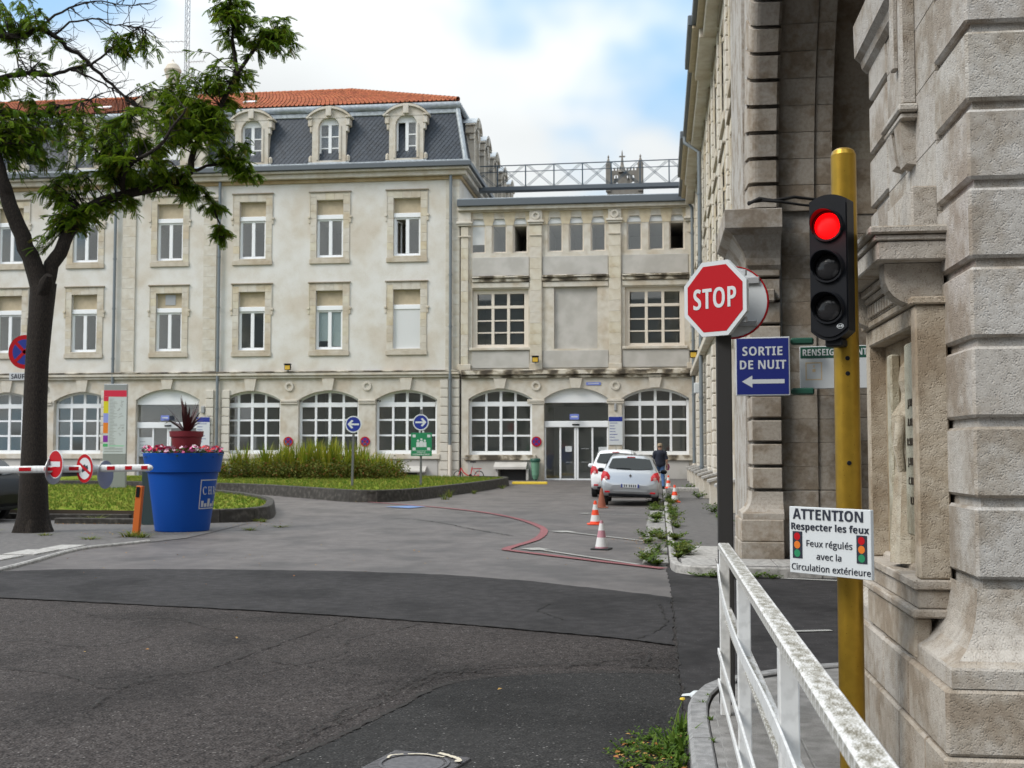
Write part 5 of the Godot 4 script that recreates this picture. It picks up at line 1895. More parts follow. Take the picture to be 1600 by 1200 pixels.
func ground() -> void:
	var gm := MB.new()
	gm.q(Vector3(-300, 0, 120), Vector3(300, 0, 120), Vector3(300, 0, -500), Vector3(-300, 0, -500), Vector3.UP)
	var gr := add(gm, "ground", M.asphalt)
	tag(gr, "worn brownish asphalt courtyard road with cracks and patches", "road", "", "structure")
	var low := [Vector2(-7.13, -12.22), Vector2(-5.51, -11.88), Vector2(-4.02, -11.56), Vector2(-2.88, -11.24), Vector2(-1.95, -10.93), Vector2(-1.02, -10.54), Vector2(-0.39, -10.26), Vector2(0.12, -9.92)]
	var high := [Vector2(0.13, -13.12), Vector2(-0.22, -13.48), Vector2(-0.75, -13.92), Vector2(-1.65, -14.63), Vector2(-2.71, -15.18), Vector2(-4.15, -15.49), Vector2(-6.29, -15.49), Vector2(-8.0, -15.27), Vector2(-8.6, -14.9), Vector2(-30, -13.5), Vector2(-30, -16.2)]
	# paler worn asphalt of the courtyard beyond the dark strip
	var pale := []
	for p in [Vector2(-8.72, -14.9), Vector2(-8.0, -15.27), Vector2(-6.29, -15.49), Vector2(-4.15, -15.49), Vector2(-2.71, -15.18), Vector2(-1.65, -14.63), Vector2(-0.75, -13.92), Vector2(-0.22, -13.48), Vector2(0.13, -13.12), Vector2(0.09, -16.3), Vector2(0.12, -64.9), Vector2(-60, -64.9), Vector2(-60, -14.9)]:
		pale.append(p)
	sheet("road_patch", "greyer worn asphalt of the courtyard beyond the dark strip", "road", pale, 0.004, M.asphalt_pale, 0.02)
	var dark := low.duplicate()
	dark.append_array(high.slice(0, 9))
	dark.append(Vector2(-12, -13.9))
	dark.append(Vector2(-12, -13.0))
	sheet("road_patch", "dark resurfaced asphalt strip crossing the road", "road", dark, 0.008, M.asphalt_dark, 0.025)
	var curve := smooth([Vector2(-2.05, -4.4), Vector2(-1.99, -5.44), Vector2(-1.94, -5.9), Vector2(-1.79, -6.45), Vector2(-1.62, -7.28), Vector2(-1.44, -8.07), Vector2(-1.05, -8.44), Vector2(-0.51, -8.63), Vector2(0.13, -8.66)])
	var smoothp := curve.duplicate()
	smoothp.append_array([Vector2(0.13, -7.0), Vector2(0.13, 3.0), Vector2(-2.2, 3.0)])
	sheet("road_patch", "smooth grey asphalt patch with curved edge at the kerb corner", "road", smoothp, 0.008, M.asphalt_smooth, 0.006)
	sheet("side_road", "dark asphalt side road leading through the archway", "road", [Vector2(0.135, -13.0), Vector2(0.09, -16.4), Vector2(9.0, -15.0), Vector2(9.0, -8.0), Vector2(0.16, -7.0), Vector2(0.135, -9.0)], 0.012, M.asphalt_dark, 0.01)
	# cracks: narrow dark fissures in the old surface
	var cracks := [
		[Vector2(-3.52, -7.04), Vector2(-3.59, -7.67), Vector2(-3.57, -8.17), Vector2(-3.32, -8.38), Vector2(-3.22, -9.04), Vector2(-3.11, -9.85), Vector2(-2.97, -11.23)],
		[Vector2(-4.81, -8.27), Vector2(-4.48, -8.21), Vector2(-4.11, -8.01), Vector2(-3.70, -7.68), Vector2(-3.51, -8.04)],
		[Vector2(-5.41, -9.43), Vector2(-5.24, -9.59), Vector2(-4.85, -9.33), Vector2(-4.48, -9.44), Vector2(-4.36, -10.05)],
		[Vector2(-2.95, -8.79), Vector2(-2.49, -8.58), Vector2(-2.15, -8.37)],
		[Vector2(-6.90, -27.73), Vector2(-5.81, -27.34), Vector2(-4.79, -25.98), Vector2(-3.76, -23.95), Vector2(-2.76, -22.25)],
		[Vector2(-1.60, -8.57), Vector2(-1.25, -8.56), Vector2(-0.84, -8.71), Vector2(-0.49, -9.10), Vector2(-0.16, -9.28)],
		[Vector2(-0.24, -9.50), Vector2(-0.09, -9.58), Vector2(-0.11, -9.01), Vector2(0.11, -8.98)],
		[Vector2(-1.14, -12.42), Vector2(-1.22, -11.91), Vector2(-1.13, -11.69), Vector2(-0.91, -11.27)],
		[Vector2(-0.01, -12.56), Vector2(0.05, -11.18), Vector2(-0.07, -10.58), Vector2(-0.22, -10.10)],
		[Vector2(-2.2, -10.9), Vector2(-2.6, -9.9), Vector2(-2.5, -9.2), Vector2(-2.9, -8.3)],
		[Vector2(-5.9, -11.4), Vector2(-5.2, -10.9), Vector2(-4.6, -10.9), Vector2(-3.9, -10.3), Vector2(-3.2, -10.4)],
		[Vector2(0.125, -13.2), Vector2(0.135, -11.5), Vector2(0.13, -9.9), Vector2(0.125, -8.6), Vector2(0.14, -7.9)],
	]
	for e in cracks:
		var pts := smooth(e, 14)
		for i in pts.size():
			pts[i] += Vector2(rng.randf_range(-1, 1), rng.randf_range(-1, 1)) * 0.022
		var m := MB.new()
		ribbon(m, pts, 0.011 if e[0].y > -20 else 0.03, 0.016, 0.8)
		add(m, "crack", M.crack, gr)
	# crumbling rim along the curved patch and the tar seam of the dark strip
	var rim := smooth([Vector2(-2.02, -5.0), Vector2(-1.95, -5.9), Vector2(-1.80, -6.47), Vector2(-1.63, -7.3), Vector2(-1.45, -8.1), Vector2(-1.06, -8.47), Vector2(-0.52, -8.66), Vector2(0.13, -8.69)], 24)
	for i in rim.size():
		rim[i] += Vector2(rng.randf_range(-1, 1), rng.randf_range(-1, 1)) * 0.012
	var rm := MB.new()
	ribbon(rm, rim, 0.028, 0.014, 0.8)
	add(rm, "crack", M.crack, gr)
	for d in 3:
		var side := smooth([Vector2(-2.1, -5.6), Vector2(-1.98, -6.4), Vector2(-1.78, -7.4), Vector2(-1.56, -8.3), Vector2(-1.1, -8.8), Vector2(-0.5, -8.95), Vector2(0.1, -8.9)], 26)
		for i in side.size():
			side[i] += Vector2(rng.randf_range(-1, 1), rng.randf_range(-1, 1)) * 0.035 + Vector2(-0.05, -0.06) * d
		var sm := MB.new()
		ribbon(sm, side.slice(d * 20, side.size() - d * 22), 0.010, 0.014 + 0.001 * d, 0.9)
		add(sm, "crack", M.crack, gr)
	var seam := smooth([Vector2(-12, -13.0), Vector2(-7.13, -12.22), Vector2(-5.51, -11.88), Vector2(-4.02, -11.56), Vector2(-2.88, -11.24), Vector2(-1.95, -10.93), Vector2(-1.02, -10.54), Vector2(-0.39, -10.26), Vector2(0.12, -9.92)], 20)
	for i in seam.size():
		seam[i] += Vector2(0, rng.randf_range(-1, 1)) * 0.012
	var se := MB.new()
	ribbon(se, seam, 0.022, 0.018, 0.7)
	add(se, "crack", M.crack, gr)
	# painted lines
	var red := smooth([Vector2(-9.0, -36.3), Vector2(-7.3, -34.39), Vector2(-5.84, -32.61), Vector2(-4.44, -30.39), Vector2(-3.28, -27.65), Vector2(-2.5, -24.93), Vector2(-2.25, -23.19), Vector2(-2.22, -21.2), Vector2(-2.47, -19.3), Vector2(-2.3, -18.85), Vector2(-1.77, -18.23), Vector2(-0.74, -17.1), Vector2(0.05, -16.26)], 8)
	var rd := MB.new()
	ribbon(rd, red, 0.15, 0.02, 0.1)
	var ro := add(rd, "road_marking", M.road_red)
	tag(ro, "faded red line curving across the courtyard asphalt", "road marking", "", "structure")
	var lines := [[Vector2(-1.96, -30.4), Vector2(-0.3, -29.6), "faded white parking line nearest the silver car"], [Vector2(-2.0, -23.6), Vector2(-0.2, -21.1), "faded white parking line behind the faded cone"], [Vector2(-2.12, -19.4), Vector2(-0.3, -16.8), "worn white parking line nearest the red line's end"], [Vector2(-1.6, -33.6), Vector2(-0.3, -33.2), "faded white parking line beside the silver car's rear"]]
	for l in lines:
		var a: Vector2 = l[0]
		var b: Vector2 = l[1]
		var wm := MB.new()
		ribbon(wm, [a, a.lerp(b, 0.13)], 0.34, 0.02)
		ribbon(wm, [a.lerp(b, 0.13), a.lerp(b, 0.5), b], 0.085, 0.02)
		var wo := add(wm, "parking_line", M.road_white)
		tag(wo, l[2], "road marking", "white parking lines", "structure")
	for e in [[Vector2(1.5, -15.2), Vector2(2.6, -14.85), 0.12], [Vector2(1.05, -10.72), Vector2(1.5, -10.85), 0.08], [Vector2(0.62, -15.35), Vector2(0.95, -15.3), 0.06]]:
		var wm := MB.new()
		ribbon(wm, [e[0], e[1]], e[2], 0.02)
		var wo := add(wm, "side_road_dash", M.road_white)
		tag(wo, "short worn white dash painted in the side road by the archway", "road marking", "white dashes in the side road", "structure")
	var bl := add(sheet_mesh([Vector2(-7.75, -33.1), Vector2(-6.9, -32.4), Vector2(-6.6, -33.3), Vector2(-7.2, -33.9)], 0.024), "blue_marking", M.road_blue)
	tag(bl, "small blue painted patch on asphalt by the lawn's kerb", "road marking", "", "structure")
	var ye := thing("yellow_kerb", "yellow painted kerb beside the end of the lawn", "kerb", Vector3(-6.1, 0, -57.0))
	var ym := MB.new()
	ym.bb(Vector3(-0.95, 0.0, -0.1), Vector3(0.75, 0.13, 0.1), 0.02)
	add(ym, "kerb_stone", M.yellow_paint, ye)
	# manhole
	var mh := thing("manhole_cover", "square metal manhole frame with round cover and torn pale tape", "manhole", Vector3(-1.24, 0.008, -5.98), -14)
	var mm := MB.new()
	mm.bb(Vector3(-0.22, -0.02, -0.22), Vector3(0.22, 0.012, 0.22), 0.004)
	var iron := mat("cast_iron", lin(0.13, 0.125, 0.13), 0.55, 0.3, M.zinc.albedo_texture, 3.0)
	add(mm, "frame", iron, mh)
	var mc := MB.new()
	mc.lathe([Vector2(0.0, 0.017), Vector2(0.15, 0.017), Vector2(0.155, 0.012)], 32)
	for k in 16:
		mc.bb(Vector3(-0.21, 0.012, -0.21 + 0.026 * k), Vector3(0.21, 0.0145, -0.2 + 0.026 * k))
	mc.lathe([Vector2(0.165, 0.0135), Vector2(0.165, 0.02), Vector2(0.18, 0.02), Vector2(0.18, 0.0135)], 32)
	add(mc, "cover", iron, mh)
	var tp := mat("torn_tape", lin(0.55, 0.5, 0.40), 0.9)
	for e in [[[Vector2(-0.1, -0.13), Vector2(-0.02, -0.16), Vector2(0.05, -0.15), Vector2(0.1, -0.145)], 0.018], [[Vector2(0.04, -0.21), Vector2(0.13, -0.17), Vector2(0.19, -0.13), Vector2(0.2, -0.08)], 0.028], [[Vector2(-0.16, -0.02), Vector2(-0.17, -0.08), Vector2(-0.12, -0.12)], 0.015]]:
		var pm := MB.new()
		ribbon(pm, smooth(e[0], 8), e[1], 0.024, 0.35)
		add(pm, "torn_tape", tp, mh)
	# --- near sidewalk and its kerb
	var outer := [Vector2(0.145, 4.0), Vector2(0.145, -3.0), Vector2(0.145, -6.6)]
	outer.append_array(smooth([Vector2(0.145, -6.6), Vector2(0.155, -7.05), Vector2(0.20, -7.42), Vector2(0.28, -7.70), Vector2(0.40, -7.92), Vector2(0.66, -8.16), Vector2(1.2, -8.55), Vector2(2.2, -8.7), Vector2(4.4, -8.75)], 5).slice(1))
	var inner := []
	for p in outer:
		inner.append(p + Vector2(0.12, 0.10 if p.y < -6.7 else 0.0))
	inner.append_array([Vector2(4.4, -4.0), Vector2(4.4, 4.0)])
	var swm := sheet_mesh(inner, 0.12)
	var sw := add(swm, "sidewalk", M.paving)
	tag(sw, "near grey slab sidewalk between railing and archway pier", "sidewalk", "", "structure")
	kerb(sw, outer, 0.115, -0.02, 0.135, 0.85, -1.0, M.granite)
	for i in 11:
		for j in 2:
			var z0 := 1.0 - 0.82 * i - (0.0 if j == 0 else 0.3)
			var sm := MB.new()
			var kk := rng.randf_range(0.9, 1.08)
			sm.col = Color(kk, kk, kk)
			sm.bb(Vector3([0.305, 0.715][j], 0.10, z0 - 0.813), Vector3([0.709, 1.10][j], 0.126, z0), 0.004)
			if z0 - 0.813 > -7.7 or (j == 1 and z0 - 0.813 > -8.25):
				add(sm, "paving_slab", M.paving, sw)
	# --- far sidewalk along the wing
	var fo := [Vector2(0.14, -64.6), Vector2(0.14, -50.0), Vector2(0.14, -35.0), Vector2(0.14, -17.0)]
	fo.append_array(smooth([Vector2(0.14, -17.0), Vector2(0.15, -16.2), Vector2(0.22, -15.72), Vector2(0.38, -15.52), Vector2(0.70, -15.42), Vector2(1.3, -15.35), Vector2(3.0, -15.3), Vector2(9.0, -15.3)], 5).slice(1))
	var fi := []
	for p in fo:
		fi.append(p + Vector2(0.11, -0.08 if p.y > -16.6 else 0.0))
	fi.append_array([Vector2(9.0, -17.4), Vector2(2.2, -17.4), Vector2(2.2, -64.6)])
	var fs := add(sheet_mesh(fi, 0.12), "sidewalk", M.sidewalk)
	tag(fs, "far asphalt sidewalk running along the wing towards the link block", "sidewalk", "", "structure")
	kerb(fs, fo, 0.10, -0.02, 0.13, 1.0, 1.0, M.pale_concrete)
	for e in [[0.27, 1.08, -18.75, -16.62], [0.29, 0.75, -16.60, -15.68], [0.76, 1.5, -16.60, -15.66], [1.51, 2.3, -16.60, -15.62]]:
		var sm := MB.new()
		sm.bb(Vector3(e[0], 0.1, e[2]), Vector3(e[1], 0.128, e[3]), 0.006)
		add(sm, "corner_slab", M.pale_concrete, fs)
	var ledge := MB.new()
	ledge.bb(Vector3(0.3, 0.1, -44.0), Vector3(1.9, 0.28, -43.6), 0.03)
	add(ledge, "step_slab", M.pale_concrete, fs)
	# gutter slabs on the road side of the far kerb
	var gs := thing("gutter", "broken pale concrete gutter slabs along the far kerb", "gutter", Vector3(0, 0, -22))
	gs.set_meta("kind", "structure")
	for e in [[-17.0, -18.2], [-18.7, -19.6], [-21.4, -22.2], [-22.25, -23.1], [-23.3, -25.2], [-25.3, -27.4], [-27.5, -29.8], [-30, -32.5]]:
		var sm := MB.new()
		var kk := rng.randf_range(0.6, 0.85)
		sm.col = Color(kk, kk, kk)
		sm.bb(Vector3(-0.27 + rng.randf_range(-0.02, 0.03), -0.02, e[1]), Vector3(0.125, 0.022 + rng.randf_range(0, 0.012), e[0]), 0.01)
		addw(sm, "gutter_slab", M.pale_concrete, gs)
	for e in [[-0.14, 0.135, -6.05, -5.72], [-0.12, 0.13, -5.7, -5.2]]:
		var sm := MB.new()
		sm.col = Color(0.55, 0.54, 0.5)
		sm.bb(Vector3(e[0], -0.02, e[2]), Vector3(e[1], 0.02, e[3]), 0.01)
		addw(sm, "gutter_slab", M.pale_concrete, gs)
	# --- left sidewalk with flush edging
	var ledge_path := smooth([Vector2(-8.2, -11.5), Vector2(-8.68, -14.85), Vector2(-8.81, -15.72), Vector2(-9.0, -16.68), Vector2(-9.21, -17.77), Vector2(-9.26, -18.5), Vector2(-9.04, -19.19), Vector2(-8.85, -19.92), Vector2(-8.6, -20.9)], 4)
	var lp := ledge_path.duplicate()
	lp.append_array([Vector2(-8.7, -22.2), Vector2(-9.0, -25.4), Vector2(-12, -26.6), Vector2(-40, -27), Vector2(-40, -11.5)])
	var ls := sheet("sidewalk", "grey asphalt sidewalk under the tree and boom barrier", "sidewalk", lp, 0.014, M.sidewalk)
	kerb(ls, ledge_path.slice(0, ledge_path.size() - 4), 0.07, -0.02, 0.05, 0.95, 1.0, M.pale_concrete, "edging_stone")
	for e in [[-9.75, -16.3, 0.55, 1.25], [-9.75, -17.55, 0.5, 0.85], [-9.72, -18.5, 0.42, 0.85], [-9.55, -15.0, 0.5, 1.1]]:
		var sm := MB.new()
		sm.box(Vector3(e[0], 0.02, e[1]), Vector3(e[2], 0.03, e[3]), 0.006, Basis(Vector3.UP, 0.08))
		addw(sm, "pale_slab", M.pale_concrete, ls)
	var iron_lid := MB.new()
	iron_lid.lathe([Vector2(0.0, 0.037), Vector2(0.07, 0.037), Vector2(0.075, 0.03)], 16, at(-9.72, 0, -16.2))
	addw(iron_lid, "valve_lid", iron, ls)


func lawns() -> void:
	var near := [Vector2(-9.9, -25.38), Vector2(-9.32, -25.9), Vector2(-9.14, -26.6), Vector2(-9.2, -27.4), Vector2(-9.78, -29.41), Vector2(-10.7, -32.0), Vector2(-12.08, -34.65), Vector2(-13.46, -36.78), Vector2(-15.05, -38.66), Vector2(-19.0, -42.0)]
	var np := smooth([Vector2(-11.6, -25.2)] + near, 5)
	var poly := np.duplicate()
	poly.append_array([Vector2(-22, -46), Vector2(-45, -48), Vector2(-45, -27.2), Vector2(-14, -26.4), Vector2(-12.0, -26.2)])
	var o := sheet("lawn", "near grass island with dry patches behind the blue planter", "lawn", poly, 0.23, M.lawn)
	kerb(o, np, 0.2, -0.02, 0.31, 0.95, 1.0, M.dark_concrete, "kerb_stone", 0.05)
	var eb := MB.new()
	eb.col = Color(0.9, 0.85, 0.7)
	eb.q(Vector3(-45, 0.23, -27.2), Vector3(-14, 0.23, -26.4), Vector3(-14, 0.0, -26.3), Vector3(-45, 0, -27.1), Vector3.BACK)
	eb.q(Vector3(-12.0, 0.23, -26.2), Vector3(-14, 0.23, -26.4), Vector3(-14, 0.0, -26.3), Vector3(-12.0, 0, -26.1), Vector3.BACK)
	eb.q(Vector3(-12.0, 0.23, -26.2), Vector3(-11.6, 0.23, -25.2), Vector3(-11.6, 0.0, -25.15), Vector3(-12.0, 0, -26.1), Vector3.BACK)
	addw(eb, "soil_edge", M.soil, o)
	for e in [[Vector3(-14.3, 0.0, -26.0), Vector3(-12.0, 0.16, -25.85)], [Vector3(-13.2, 0.0, -24.95), Vector3(-11.35, 0.13, -24.7)], [Vector3(-18, 0.0, -26.35), Vector3(-14.4, 0.15, -26.2)]]:
		var sm := MB.new()
		sm.bb(e[0], e[1], 0.015)
		addw(sm, "edging_beam", M.dark_concrete, o)
	var rear := smooth([Vector2(-30, -48), Vector2(-22, -46.2), Vector2(-17.13, -44.0), Vector2(-14.96, -42.6), Vector2(-12.21, -39.57), Vector2(-10.2, -37.1), Vector2(-9.3, -36.35), Vector2(-8.56, -36.55), Vector2(-7.9, -38.1), Vector2(-7.5, -41.9), Vector2(-7.1, -46.8), Vector2(-6.95, -51.4), Vector2(-7.0, -55.0), Vector2(-7.6, -57.2), Vector2(-9.2, -58.3)], 5)
	var rp := rear.duplicate()
	rp.append_array([Vector2(-12, -60.5), Vector2(-30, -60.5)])
	var r := sheet("lawn", "rear grass island with curved dark kerb in front of arched windows", "lawn", rp, 0.31, M.lawn)
	kerb(r, rear, 0.22, -0.02, 0.385, 1.0, 1.0, M.dark_concrete, "kerb_stone", 0.05)
	grass(o, [poly], 0.23, 9000, 0.10, "grass")
	grass(r, [rp], 0.31, 9000, 0.12, "grass")


func grass(parent: Node3D, polys: Array, y: float, count: int, hgt: float, called: String) -> void:
	var b := MB.new()
	for i in 6:
		var a := TAU * i / 6.0 + 0.3
		var d := Vector3(cos(a), 0, sin(a))
		var s := Vector3(-d.z, 0, d.x) * 0.06
		b.t3(d * 0.05 - s, d * 0.05 + s, d * rng.randf_range(0.2, 0.6) + Vector3.UP * rng.randf_range(0.6, 1.0), d + Vector3.UP)
	var pp := PackedVector2Array(polys[0])
	var box := Rect2(pp[0], Vector2.ZERO)
	for p in pp:
		box = box.expand(p)
	box = box.intersection(Rect2(-26, -62, 20, 40))
	var tr := []
	var cl := []
	var tries := 0
	while tr.size() < count and tries < count * 6:
		tries += 1
		var p := Vector2(rng.randf_range(box.position.x, box.end.x), rng.randf_range(box.position.y, box.end.y))
		if not Geometry2D.is_point_in_polygon(p, pp):
			continue
		var s := hgt * rng.randf_range(0.5, 1.3)
		tr.append(Transform3D(Basis(Vector3.UP, rng.randf() * TAU).scaled(Vector3(s * 1.3, s, s * 1.3)), Vector3(p.x, y - 0.01, p.y)))
		var k := rng.randf()
		cl.append(Color(0.07, 0.14, 0.010).lerp(Color(0.26, 0.23, 0.05), k * k))
	multi(b.mesh(), tr, cl, called, M.leaf, parent).set_meta("kind", "stuff")


func multi(mesh: Mesh, tr: Array, cl: Array, called: String, mt: Material, parent: Node) -> MultiMeshInstance3D:
	var mm := MultiMesh.new()
	mm.transform_format = MultiMesh.TRANSFORM_3D
	mm.use_colors = true
	mm.mesh = mesh
	mm.instance_count = tr.size()
	for i in tr.size():
		mm.set_instance_transform(i, tr[i])
		mm.set_instance_color(i, cl[i])
	var o := MultiMeshInstance3D.new()
	o.multimesh = mm
	o.material_override = mt
	o.name = called if parent != self else numbered(called)
	parent.add_child(o, true)
	return o


# ---------- street furniture and signs ----------
# lettering set to an exact width
func word(s: String, cap: float, width: float, mt: Material, parent: Node, T: Transform3D, bold := true) -> void:
	var o := lettering(s, cap, mt, parent, Transform3D(), 1.0, bold)
	var b := (o.mesh as TextMesh).get_aabb()
	var k := width / maxf(b.size.x, 1e-4)
	o.transform = T * Transform3D(Basis.from_scale(Vector3(k, 1, 1)), Vector3(0, 0, 0))


func railing() -> void:
	var o := thing("railing", "white painted steel railing with mossy top rail along the sidewalk", "railing", Vector3(0.36, 0.126, -4.0))
	var x := 0.0
	var z0 := -2.86
	var z1 := 4.4
	var tm := MB.new()
	tm.bb(Vector3(-0.032, 0.915, z0), Vector3(0.032, 0.955, z1), 0.006)
	add(tm, "top_rail", M.mossy_white_paint, o)
	for z in [-2.82, -1.28, 0.52, 2.2, 3.9]:
		var p := MB.new()
		p.bb(Vector3(-0.028, 0.0, z - 0.03), Vector3(0.028, 0.914, z + 0.03), 0.004)
		add(p, "post", M.white_rail, o)
	# waved flat bar hung under the top rail
	var wm := MB.new()
	var prev := []
	for i in 81:
		var z := lerpf(z0, z1, i / 80.0)
		var y := 0.665 + 0.018 * cos((z - z0) * TAU / 3.35) + 0.13 * exp(-(z - z0) / 0.3)
		var cur := [Vector3(x - 0.038, y - 0.024, z), Vector3(x - 0.038, y + 0.024, z), Vector3(x - 0.030, y + 0.024, z), Vector3(x - 0.030, y - 0.024, z)]
		if i > 0:
			for k in 4:
				wm.q(prev[k], cur[k], cur[(k + 1) % 4], prev[(k + 1) % 4], [Vector3.LEFT, Vector3.UP, Vector3.RIGHT, Vector3.DOWN][k])
		prev = cur
	add(wm, "waved_bar", M.white_rail, o)
	for y in [0.575, 0.51]:
		var b := MB.new()
		b.bb(Vector3(-0.0, y, z0), Vector3(0.04, y + 0.016, z1), 0.003)
		add(b, "middle_bar", M.mossy_white_paint, o)
	for y in [0.33, 0.16]:
		var b := MB.new()
		b.bb(Vector3(-0.040, y, z0), Vector3(-0.0285, y + 0.035, z1), 0.003)
		add(b, "lower_bar", M.white_rail, o)


func traffic_light() -> void:
	var px := 0.865
	var pz := -5.62
	var o := thing("traffic_light", "gold painted pole with black three lens signal showing red", "traffic light", Vector3(px, 0.126, pz))
	var pm := MB.new()
	var H := 2.885
	pm.lathe([Vector2(0.0575, 0.0), Vector2(0.0575, H - 0.03), Vector2(0.05, H - 0.01), Vector2(0.035, H), Vector2(0.0, H + 0.003)], 36)
	add(pm, "pole", M.gold_paint, o)
	for y in [1.83, 1.90, 1.42, 1.145]:
		var b := MB.new()
		b.lathe([Vector2(0.0, 0.003), Vector2(0.009, 0.003), Vector2(0.011, 0.0)], 10, Transform3D(Basis(Vector3.RIGHT, PI / 2), Vector3(-0.004, y, 0.0572)))
		add(b, "bolt", M.black_plastic, o)
	var hs := sub("signal_head", o, at(0.78 - px, 2.435 - 0.126, -5.50 - pz, -27))
	var poly := PackedVector2Array()
	for i in 13:
		var t := lerpf(1.0, -1.0, i / 12.0)
		poly.append(Vector2(0.088 * t, 0.335 - 0.028 * t * t))
	for i in 13:
		var t := lerpf(-1.0, 1.0, i / 12.0)
		poly.append(Vector2(0.088 * t, -0.335 + 0.045 * t * t))
	var hm := MB.new()
	hm.prism(poly, -0.075, 0.018)
	var poly2 := PackedVector2Array()
	for p in poly:
		poly2.append(p * 0.95)
	hm.prism(poly2, 0.018, 0.026)
	add(hm, "housing", M.black_plastic, hs)
	for i in 3:
		var y: float = [0.188, 0.0, -0.188][i]
		var rm := MB.new()
		rm.lathe([Vector2(0.062, 0.0), Vector2(0.064, 0.014), Vector2(0.072, 0.014), Vector2(0.076, 0.0)], 32, Transform3D(Basis(Vector3.RIGHT, PI / 2), Vector3(0, y, 0.026)))
		add(rm, "bezel", M.black_plastic, hs)
		var lm := MB.new()
		var prof := []
		for s in 9:
			var t := PI / 2 * s / 8.0
			prof.append(Vector2(0.0605 * cos(t), (0.016 if i == 0 else 0.024) * sin(t)))
		lm.lathe(prof, 32, Transform3D(Basis(Vector3.RIGHT, PI / 2), Vector3(0, y, 0.027)))
		add(lm, "red_lamp_lens" if i == 0 else "lens", M.red_lamp if i == 0 else M.black_lens, hs)
		# visor: a hood that covers the upper sides of the lens
		var vm := MB.new()
		var n := 22
		for s in n:
			var a0 := lerpf(-0.42, PI + 0.42, float(s) / n)
			var a1 := lerpf(-0.42, PI + 0.42, float(s + 1) / n)
			var d0 := 0.026 + 0.055 * maxf(0.12, sin(a0) * 0.75 + 0.30)
			var d1 := 0.026 + 0.055 * maxf(0.12, sin(a1) * 0.75 + 0.30)
			for e in [[0.072, 1.0], [0.068, -1.0]]:
				var r: float = e[0]
				var q0 := Vector3(cos(a0) * r, y + sin(a0) * r, 0.02)
				var q1 := Vector3(cos(a1) * r, y + sin(a1) * r, 0.02)
				vm.q(q0, q1, q1 + Vector3(0, 0, d1), q0 + Vector3(0, 0, d0), Vector3(cos(a0), sin(a0), 0) * e[1])
			vm.q(Vector3(cos(a0) * 0.072, y + sin(a0) * 0.072, 0.02 + d0), Vector3(cos(a1) * 0.072, y + sin(a1) * 0.072, 0.02 + d1), Vector3(cos(a1) * 0.068, y + sin(a1) * 0.068, 0.02 + d1), Vector3(cos(a0) * 0.068, y + sin(a0) * 0.068, 0.02 + d0), Vector3.BACK)
		add(vm, "visor", M.black_plastic, hs)
	var lg := MB.new()
	for s in 20:
		var a0 := TAU * s / 20.0
		var a1 := TAU * (s + 1) / 20.0
		var e := func(a: float, k: float) -> Vector3: return Vector3(0.052 + cos(a) * 0.0165 * k, -0.272 + sin(a) * 0.011 * k, 0.0275)
		lg.q(e.call(a0, 1.0), e.call(a1, 1.0), e.call(a1, 0.86), e.call(a0, 0.86), Vector3.BACK)
	add(lg, "maker_badge", M.sign_white, hs)
	word("SEA!", 0.009, 0.026, M.sign_white, hs, at(0.052, -0.272, 0.0275))
	var bm := MB.new()
	bm.bb(Vector3(-0.03, -0.36, -0.08), Vector3(0.05, -0.325, 0.0), 0.006)
	bm.bb(Vector3(0.0, -0.3, -0.12), Vector3(0.06, -0.22, -0.074), 0.006)
	bm.bb(Vector3(0.0, 0.2, -0.12), Vector3(0.06, 0.28, -0.074), 0.006)
	add(bm, "bracket", M.black_plastic, hs)
	var lamp := OmniLight3D.new()
	lamp.name = "red_lamp_light"
	lamp.light_color = Color(1, 0.05, 0.05)
	lamp.light_energy = 0.012
	lamp.light_size = 0.05
	lamp.omni_range = 6
	lamp.shadow_enabled = true
	hs.add_child(lamp)
	lamp.position = Vector3(0, 0.188, 0.09)
	# notice on the pole
	var s := thing("notice_sign", "white notice about respecting the lights fixed to gold pole", "sign", Vector3(0.757, 1.195, -5.455), -46)
	var sm := MB.new()
	sm.box(Vector3.ZERO, Vector3(0.446, 0.302, 0.022), 0.002)
	add(sm, "plate", M.sign_white, s)
	var br := MB.new()
	br.bb(Vector3(0.02, -0.05, -0.15), Vector3(0.10, 0.05, -0.0115), 0.004)
	add(br, "bracket", M.galvanised, s)
	word("ATTENTION", 0.046, 0.385, M.ink, s, at(-0.005, 0.118, 0.0125))
	word("Respecter les feux", 0.030, 0.425, M.ink, s, at(0.0, 0.062, 0.0125))
	word("Feux régulés", 0.028, 0.25, M.ink, s, at(0.0, -0.012, 0.0125), false)
	word("avec la", 0.028, 0.135, M.ink, s, at(0.0, -0.068, 0.0125), false)
	word("Circulation extérieure", 0.028, 0.43, M.ink, s, at(0.005, -0.122, 0.0125), false)
	for x in [-0.176, 0.176]:
		var pm2 := MB.new()
		pm2.box(Vector3(x, -0.022, 0.012), Vector3(0.055, 0.122, 0.004), 0.001)
		add(pm2, "signal_pictogram", M.ink, s)
		for i in 3:
			var dm := MB.new()
			dm.disc(Vector3(x, -0.022 + 0.038 * (1 - i), 0.0150), 0.0175, Vector3.BACK, 20)
			add(dm, "pictogram_dot", [M.sign_red, M.amber, M.sign_green][i], s)


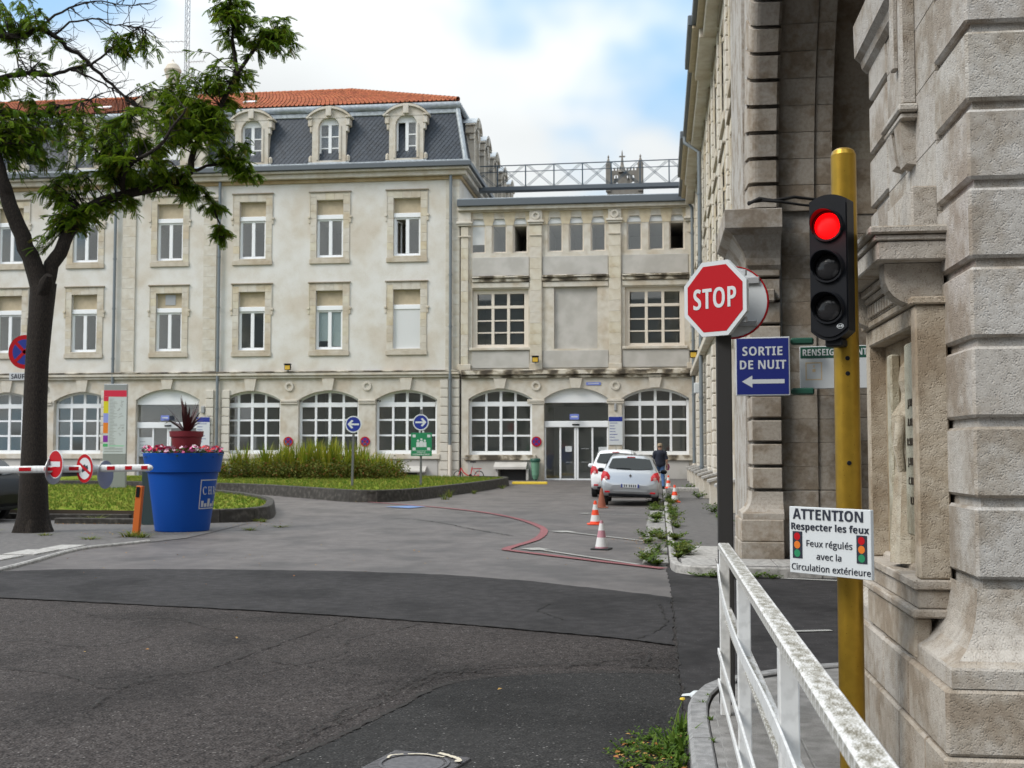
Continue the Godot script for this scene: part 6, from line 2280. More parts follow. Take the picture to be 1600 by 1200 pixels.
func stop_sign() -> void:
	var o := thing("stop_sign", "red octagonal stop sign on dark post behind the railing's end", "sign", Vector3(0.385, 0.126, -7.12))
	var pm := MB.new()
	pm.bb(Vector3(-0.045, 0.0, -0.03), Vector3(0.045, 2.50, 0.03), 0.006)
	add(pm, "post", M.dark_post, o)
	var s := sub("octagon", o, at(-0.045, 2.375, 0.06, -38))
	var oct := func(r: float) -> PackedVector2Array:
		var p := PackedVector2Array()
		for i in 8:
			p.append(Vector2(cos(PI / 8 + PI / 4 * i), sin(PI / 8 + PI / 4 * i)) * r / cos(PI / 8))
		return p
	var m := MB.new()
	m.prism(oct.call(0.222), -0.012, 0.012)
	add(m, "plate", M.sign_white, s)
	var rm := MB.new()
	rm.prism(oct.call(0.196), 0.012, 0.0135)
	add(rm, "red_face", M.sign_red, s)
	word("STOP", 0.118, 0.305, M.sign_white, s, at(0, 0, 0.0145))
	var em := MB.new()
	em.bb(Vector3(-0.2, 0.12, -0.03), Vector3(0.2, 0.155, -0.0125), 0.003)
	em.bb(Vector3(-0.2, -0.155, -0.03), Vector3(0.2, -0.12, -0.0125), 0.003)
	add(em, "rear_rail", M.galvanised, s)
	var d := sub("round_sign", o, at(0.055, 2.37, -0.09, -14))
	var dm := MB.new()
	dm.lathe([Vector2(0.0, 0.0), Vector2(0.212, 0.0), Vector2(0.214, -0.012), Vector2(0.0, -0.012)], 40, Transform3D(Basis(Vector3.RIGHT, PI / 2), Vector3.ZERO))
	add(dm, "plate", M.sign_white, d)
	var rim := MB.new()
	rim.lathe([Vector2(0.2145, 0.004), Vector2(0.220, 0.004), Vector2(0.222, -0.02), Vector2(0.19, -0.021), Vector2(0.0, -0.021)], 40, Transform3D(Basis(Vector3.RIGHT, PI / 2), Vector3.ZERO))
	add(rim, "red_rim", M.sign_red, d)
	var rr := MB.new()
	rr.bb(Vector3(-0.17, 0.105, 0.001), Vector3(0.17, 0.145, 0.02), 0.003)
	rr.bb(Vector3(-0.15, -0.15, 0.001), Vector3(0.15, -0.115, 0.02), 0.003)
	add(rr, "rear_rail", M.galvanised, d)


func hanging_signs() -> void:
	var o := thing("exit_sign", "dark blue night exit sign with white arrow hung on the far pier", "sign", Vector3(1.372, 2.72, -15.95), -7)
	var m := MB.new()
	m.box(Vector3.ZERO, Vector3(0.705, 0.775, 0.10), 0.006)
	add(m, "box", M.sign_white, o)
	var f := MB.new()
	f.box(Vector3(0, 0, 0.051), Vector3(0.672, 0.742, 0.004))
	add(f, "blue_face", M.navy_sign, o)
	word("SORTIE", 0.115, 0.52, M.sign_white, o, at(0.0, 0.20, 0.055))
	word("DE NUIT", 0.115, 0.60, M.sign_white, o, at(0.0, 0.02, 0.055))
	var am := MB.new()
	am.prism(PackedVector2Array([Vector2(-0.27, -0.20), Vector2(-0.135, -0.12), Vector2(-0.135, -0.172), Vector2(0.28, -0.172), Vector2(0.28, -0.228), Vector2(-0.135, -0.228), Vector2(-0.135, -0.28)]), 0.0535, 0.056)
	add(am, "arrow", M.sign_white, o)
	var br := MB.new()
	for y in [0.335, -0.33]:
		br.bb(Vector3(0.18, y - 0.045, -0.62), Vector3(0.26, y + 0.045, -0.051), 0.006)
		br.bb(Vector3(0.36, y - 0.045, -0.2), Vector3(0.66, y + 0.045, -0.06), 0.02)
	add(br, "bracket", M.deep_green, o)
	var r := thing("information_sign", "green topped white information sign partly behind the gold pole", "sign", Vector3(2.36, 2.72, -16.2), -10)
	var rm := MB.new()
	rm.box(Vector3.ZERO, Vector3(0.95, 0.57, 0.08), 0.006)
	add(rm, "box", M.sign_white, r)
	var gm := MB.new()
	gm.box(Vector3(0, 0.20, 0.0415), Vector3(0.93, 0.15, 0.004))
	add(gm, "green_band", M.deep_green, r)
	word("RENSEIGNEMENTS", 0.085, 0.88, M.sign_white, r, at(0.005, 0.20, 0.045))
	var pale := mat("faded_ochre", lin(0.60, 0.47, 0.28), 0.6)
	var fm := MB.new()
	for b in [[-0.40, -0.17, -0.385, 0.07], [-0.20, -0.17, -0.185, 0.07], [-0.384, -0.17, -0.201, -0.155], [-0.384, 0.055, -0.201, 0.07], [-0.30, 0.0, -0.28, 0.03], [-0.31, -0.06, -0.27, -0.02]]:
		fm.bb(Vector3(b[0], b[1], 0.0405), Vector3(b[2], b[3], 0.042))
	add(fm, "faded_emblem", pale, r)
	var rb := MB.new()
	for y in [0.24, -0.22]:
		rb.bb(Vector3(-0.42, y - 0.04, -0.62), Vector3(-0.36, y + 0.04, -0.041), 0.006)
	add(rb, "bracket", M.deep_green, r)


func no_stopping(called: String, label: String, P: Vector3, r: float, turn := 0.0, group := "") -> Node3D:
	var o := thing(called, label, "sign", P, turn, group)
	var B := Transform3D(Basis(Vector3.RIGHT, PI / 2), Vector3.ZERO)
	var m := MB.new()
	m.lathe([Vector2(0, -0.012), Vector2(r, -0.012), Vector2(r, 0.012), Vector2(0.0, 0.012)], 32, B)
	add(m, "plate", M.sign_red, o)
	var b := MB.new()
	b.disc(Vector3(0, 0, 0.0135), r * 0.74, Vector3.BACK, 28)
	add(b, "blue_face", M.sign_blue, o)
	var x := MB.new()
	for a in [45, -45]:
		x.box(Vector3(0, 0, 0.0155), Vector3(r * 1.6, r * 0.19, 0.003), 0.0, Basis(Vector3.BACK, deg_to_rad(a)))
	add(x, "red_cross", M.sign_red, o)
	return o


func arrow_sign(label: String, P: Vector3, dirx: float, yc: float, lean: float) -> Node3D:
	var o := thing("arrow_sign", label, "sign", P)
	o.rotation_degrees.z = lean
	var pm := MB.new()
	pm.bb(Vector3(-0.04, 0, -0.03), Vector3(0.04, yc + 0.15 + (0.35 if dirx > 0 else 0.0), 0.03), 0.006)
	add(pm, "post", M.grey_post, o)
	var B := Transform3D(Basis(Vector3.RIGHT, PI / 2), Vector3(0, yc, 0.05))
	var m := MB.new()
	m.lathe([Vector2(0, -0.012), Vector2(0.31, -0.012), Vector2(0.31, 0.012), Vector2(0.0, 0.012)], 32, B)
	add(m, "plate", M.sign_white, o)
	var b := MB.new()
	b.disc(Vector3(0, yc, 0.0635), 0.268, Vector3.BACK, 32)
	add(b, "blue_face", M.sign_blue, o)
	var a := MB.new()
	var d := dirx
	a.prism(PackedVector2Array([Vector2(-0.21 * d, yc - 0.032), Vector2(0.09 * d, yc - 0.032), Vector2(0.0, yc - 0.125), Vector2(0.07 * d, yc - 0.16), Vector2(0.22 * d, yc), Vector2(0.07 * d, yc + 0.16), Vector2(0.0, yc + 0.125), Vector2(0.09 * d, yc + 0.032), Vector2(-0.21 * d, yc + 0.032)]), 0.064, 0.067)
	add(a, "arrow", M.sign_white, o)
	return o


func assembly_sign(P: Vector3) -> void:
	var o := thing("assembly_point_sign", "green assembly point sign with white figures under the right arrow sign", "sign", P, 3)
	var m := MB.new()
	m.box(Vector3.ZERO, Vector3(0.80, 0.88, 0.02), 0.004)
	add(m, "plate", M.sign_green, o)
	var w := MB.new()
	for x in [-0.13, 0.0, 0.13]:
		w.disc(Vector3(x, 0.14 if x != 0.0 else 0.19, 0.012), 0.042, Vector3.BACK, 14)
		w.bb(Vector3(x - 0.062, -0.1, 0.0105), Vector3(x + 0.062, (0.085 if x != 0.0 else 0.13), 0.0125))
	for x in [-0.28, 0.28]:
		for y in [0.32, -0.17]:
			w.bb(Vector3(x - 0.06, y - 0.05, 0.0105), Vector3(x + 0.06, y + 0.05, 0.0125))
	w.bb(Vector3(-0.38, -0.245, 0.0105), Vector3(0.38, -0.235, 0.0125))
	add(w, "pictogram", M.sign_white, o)
	word("POINT DE", 0.05, 0.34, M.sign_white, o, at(0, -0.30, 0.012))
	word("RASSEMBLEMENT", 0.05, 0.66, M.sign_white, o, at(0, -0.38, 0.012))
	var b := MB.new()
	b.bb(Vector3(-0.1, 0.44, -0.01), Vector3(-0.04, 0.52, 0.01))
	b.bb(Vector3(0.04, 0.44, -0.01), Vector3(0.1, 0.52, 0.01))
	add(b, "strap", M.sign_white, o)


func totem() -> void:
	var o := thing("information_totem", "tall grey information totem with coloured directory on the grass", "sign", Vector3(-20.25, 0.22, -42.3), 14)
	var m := MB.new()
	m.bb(Vector3(-0.42, 0, -0.12), Vector3(0.42, 3.9, 0.12), 0.02)
	add(m, "slab", M.galvanised, o)
	var w := MB.new()
	w.bb(Vector3(-0.415, 1.28, 0.121), Vector3(0.415, 3.66, 0.128))
	add(w, "white_panel", M.sign_white, o)
	var hues := [[3.42, 3.66, lin(0.62, 0.02, 0.06), -0.415, 0.415], [3.25, 3.415, lin(0.62, 0.02, 0.06), -0.415, -0.24], [2.80, 3.245, lin(0.70, 0.60, 0.02), -0.415, -0.24], [2.45, 2.795, lin(0.28, 0.32, 0.75), -0.415, -0.24], [2.05, 2.445, lin(0.80, 0.22, 0.02), -0.415, -0.24], [1.72, 1.97, lin(0.25, 0.02, 0.35), -0.415, -0.24], [1.55, 1.66, lin(0.08, 0.42, 0.16), -0.415, -0.24], [1.56, 1.60, lin(0.3, 0.6, 0.4), -0.2, 0.35]]
	for i in hues.size():
		var h = hues[i]
		var hm := MB.new()
		hm.bb(Vector3(h[3], h[0], 0.1285), Vector3(h[4], h[1], 0.131))
		add(hm, "colour_band", mat("totem_hue_%d" % i, h[2], 0.5), o)
	var t := MB.new()
	for i in 34:
		var y := 3.32 - 0.055 * i
		t.bb(Vector3(-0.2, y, 0.1285), Vector3(-0.2 + rng.randf_range(0.12, 0.3), y + 0.018, 0.130))
	for i in 16:
		var y := rng.randf_range(1.75, 3.3)
		var x := rng.randf_range(0.12, 0.3)
		t.box(Vector3(x, y, 0.1295), Vector3(rng.randf_range(0.05, 0.16), 0.02, 0.002), 0.0, Basis(Vector3.BACK, rng.randf_range(-0.8, 0.8)))
	for y in [1.45, 1.36]:
		t.bb(Vector3(-0.36, y, 0.1285), Vector3(0.3, y + 0.03, 0.130))
	add(t, "printed_text", M.galvanised, o)


func barrier() -> void:
	var o := thing("boom_barrier", "red and white boom barrier with round signs lowered across the entrance", "barrier", Vector3(-15.4, 0.014, -21.4))
	var P := o.position
	var bm := MB.new()
	var prof := PackedVector2Array()
	for i in 14:
		var a := TAU * i / 14.0
		prof.append(Vector2(cos(a) * 0.045, 1.235 + sin(a) * 0.07))
	bm.prism(prof, 0.0, 5.87, Transform3D(Basis(Vector3.UP, PI / 2), Vector3.ZERO))
	bm.lathe([Vector2(0.057, 0.0), Vector2(0.05, 0.03), Vector2(0.03, 0.055), Vector2(0, 0.06)], 14, Transform3D(Basis(Vector3.BACK, -PI / 2), Vector3(5.87, 1.235, 0)))
	add(bm, "boom", M.white_rail, o, Transform3D(Basis(Vector3.BACK, 0.015), Vector3(0, -0.05, 0)))
	var px := [[-11.96, -11.68], [-11.42, -11.20], [-10.87, -10.66], [-10.26, -10.08], [-9.97, -9.83], [-9.77, -9.65], [-12.5, -12.25], [-13.2, -12.9]]
	for e in [[-12.13, -11.88], [-11.62, -11.42], [-11.12, -10.92], [-10.36, -10.20], [-10.0, -9.86], [-9.68, -9.55], [-12.9, -12.6], [-13.6, -13.3]]:
		var rm := MB.new()
		rm.bb(Vector3(e[0] - P.x, 1.205, 0.0), Vector3(e[1] - P.x, 1.275, 0.0475), 0.004)
		add(rm, "red_band", M.sign_red, o, Transform3D(Basis(Vector3.BACK, 0.015), Vector3(0, -0.05, 0)))
	var hm := MB.new()
	hm.bb(Vector3(-0.22, 0, -0.2), Vector3(0.22, 1.12, 0.2), 0.03)
	add(hm, "housing", M.orange_paint, o)
	# paired round plates on the boom
	for e in [[-11.39, 1.34, 32.0, 0.27, "no_entry"], [-10.80, 1.26, 30.0, 0.27, "no_lorries"]]:
		var s := sub("round_sign", o, Transform3D(Basis(Vector3.UP, deg_to_rad(-e[2])), Vector3(e[0] - P.x, e[1], 0.075)))
		if e[4] == "no_lorries":
			s.rotation_degrees.z = 18
		var B := Transform3D(Basis(Vector3.RIGHT, PI / 2), Vector3.ZERO)
		var m := MB.new()
		m.lathe([Vector2(0, -0.008), Vector2(e[3], -0.008), Vector2(e[3], 0.008), Vector2(0.0, 0.008)], 28, B)
		add(m, "plate", M.sign_white, s)
		if e[4] == "no_entry":
			var r := MB.new()
			r.disc(Vector3(0, 0, 0.0095), e[3] * 0.94, Vector3.BACK, 28)
			add(r, "red_face", M.sign_red, s)
			var wb := MB.new()
			wb.box(Vector3(0, 0, 0.0105), Vector3(e[3] * 1.3, 0.1, 0.002))
			add(wb, "white_bar", M.sign_white, s)
		else:
			var r := MB.new()
			r.lathe([Vector2(e[3] * 0.76, 0.0095), Vector2(e[3], 0.0095)], 28, B)
			r.box(Vector3(0, 0, 0.0125), Vector3(e[3] * 1.6, 0.055, 0.002), 0.0, Basis(Vector3.BACK, -0.8))
			add(r, "red_ring", M.sign_red, s)
			var k := MB.new()
			k.bb(Vector3(-0.1, -0.05, 0.0085), Vector3(0.04, 0.07, 0.0105))
			k.bb(Vector3(0.045, -0.05, 0.0085), Vector3(0.11, 0.03, 0.0105))
			add(k, "lorry_pictogram", M.ink, s)
		var bk := MB.new()
		bk.lathe([Vector2(0, -0.008), Vector2(e[3], -0.008), Vector2(e[3], 0.008), Vector2(0.0, 0.008)], 28, B)
		add(bk, "rear_plate", M.galvanised, o, Transform3D(Basis(Vector3.UP, deg_to_rad(84)) * Basis(Vector3.BACK, 0.0), Vector3(e[0] - P.x + (0.30 if e[4] == "no_lorries" else -0.16), e[1] - 0.12, -0.15)))
	var rest := thing("boom_rest_post", "slightly leaning orange post with black catch under the boom's tip", "post", Vector3(-9.79, 0.0, -21.38))
	rest.rotation_degrees.z = -4.5
	var rm2 := MB.new()
	rm2.bb(Vector3(-0.062, 0, -0.05), Vector3(0.062, 0.95, 0.05), 0.008)
	add(rm2, "post", M.orange_paint, rest)
	var km := MB.new()
	km.bb(Vector3(-0.05, 0.74, 0.051), Vector3(0.02, 0.93, 0.065), 0.004)
	add(km, "catch_plate", M.black_plastic, rest)
	var gp := thing("green_column", "dark green square column standing behind the blue planter", "post", Vector3(-10.95, 0.0, -24.6))
	var gm := MB.new()
	gm.bb(Vector3(-0.16, 0, -0.1), Vector3(0.16, 1.2, 0.1), 0.015)
	add(gm, "column", mat("green_grey", lin(0.022, 0.042, 0.045), 0.5), gp)
	var bs := MB.new()
	bs.prism(PackedVector2Array([Vector2(-0.3, 0), Vector2(0.3, 0), Vector2(0.17, 0.28), Vector2(-0.17, 0.28)]), -0.2, -0.101)
	add(bs, "footing", M.dark_concrete, gp)


func planter() -> void:
	var P := Vector3(-9.49, 0.0, -22.85)
	var o := thing("flower_planter", "huge bright blue flowerpot planter with white emblem", "planter", P)
	var m := MB.new()
	m.lathe([Vector2(0.0, 0.006), Vector2(0.515, 0.006), Vector2(0.53, 0.03), Vector2(0.685, 1.175), Vector2(0.725, 1.19), Vector2(0.785, 1.545), Vector2(0.785, 1.565), Vector2(0.75, 1.565), Vector2(0.72, 1.46), Vector2(0.0, 1.46)], 64)
	add(m, "pot", M.planter_blue, o)
	var s := MB.new()
	s.lathe([Vector2(0.72, 1.47), Vector2(0.4, 1.52), Vector2(0.0, 1.53)], 32)
	add(s, "soil", M.soil, o)
	# emblem printed on the pot's side
	var wh := mat("emblem_white", lin(0.5, 0.52, 0.56), 0.6)
	var rad := func(y: float) -> float: return lerpf(0.53, 0.685, (y - 0.03) / 1.145) + 0.004
	var pt := func(u: float, y: float) -> Vector3:
		var a := deg_to_rad(14.0) - u / 0.63
		return Vector3(cos(a) * rad.call(y), y, sin(a) * rad.call(y))
	var em := MB.new()
	var bars := [[-0.25, 0.27, 0.46, 0.48], [-0.25, 0.27, 1.02, 1.04], [-0.25, -0.23, 0.48, 1.02], [0.25, 0.27, 0.48, 1.02]]
	for b in bars:
		var k := 8
		for i in k:
			var u0 := lerpf(b[0], b[1], float(i) / k)
			var u1 := lerpf(b[0], b[1], float(i + 1) / k)
			em.q(pt.call(u0, b[2]), pt.call(u1, b[2]), pt.call(u1, b[3]), pt.call(u0, b[3]), pt.call(u0, b[2]) * Vector3(1, 0, 1))
	add(em, "emblem_frame", wh, o)
	var glyphs := [["C", -0.15, 0.82], ["H", 0.0, 0.82], ["R", 0.15, 0.82]]
	for gl in glyphs:
		var p: Vector3 = pt.call(gl[1], gl[2])
		var a := atan2(p.x, p.z)
		lettering(gl[0], 0.15, wh, o, Transform3D(Basis(Vector3.UP, a), p + Vector3(p.x, 0, p.z).normalized() * 0.006), 0.8, false, true)
	var hs := MB.new()
	for b in [[-0.2, -0.14, 0.50, 0.62], [-0.12, -0.05, 0.50, 0.57], [-0.03, 0.05, 0.50, 0.66], [0.07, 0.15, 0.50, 0.56], [0.17, 0.22, 0.50, 0.6]]:
		hs.q(pt.call(b[0], b[2]), pt.call(b[1], b[2]), pt.call(b[1], b[3]), pt.call(b[0], b[3]), pt.call(b[0], b[2]) * Vector3(1, 0, 1))
	add(hs, "emblem_skyline", wh, o)
	# bedding flowers round the rim
	var fl := thing("bedding_flowers", "pink, red and white bedding flowers filling the blue planter", "flowers", P + Vector3(0, 1.5, 0))
	var lb := leaf_quad(0.5)
	var tr := []
	var cl := []
	for i in 900:
		var a := rng.randf() * TAU
		var r := sqrt(rng.randf_range(0.12, 0.62))
		var h := rng.randf_range(0.0, 0.17) * (1.0 - 0.3 * r)
		tr.append(Transform3D(Basis.from_euler(Vector3(rng.randf_range(-1.0, 1.0), rng.randf() * TAU, rng.randf_range(-0.6, 0.6))).scaled(Vector3.ONE * rng.randf_range(0.05, 0.09)), Vector3(cos(a) * r, h, sin(a) * r)))
		var k := rng.randf()
		cl.append(Color(0.025, 0.06, 0.012).lerp(Color(0.09, 0.15, 0.03), k))
	multi(lb, tr, cl, "foliage", M.leaf, fl).set_meta("kind", "stuff")
	var bl := MB.new()
	for i in 5:
		var a := TAU * i / 5.0
		var d := Vector3(cos(a), 0.25, sin(a))
		var s2 := Vector3(-sin(a), 0, cos(a)) * 0.45
		bl.q(Vector3.ZERO, d * 0.6 - s2, d * 1.0, d * 0.6 + s2, Vector3.UP)
	tr = []
	cl = []
	for i in 300:
		var a := rng.randf() * TAU
		var r := sqrt(rng.randf_range(0.2, 0.66))
		tr.append(Transform3D(Basis.from_euler(Vector3(rng.randf_range(-0.9, 0.9), rng.randf() * TAU, rng.randf_range(-0.9, 0.9))).scaled(Vector3.ONE * rng.randf_range(0.03, 0.05)), Vector3(cos(a) * r, rng.randf_range(0.08, 0.2), sin(a) * r)))
		var hue: Color = [Color(0.6, 0.03, 0.13), Color(0.62, 0.02, 0.03), Color(0.7, 0.66, 0.66), Color(0.62, 0.12, 0.3), Color(0.6, 0.4, 0.5)][int(fposmod(a * 2.3 + rng.randf() * 1.6, 5.0))]
		cl.append(hue)
	multi(bl.mesh(), tr, cl, "blossoms", M.flower, fl).set_meta("kind", "stuff")
	# smaller red pot with a purple cordyline in the middle
	var pot := thing("red_flowerpot", "dark red flowerpot set in the middle of blue planter", "flowerpot", P + Vector3(0.08, 1.48, 0.05))
	var pm := MB.new()
	pm.lathe([Vector2(0.0, 0.0), Vector2(0.24, 0.0), Vector2(0.30, 0.40), Vector2(0.325, 0.41), Vector2(0.335, 0.52), Vector2(0.31, 0.52), Vector2(0.29, 0.46), Vector2(0.0, 0.46)], 32)
	add(pm, "pot", M.pot_red, pot)
	var co := thing("cordyline_plant", "spiky purple cordyline plant growing in the red flowerpot", "plant", P + Vector3(0.08, 1.93, 0.05))
	var purple := mat("purple_leaf", lin(0.05, 0.012, 0.012), 0.5)
	for i in 26:
		var a := rng.randf() * TAU
		var ln := rng.randf_range(0.5, 0.85)
		var sp := rng.randf_range(0.15, 1.0)
		var b := MB.new()
		var w0 := 0.034
		var last := []
		for k in 6:
			var t := k / 5.0
			var d := Vector3(cos(a), 0, sin(a)) * ln * sp * t
			var y := ln * (t - 0.75 * sp * sp * t * t)
			var side := Vector3(-sin(a), 0, cos(a)) * w0 * (1.0 - t * t) * (1.4 if k > 0 else 0.7)
			var c := d + Vector3.UP * y
			if k > 0:
				b.q(last[0], last[1], c + side, c - side, Vector3.UP)
			last = [c - side, c + side]
		add(b, "leaf", purple, co)


func leaf_quad(w: float) -> ArrayMesh:
	var b := MB.new()
	b.q(Vector3(0, 0, 0), Vector3(0.5, 0.08, w * 0.5), Vector3(1, -0.1, 0), Vector3(0.5, 0.08, -w * 0.5), Vector3.UP)
	return b.mesh()


func cone(label: String, P: Vector3, h: float, kind: String) -> void:
	var o := thing("traffic_cone", label, "traffic cone", P, rng.randf_range(-20, 20), "traffic cones by the parking bays")
	var a: Material = M.cone_orange
	var b: Material = M.cone_white
	if kind == "faded":
		a = M.cone_faded
	if kind == "dirty":
		a = M.cone_dirty
		b = M.cone_dirty
	var r0 := h * 0.235
	var r1 := h * 0.05
	var base := MB.new()
	base.bb(Vector3(-h * 0.33, 0, -h * 0.33), Vector3(h * 0.33, h * 0.055, h * 0.33), 0.012)
	add(base, "base", M.rubber if kind == "faded" else a, o)
	var lv := [0.055, 0.14, 0.40, 0.62, 0.84, 1.0]
	var ms := [a, b, a, b, a]
	if kind == "faded":
		lv = [0.055, 0.1, 0.42, 0.66, 0.9, 1.0]
		ms = [a, b, a, b, a]
	for i in 5:
		var m := MB.new()
		var p0 := Vector2(lerpf(r0, r1, lv[i]), lv[i] * h)
		var p1 := Vector2(lerpf(r0, r1, lv[i + 1]), lv[i + 1] * h)
		var prof := [p0, p1]
		if i == 4:
			prof.append(Vector2(0, h))
		m.lathe(prof, 20)
		add(m, "band", ms[i], o)


func bicycle() -> void:
	var o := thing("bicycle", "small red folding bicycle leaning by the wall under window", "bicycle", Vector3(-10.3, 0.0, -63.9))
	var ax := [-0.58, 0.57]
	for x in ax:
		var w := sub("wheel", o, Transform3D(Basis(Vector3.RIGHT, PI / 2), Vector3(x, 0.27, 0)))
		var t := MB.new()
		t.lathe([Vector2(0.225, -0.02), Vector2(0.262, -0.02), Vector2(0.27, 0.0), Vector2(0.262, 0.02), Vector2(0.225, 0.02), Vector2(0.225, -0.02)], 28)
		add(t, "tyre", M.rubber, w)
		var sp := MB.new()
		for k in 12:
			var a := TAU * k / 12.0
			sp.tube([Vector3(0, 0, 0), Vector3(cos(a) * 0.225, 0, sin(a) * 0.225)], [0.003, 0.003], 4, false)
		sp.lathe([Vector2(0.0, -0.03), Vector2(0.03, -0.03), Vector2(0.03, 0.03), Vector2(0.0, 0.03)], 10)
		add(sp, "spokes", M.galvanised, w)
	var f := MB.new()
	var R := 0.026
	f.tube([Vector3(-0.40, 0.66, 0), Vector3(-0.30, 0.46, 0), Vector3(-0.1, 0.30, 0), Vector3(0.1, 0.27, 0)], [R, R * 1.3, R * 1.3, R], 8)
	f.tube([Vector3(0.1, 0.27, 0), Vector3(0.19, 0.74, 0)], [R, R], 8)
	f.tube([Vector3(0.1, 0.27, 0.04), Vector3(0.57, 0.27, 0.05)], [0.014, 0.014], 6)
	f.tube([Vector3(0.18, 0.62, 0.03), Vector3(0.57, 0.27, 0.05)], [0.012, 0.012], 6)
	f.tube([Vector3(0.17, 0.64, 0), Vector3(0.70, 0.64, 0)], [0.016, 0.016], 6)
	f.tube([Vector3(0.60, 0.64, 0.03), Vector3(0.57, 0.27, 0.06)], [0.01, 0.01], 6)
	f.tube([Vector3(-0.40, 0.70, 0), Vector3(-0.47, 0.55, 0)], [R, R], 8)
	f.tube([Vector3(-0.46, 0.56, 0.045), Vector3(-0.58, 0.27, 0.05)], [0.015, 0.012], 6)
	f.tube([Vector3(-0.46, 0.56, -0.045), Vector3(-0.58, 0.27, -0.05)], [0.015, 0.012], 6)
	add(f, "frame", M.bicycle_red, o)
	var rk := MB.new()
	rk.bb(Vector3(0.24, 0.65, -0.07), Vector3(0.72, 0.67, 0.07), 0.004)
	add(rk, "luggage_rack", M.bicycle_red, o)
	var h := MB.new()
	h.tube([Vector3(-0.40, 0.68, 0), Vector3(-0.33, 1.18, 0)], [0.014, 0.014], 8)
	h.tube([Vector3(-0.52, 1.22, 0.27), Vector3(-0.40, 1.22, 0.2), Vector3(-0.33, 1.19, 0.02), Vector3(-0.30, 1.22, -0.15), Vector3(-0.12, 1.24, -0.27)], [0.016, 0.014, 0.014, 0.014, 0.016], 8)
	add(h, "handlebar", M.galvanised, o)
	var st := MB.new()
	st.tube([Vector3(0.19, 0.74, 0), Vector3(0.24, 0.98, 0)], [0.014, 0.014], 8)
	add(st, "seat_post", M.galvanised, o)
	var s := MB.new()
	s.prism(PackedVector2Array([Vector2(0.08, -0.02), Vector2(0.25, -0.05), Vector2(0.36, -0.09), Vector2(0.40, 0.0), Vector2(0.36, 0.09), Vector2(0.25, 0.05), Vector2(0.08, 0.02)]), -1.05, -0.98, Transform3D(Basis(Vector3.RIGHT, PI / 2), Vector3(0, 0, 0)))
	add(s, "saddle", M.black_plastic, o)
	var c := MB.new()
	c.lathe([Vector2(0.0, -0.01), Vector2(0.09, -0.01), Vector2(0.09, 0.01), Vector2(0, 0.01)], 16, Transform3D(Basis(Vector3.RIGHT, PI / 2), Vector3(0.1, 0.27, 0.05)))
	c.tube([Vector3(0.1, 0.27, 0.07), Vector3(0.05, 0.12, 0.07)], [0.01, 0.01], 6)
	c.bb(Vector3(0.0, 0.1, 0.06), Vector3(0.1, 0.13, 0.16))
	add(c, "pedal_crank", M.black_plastic, o)
	var k := MB.new()
	k.tube([Vector3(0.05, 0.25, 0.05), Vector3(-0.02, 0.005, 0.16)], [0.01, 0.01], 6)
	add(k, "kickstand", M.galvanised, o)


func antenna() -> void:
	var o := thing("antenna_mast", "thin lattice antenna mast rising behind the tiled roof", "antenna", Vector3(-30.6, 24.6, -73.2))
	var m := MB.new()
	for a in 3:
		var d := Vector3(cos(TAU * a / 3.0), 0, sin(TAU * a / 3.0)) * 0.17
		m.tube([d, d + Vector3.UP * 9.0], [0.025, 0.025], 4)
	for k in 18:
		for a in 3:
			var d0 := Vector3(cos(TAU * a / 3.0), 0, sin(TAU * a / 3.0)) * 0.17
			var d1 := Vector3(cos(TAU * (a + 1) / 3.0), 0, sin(TAU * (a + 1) / 3.0)) * 0.17
			m.tube([d0 + Vector3.UP * k * 0.5, d1 + Vector3.UP * (k + 1) * 0.5], [0.015, 0.015], 3, false)
	add(m, "mast", M.zinc, o)
	for e in [[3.9, -2.0], [3.2, -1.3], [2.5, 1.2]]:
		var b := MB.new()
		b.tube([Vector3(0, e[0], 0), Vector3(e[1], e[0] + 0.03, 0)], [0.02, 0.02], 4)
		for k in 6:
			var x: float = e[1] * (k + 1) / 6.0
			b.tube([Vector3(x, e[0], -0.25), Vector3(x, e[0], 0.25)], [0.012, 0.012], 4)
		add(b, "aerial", M.zinc, o)


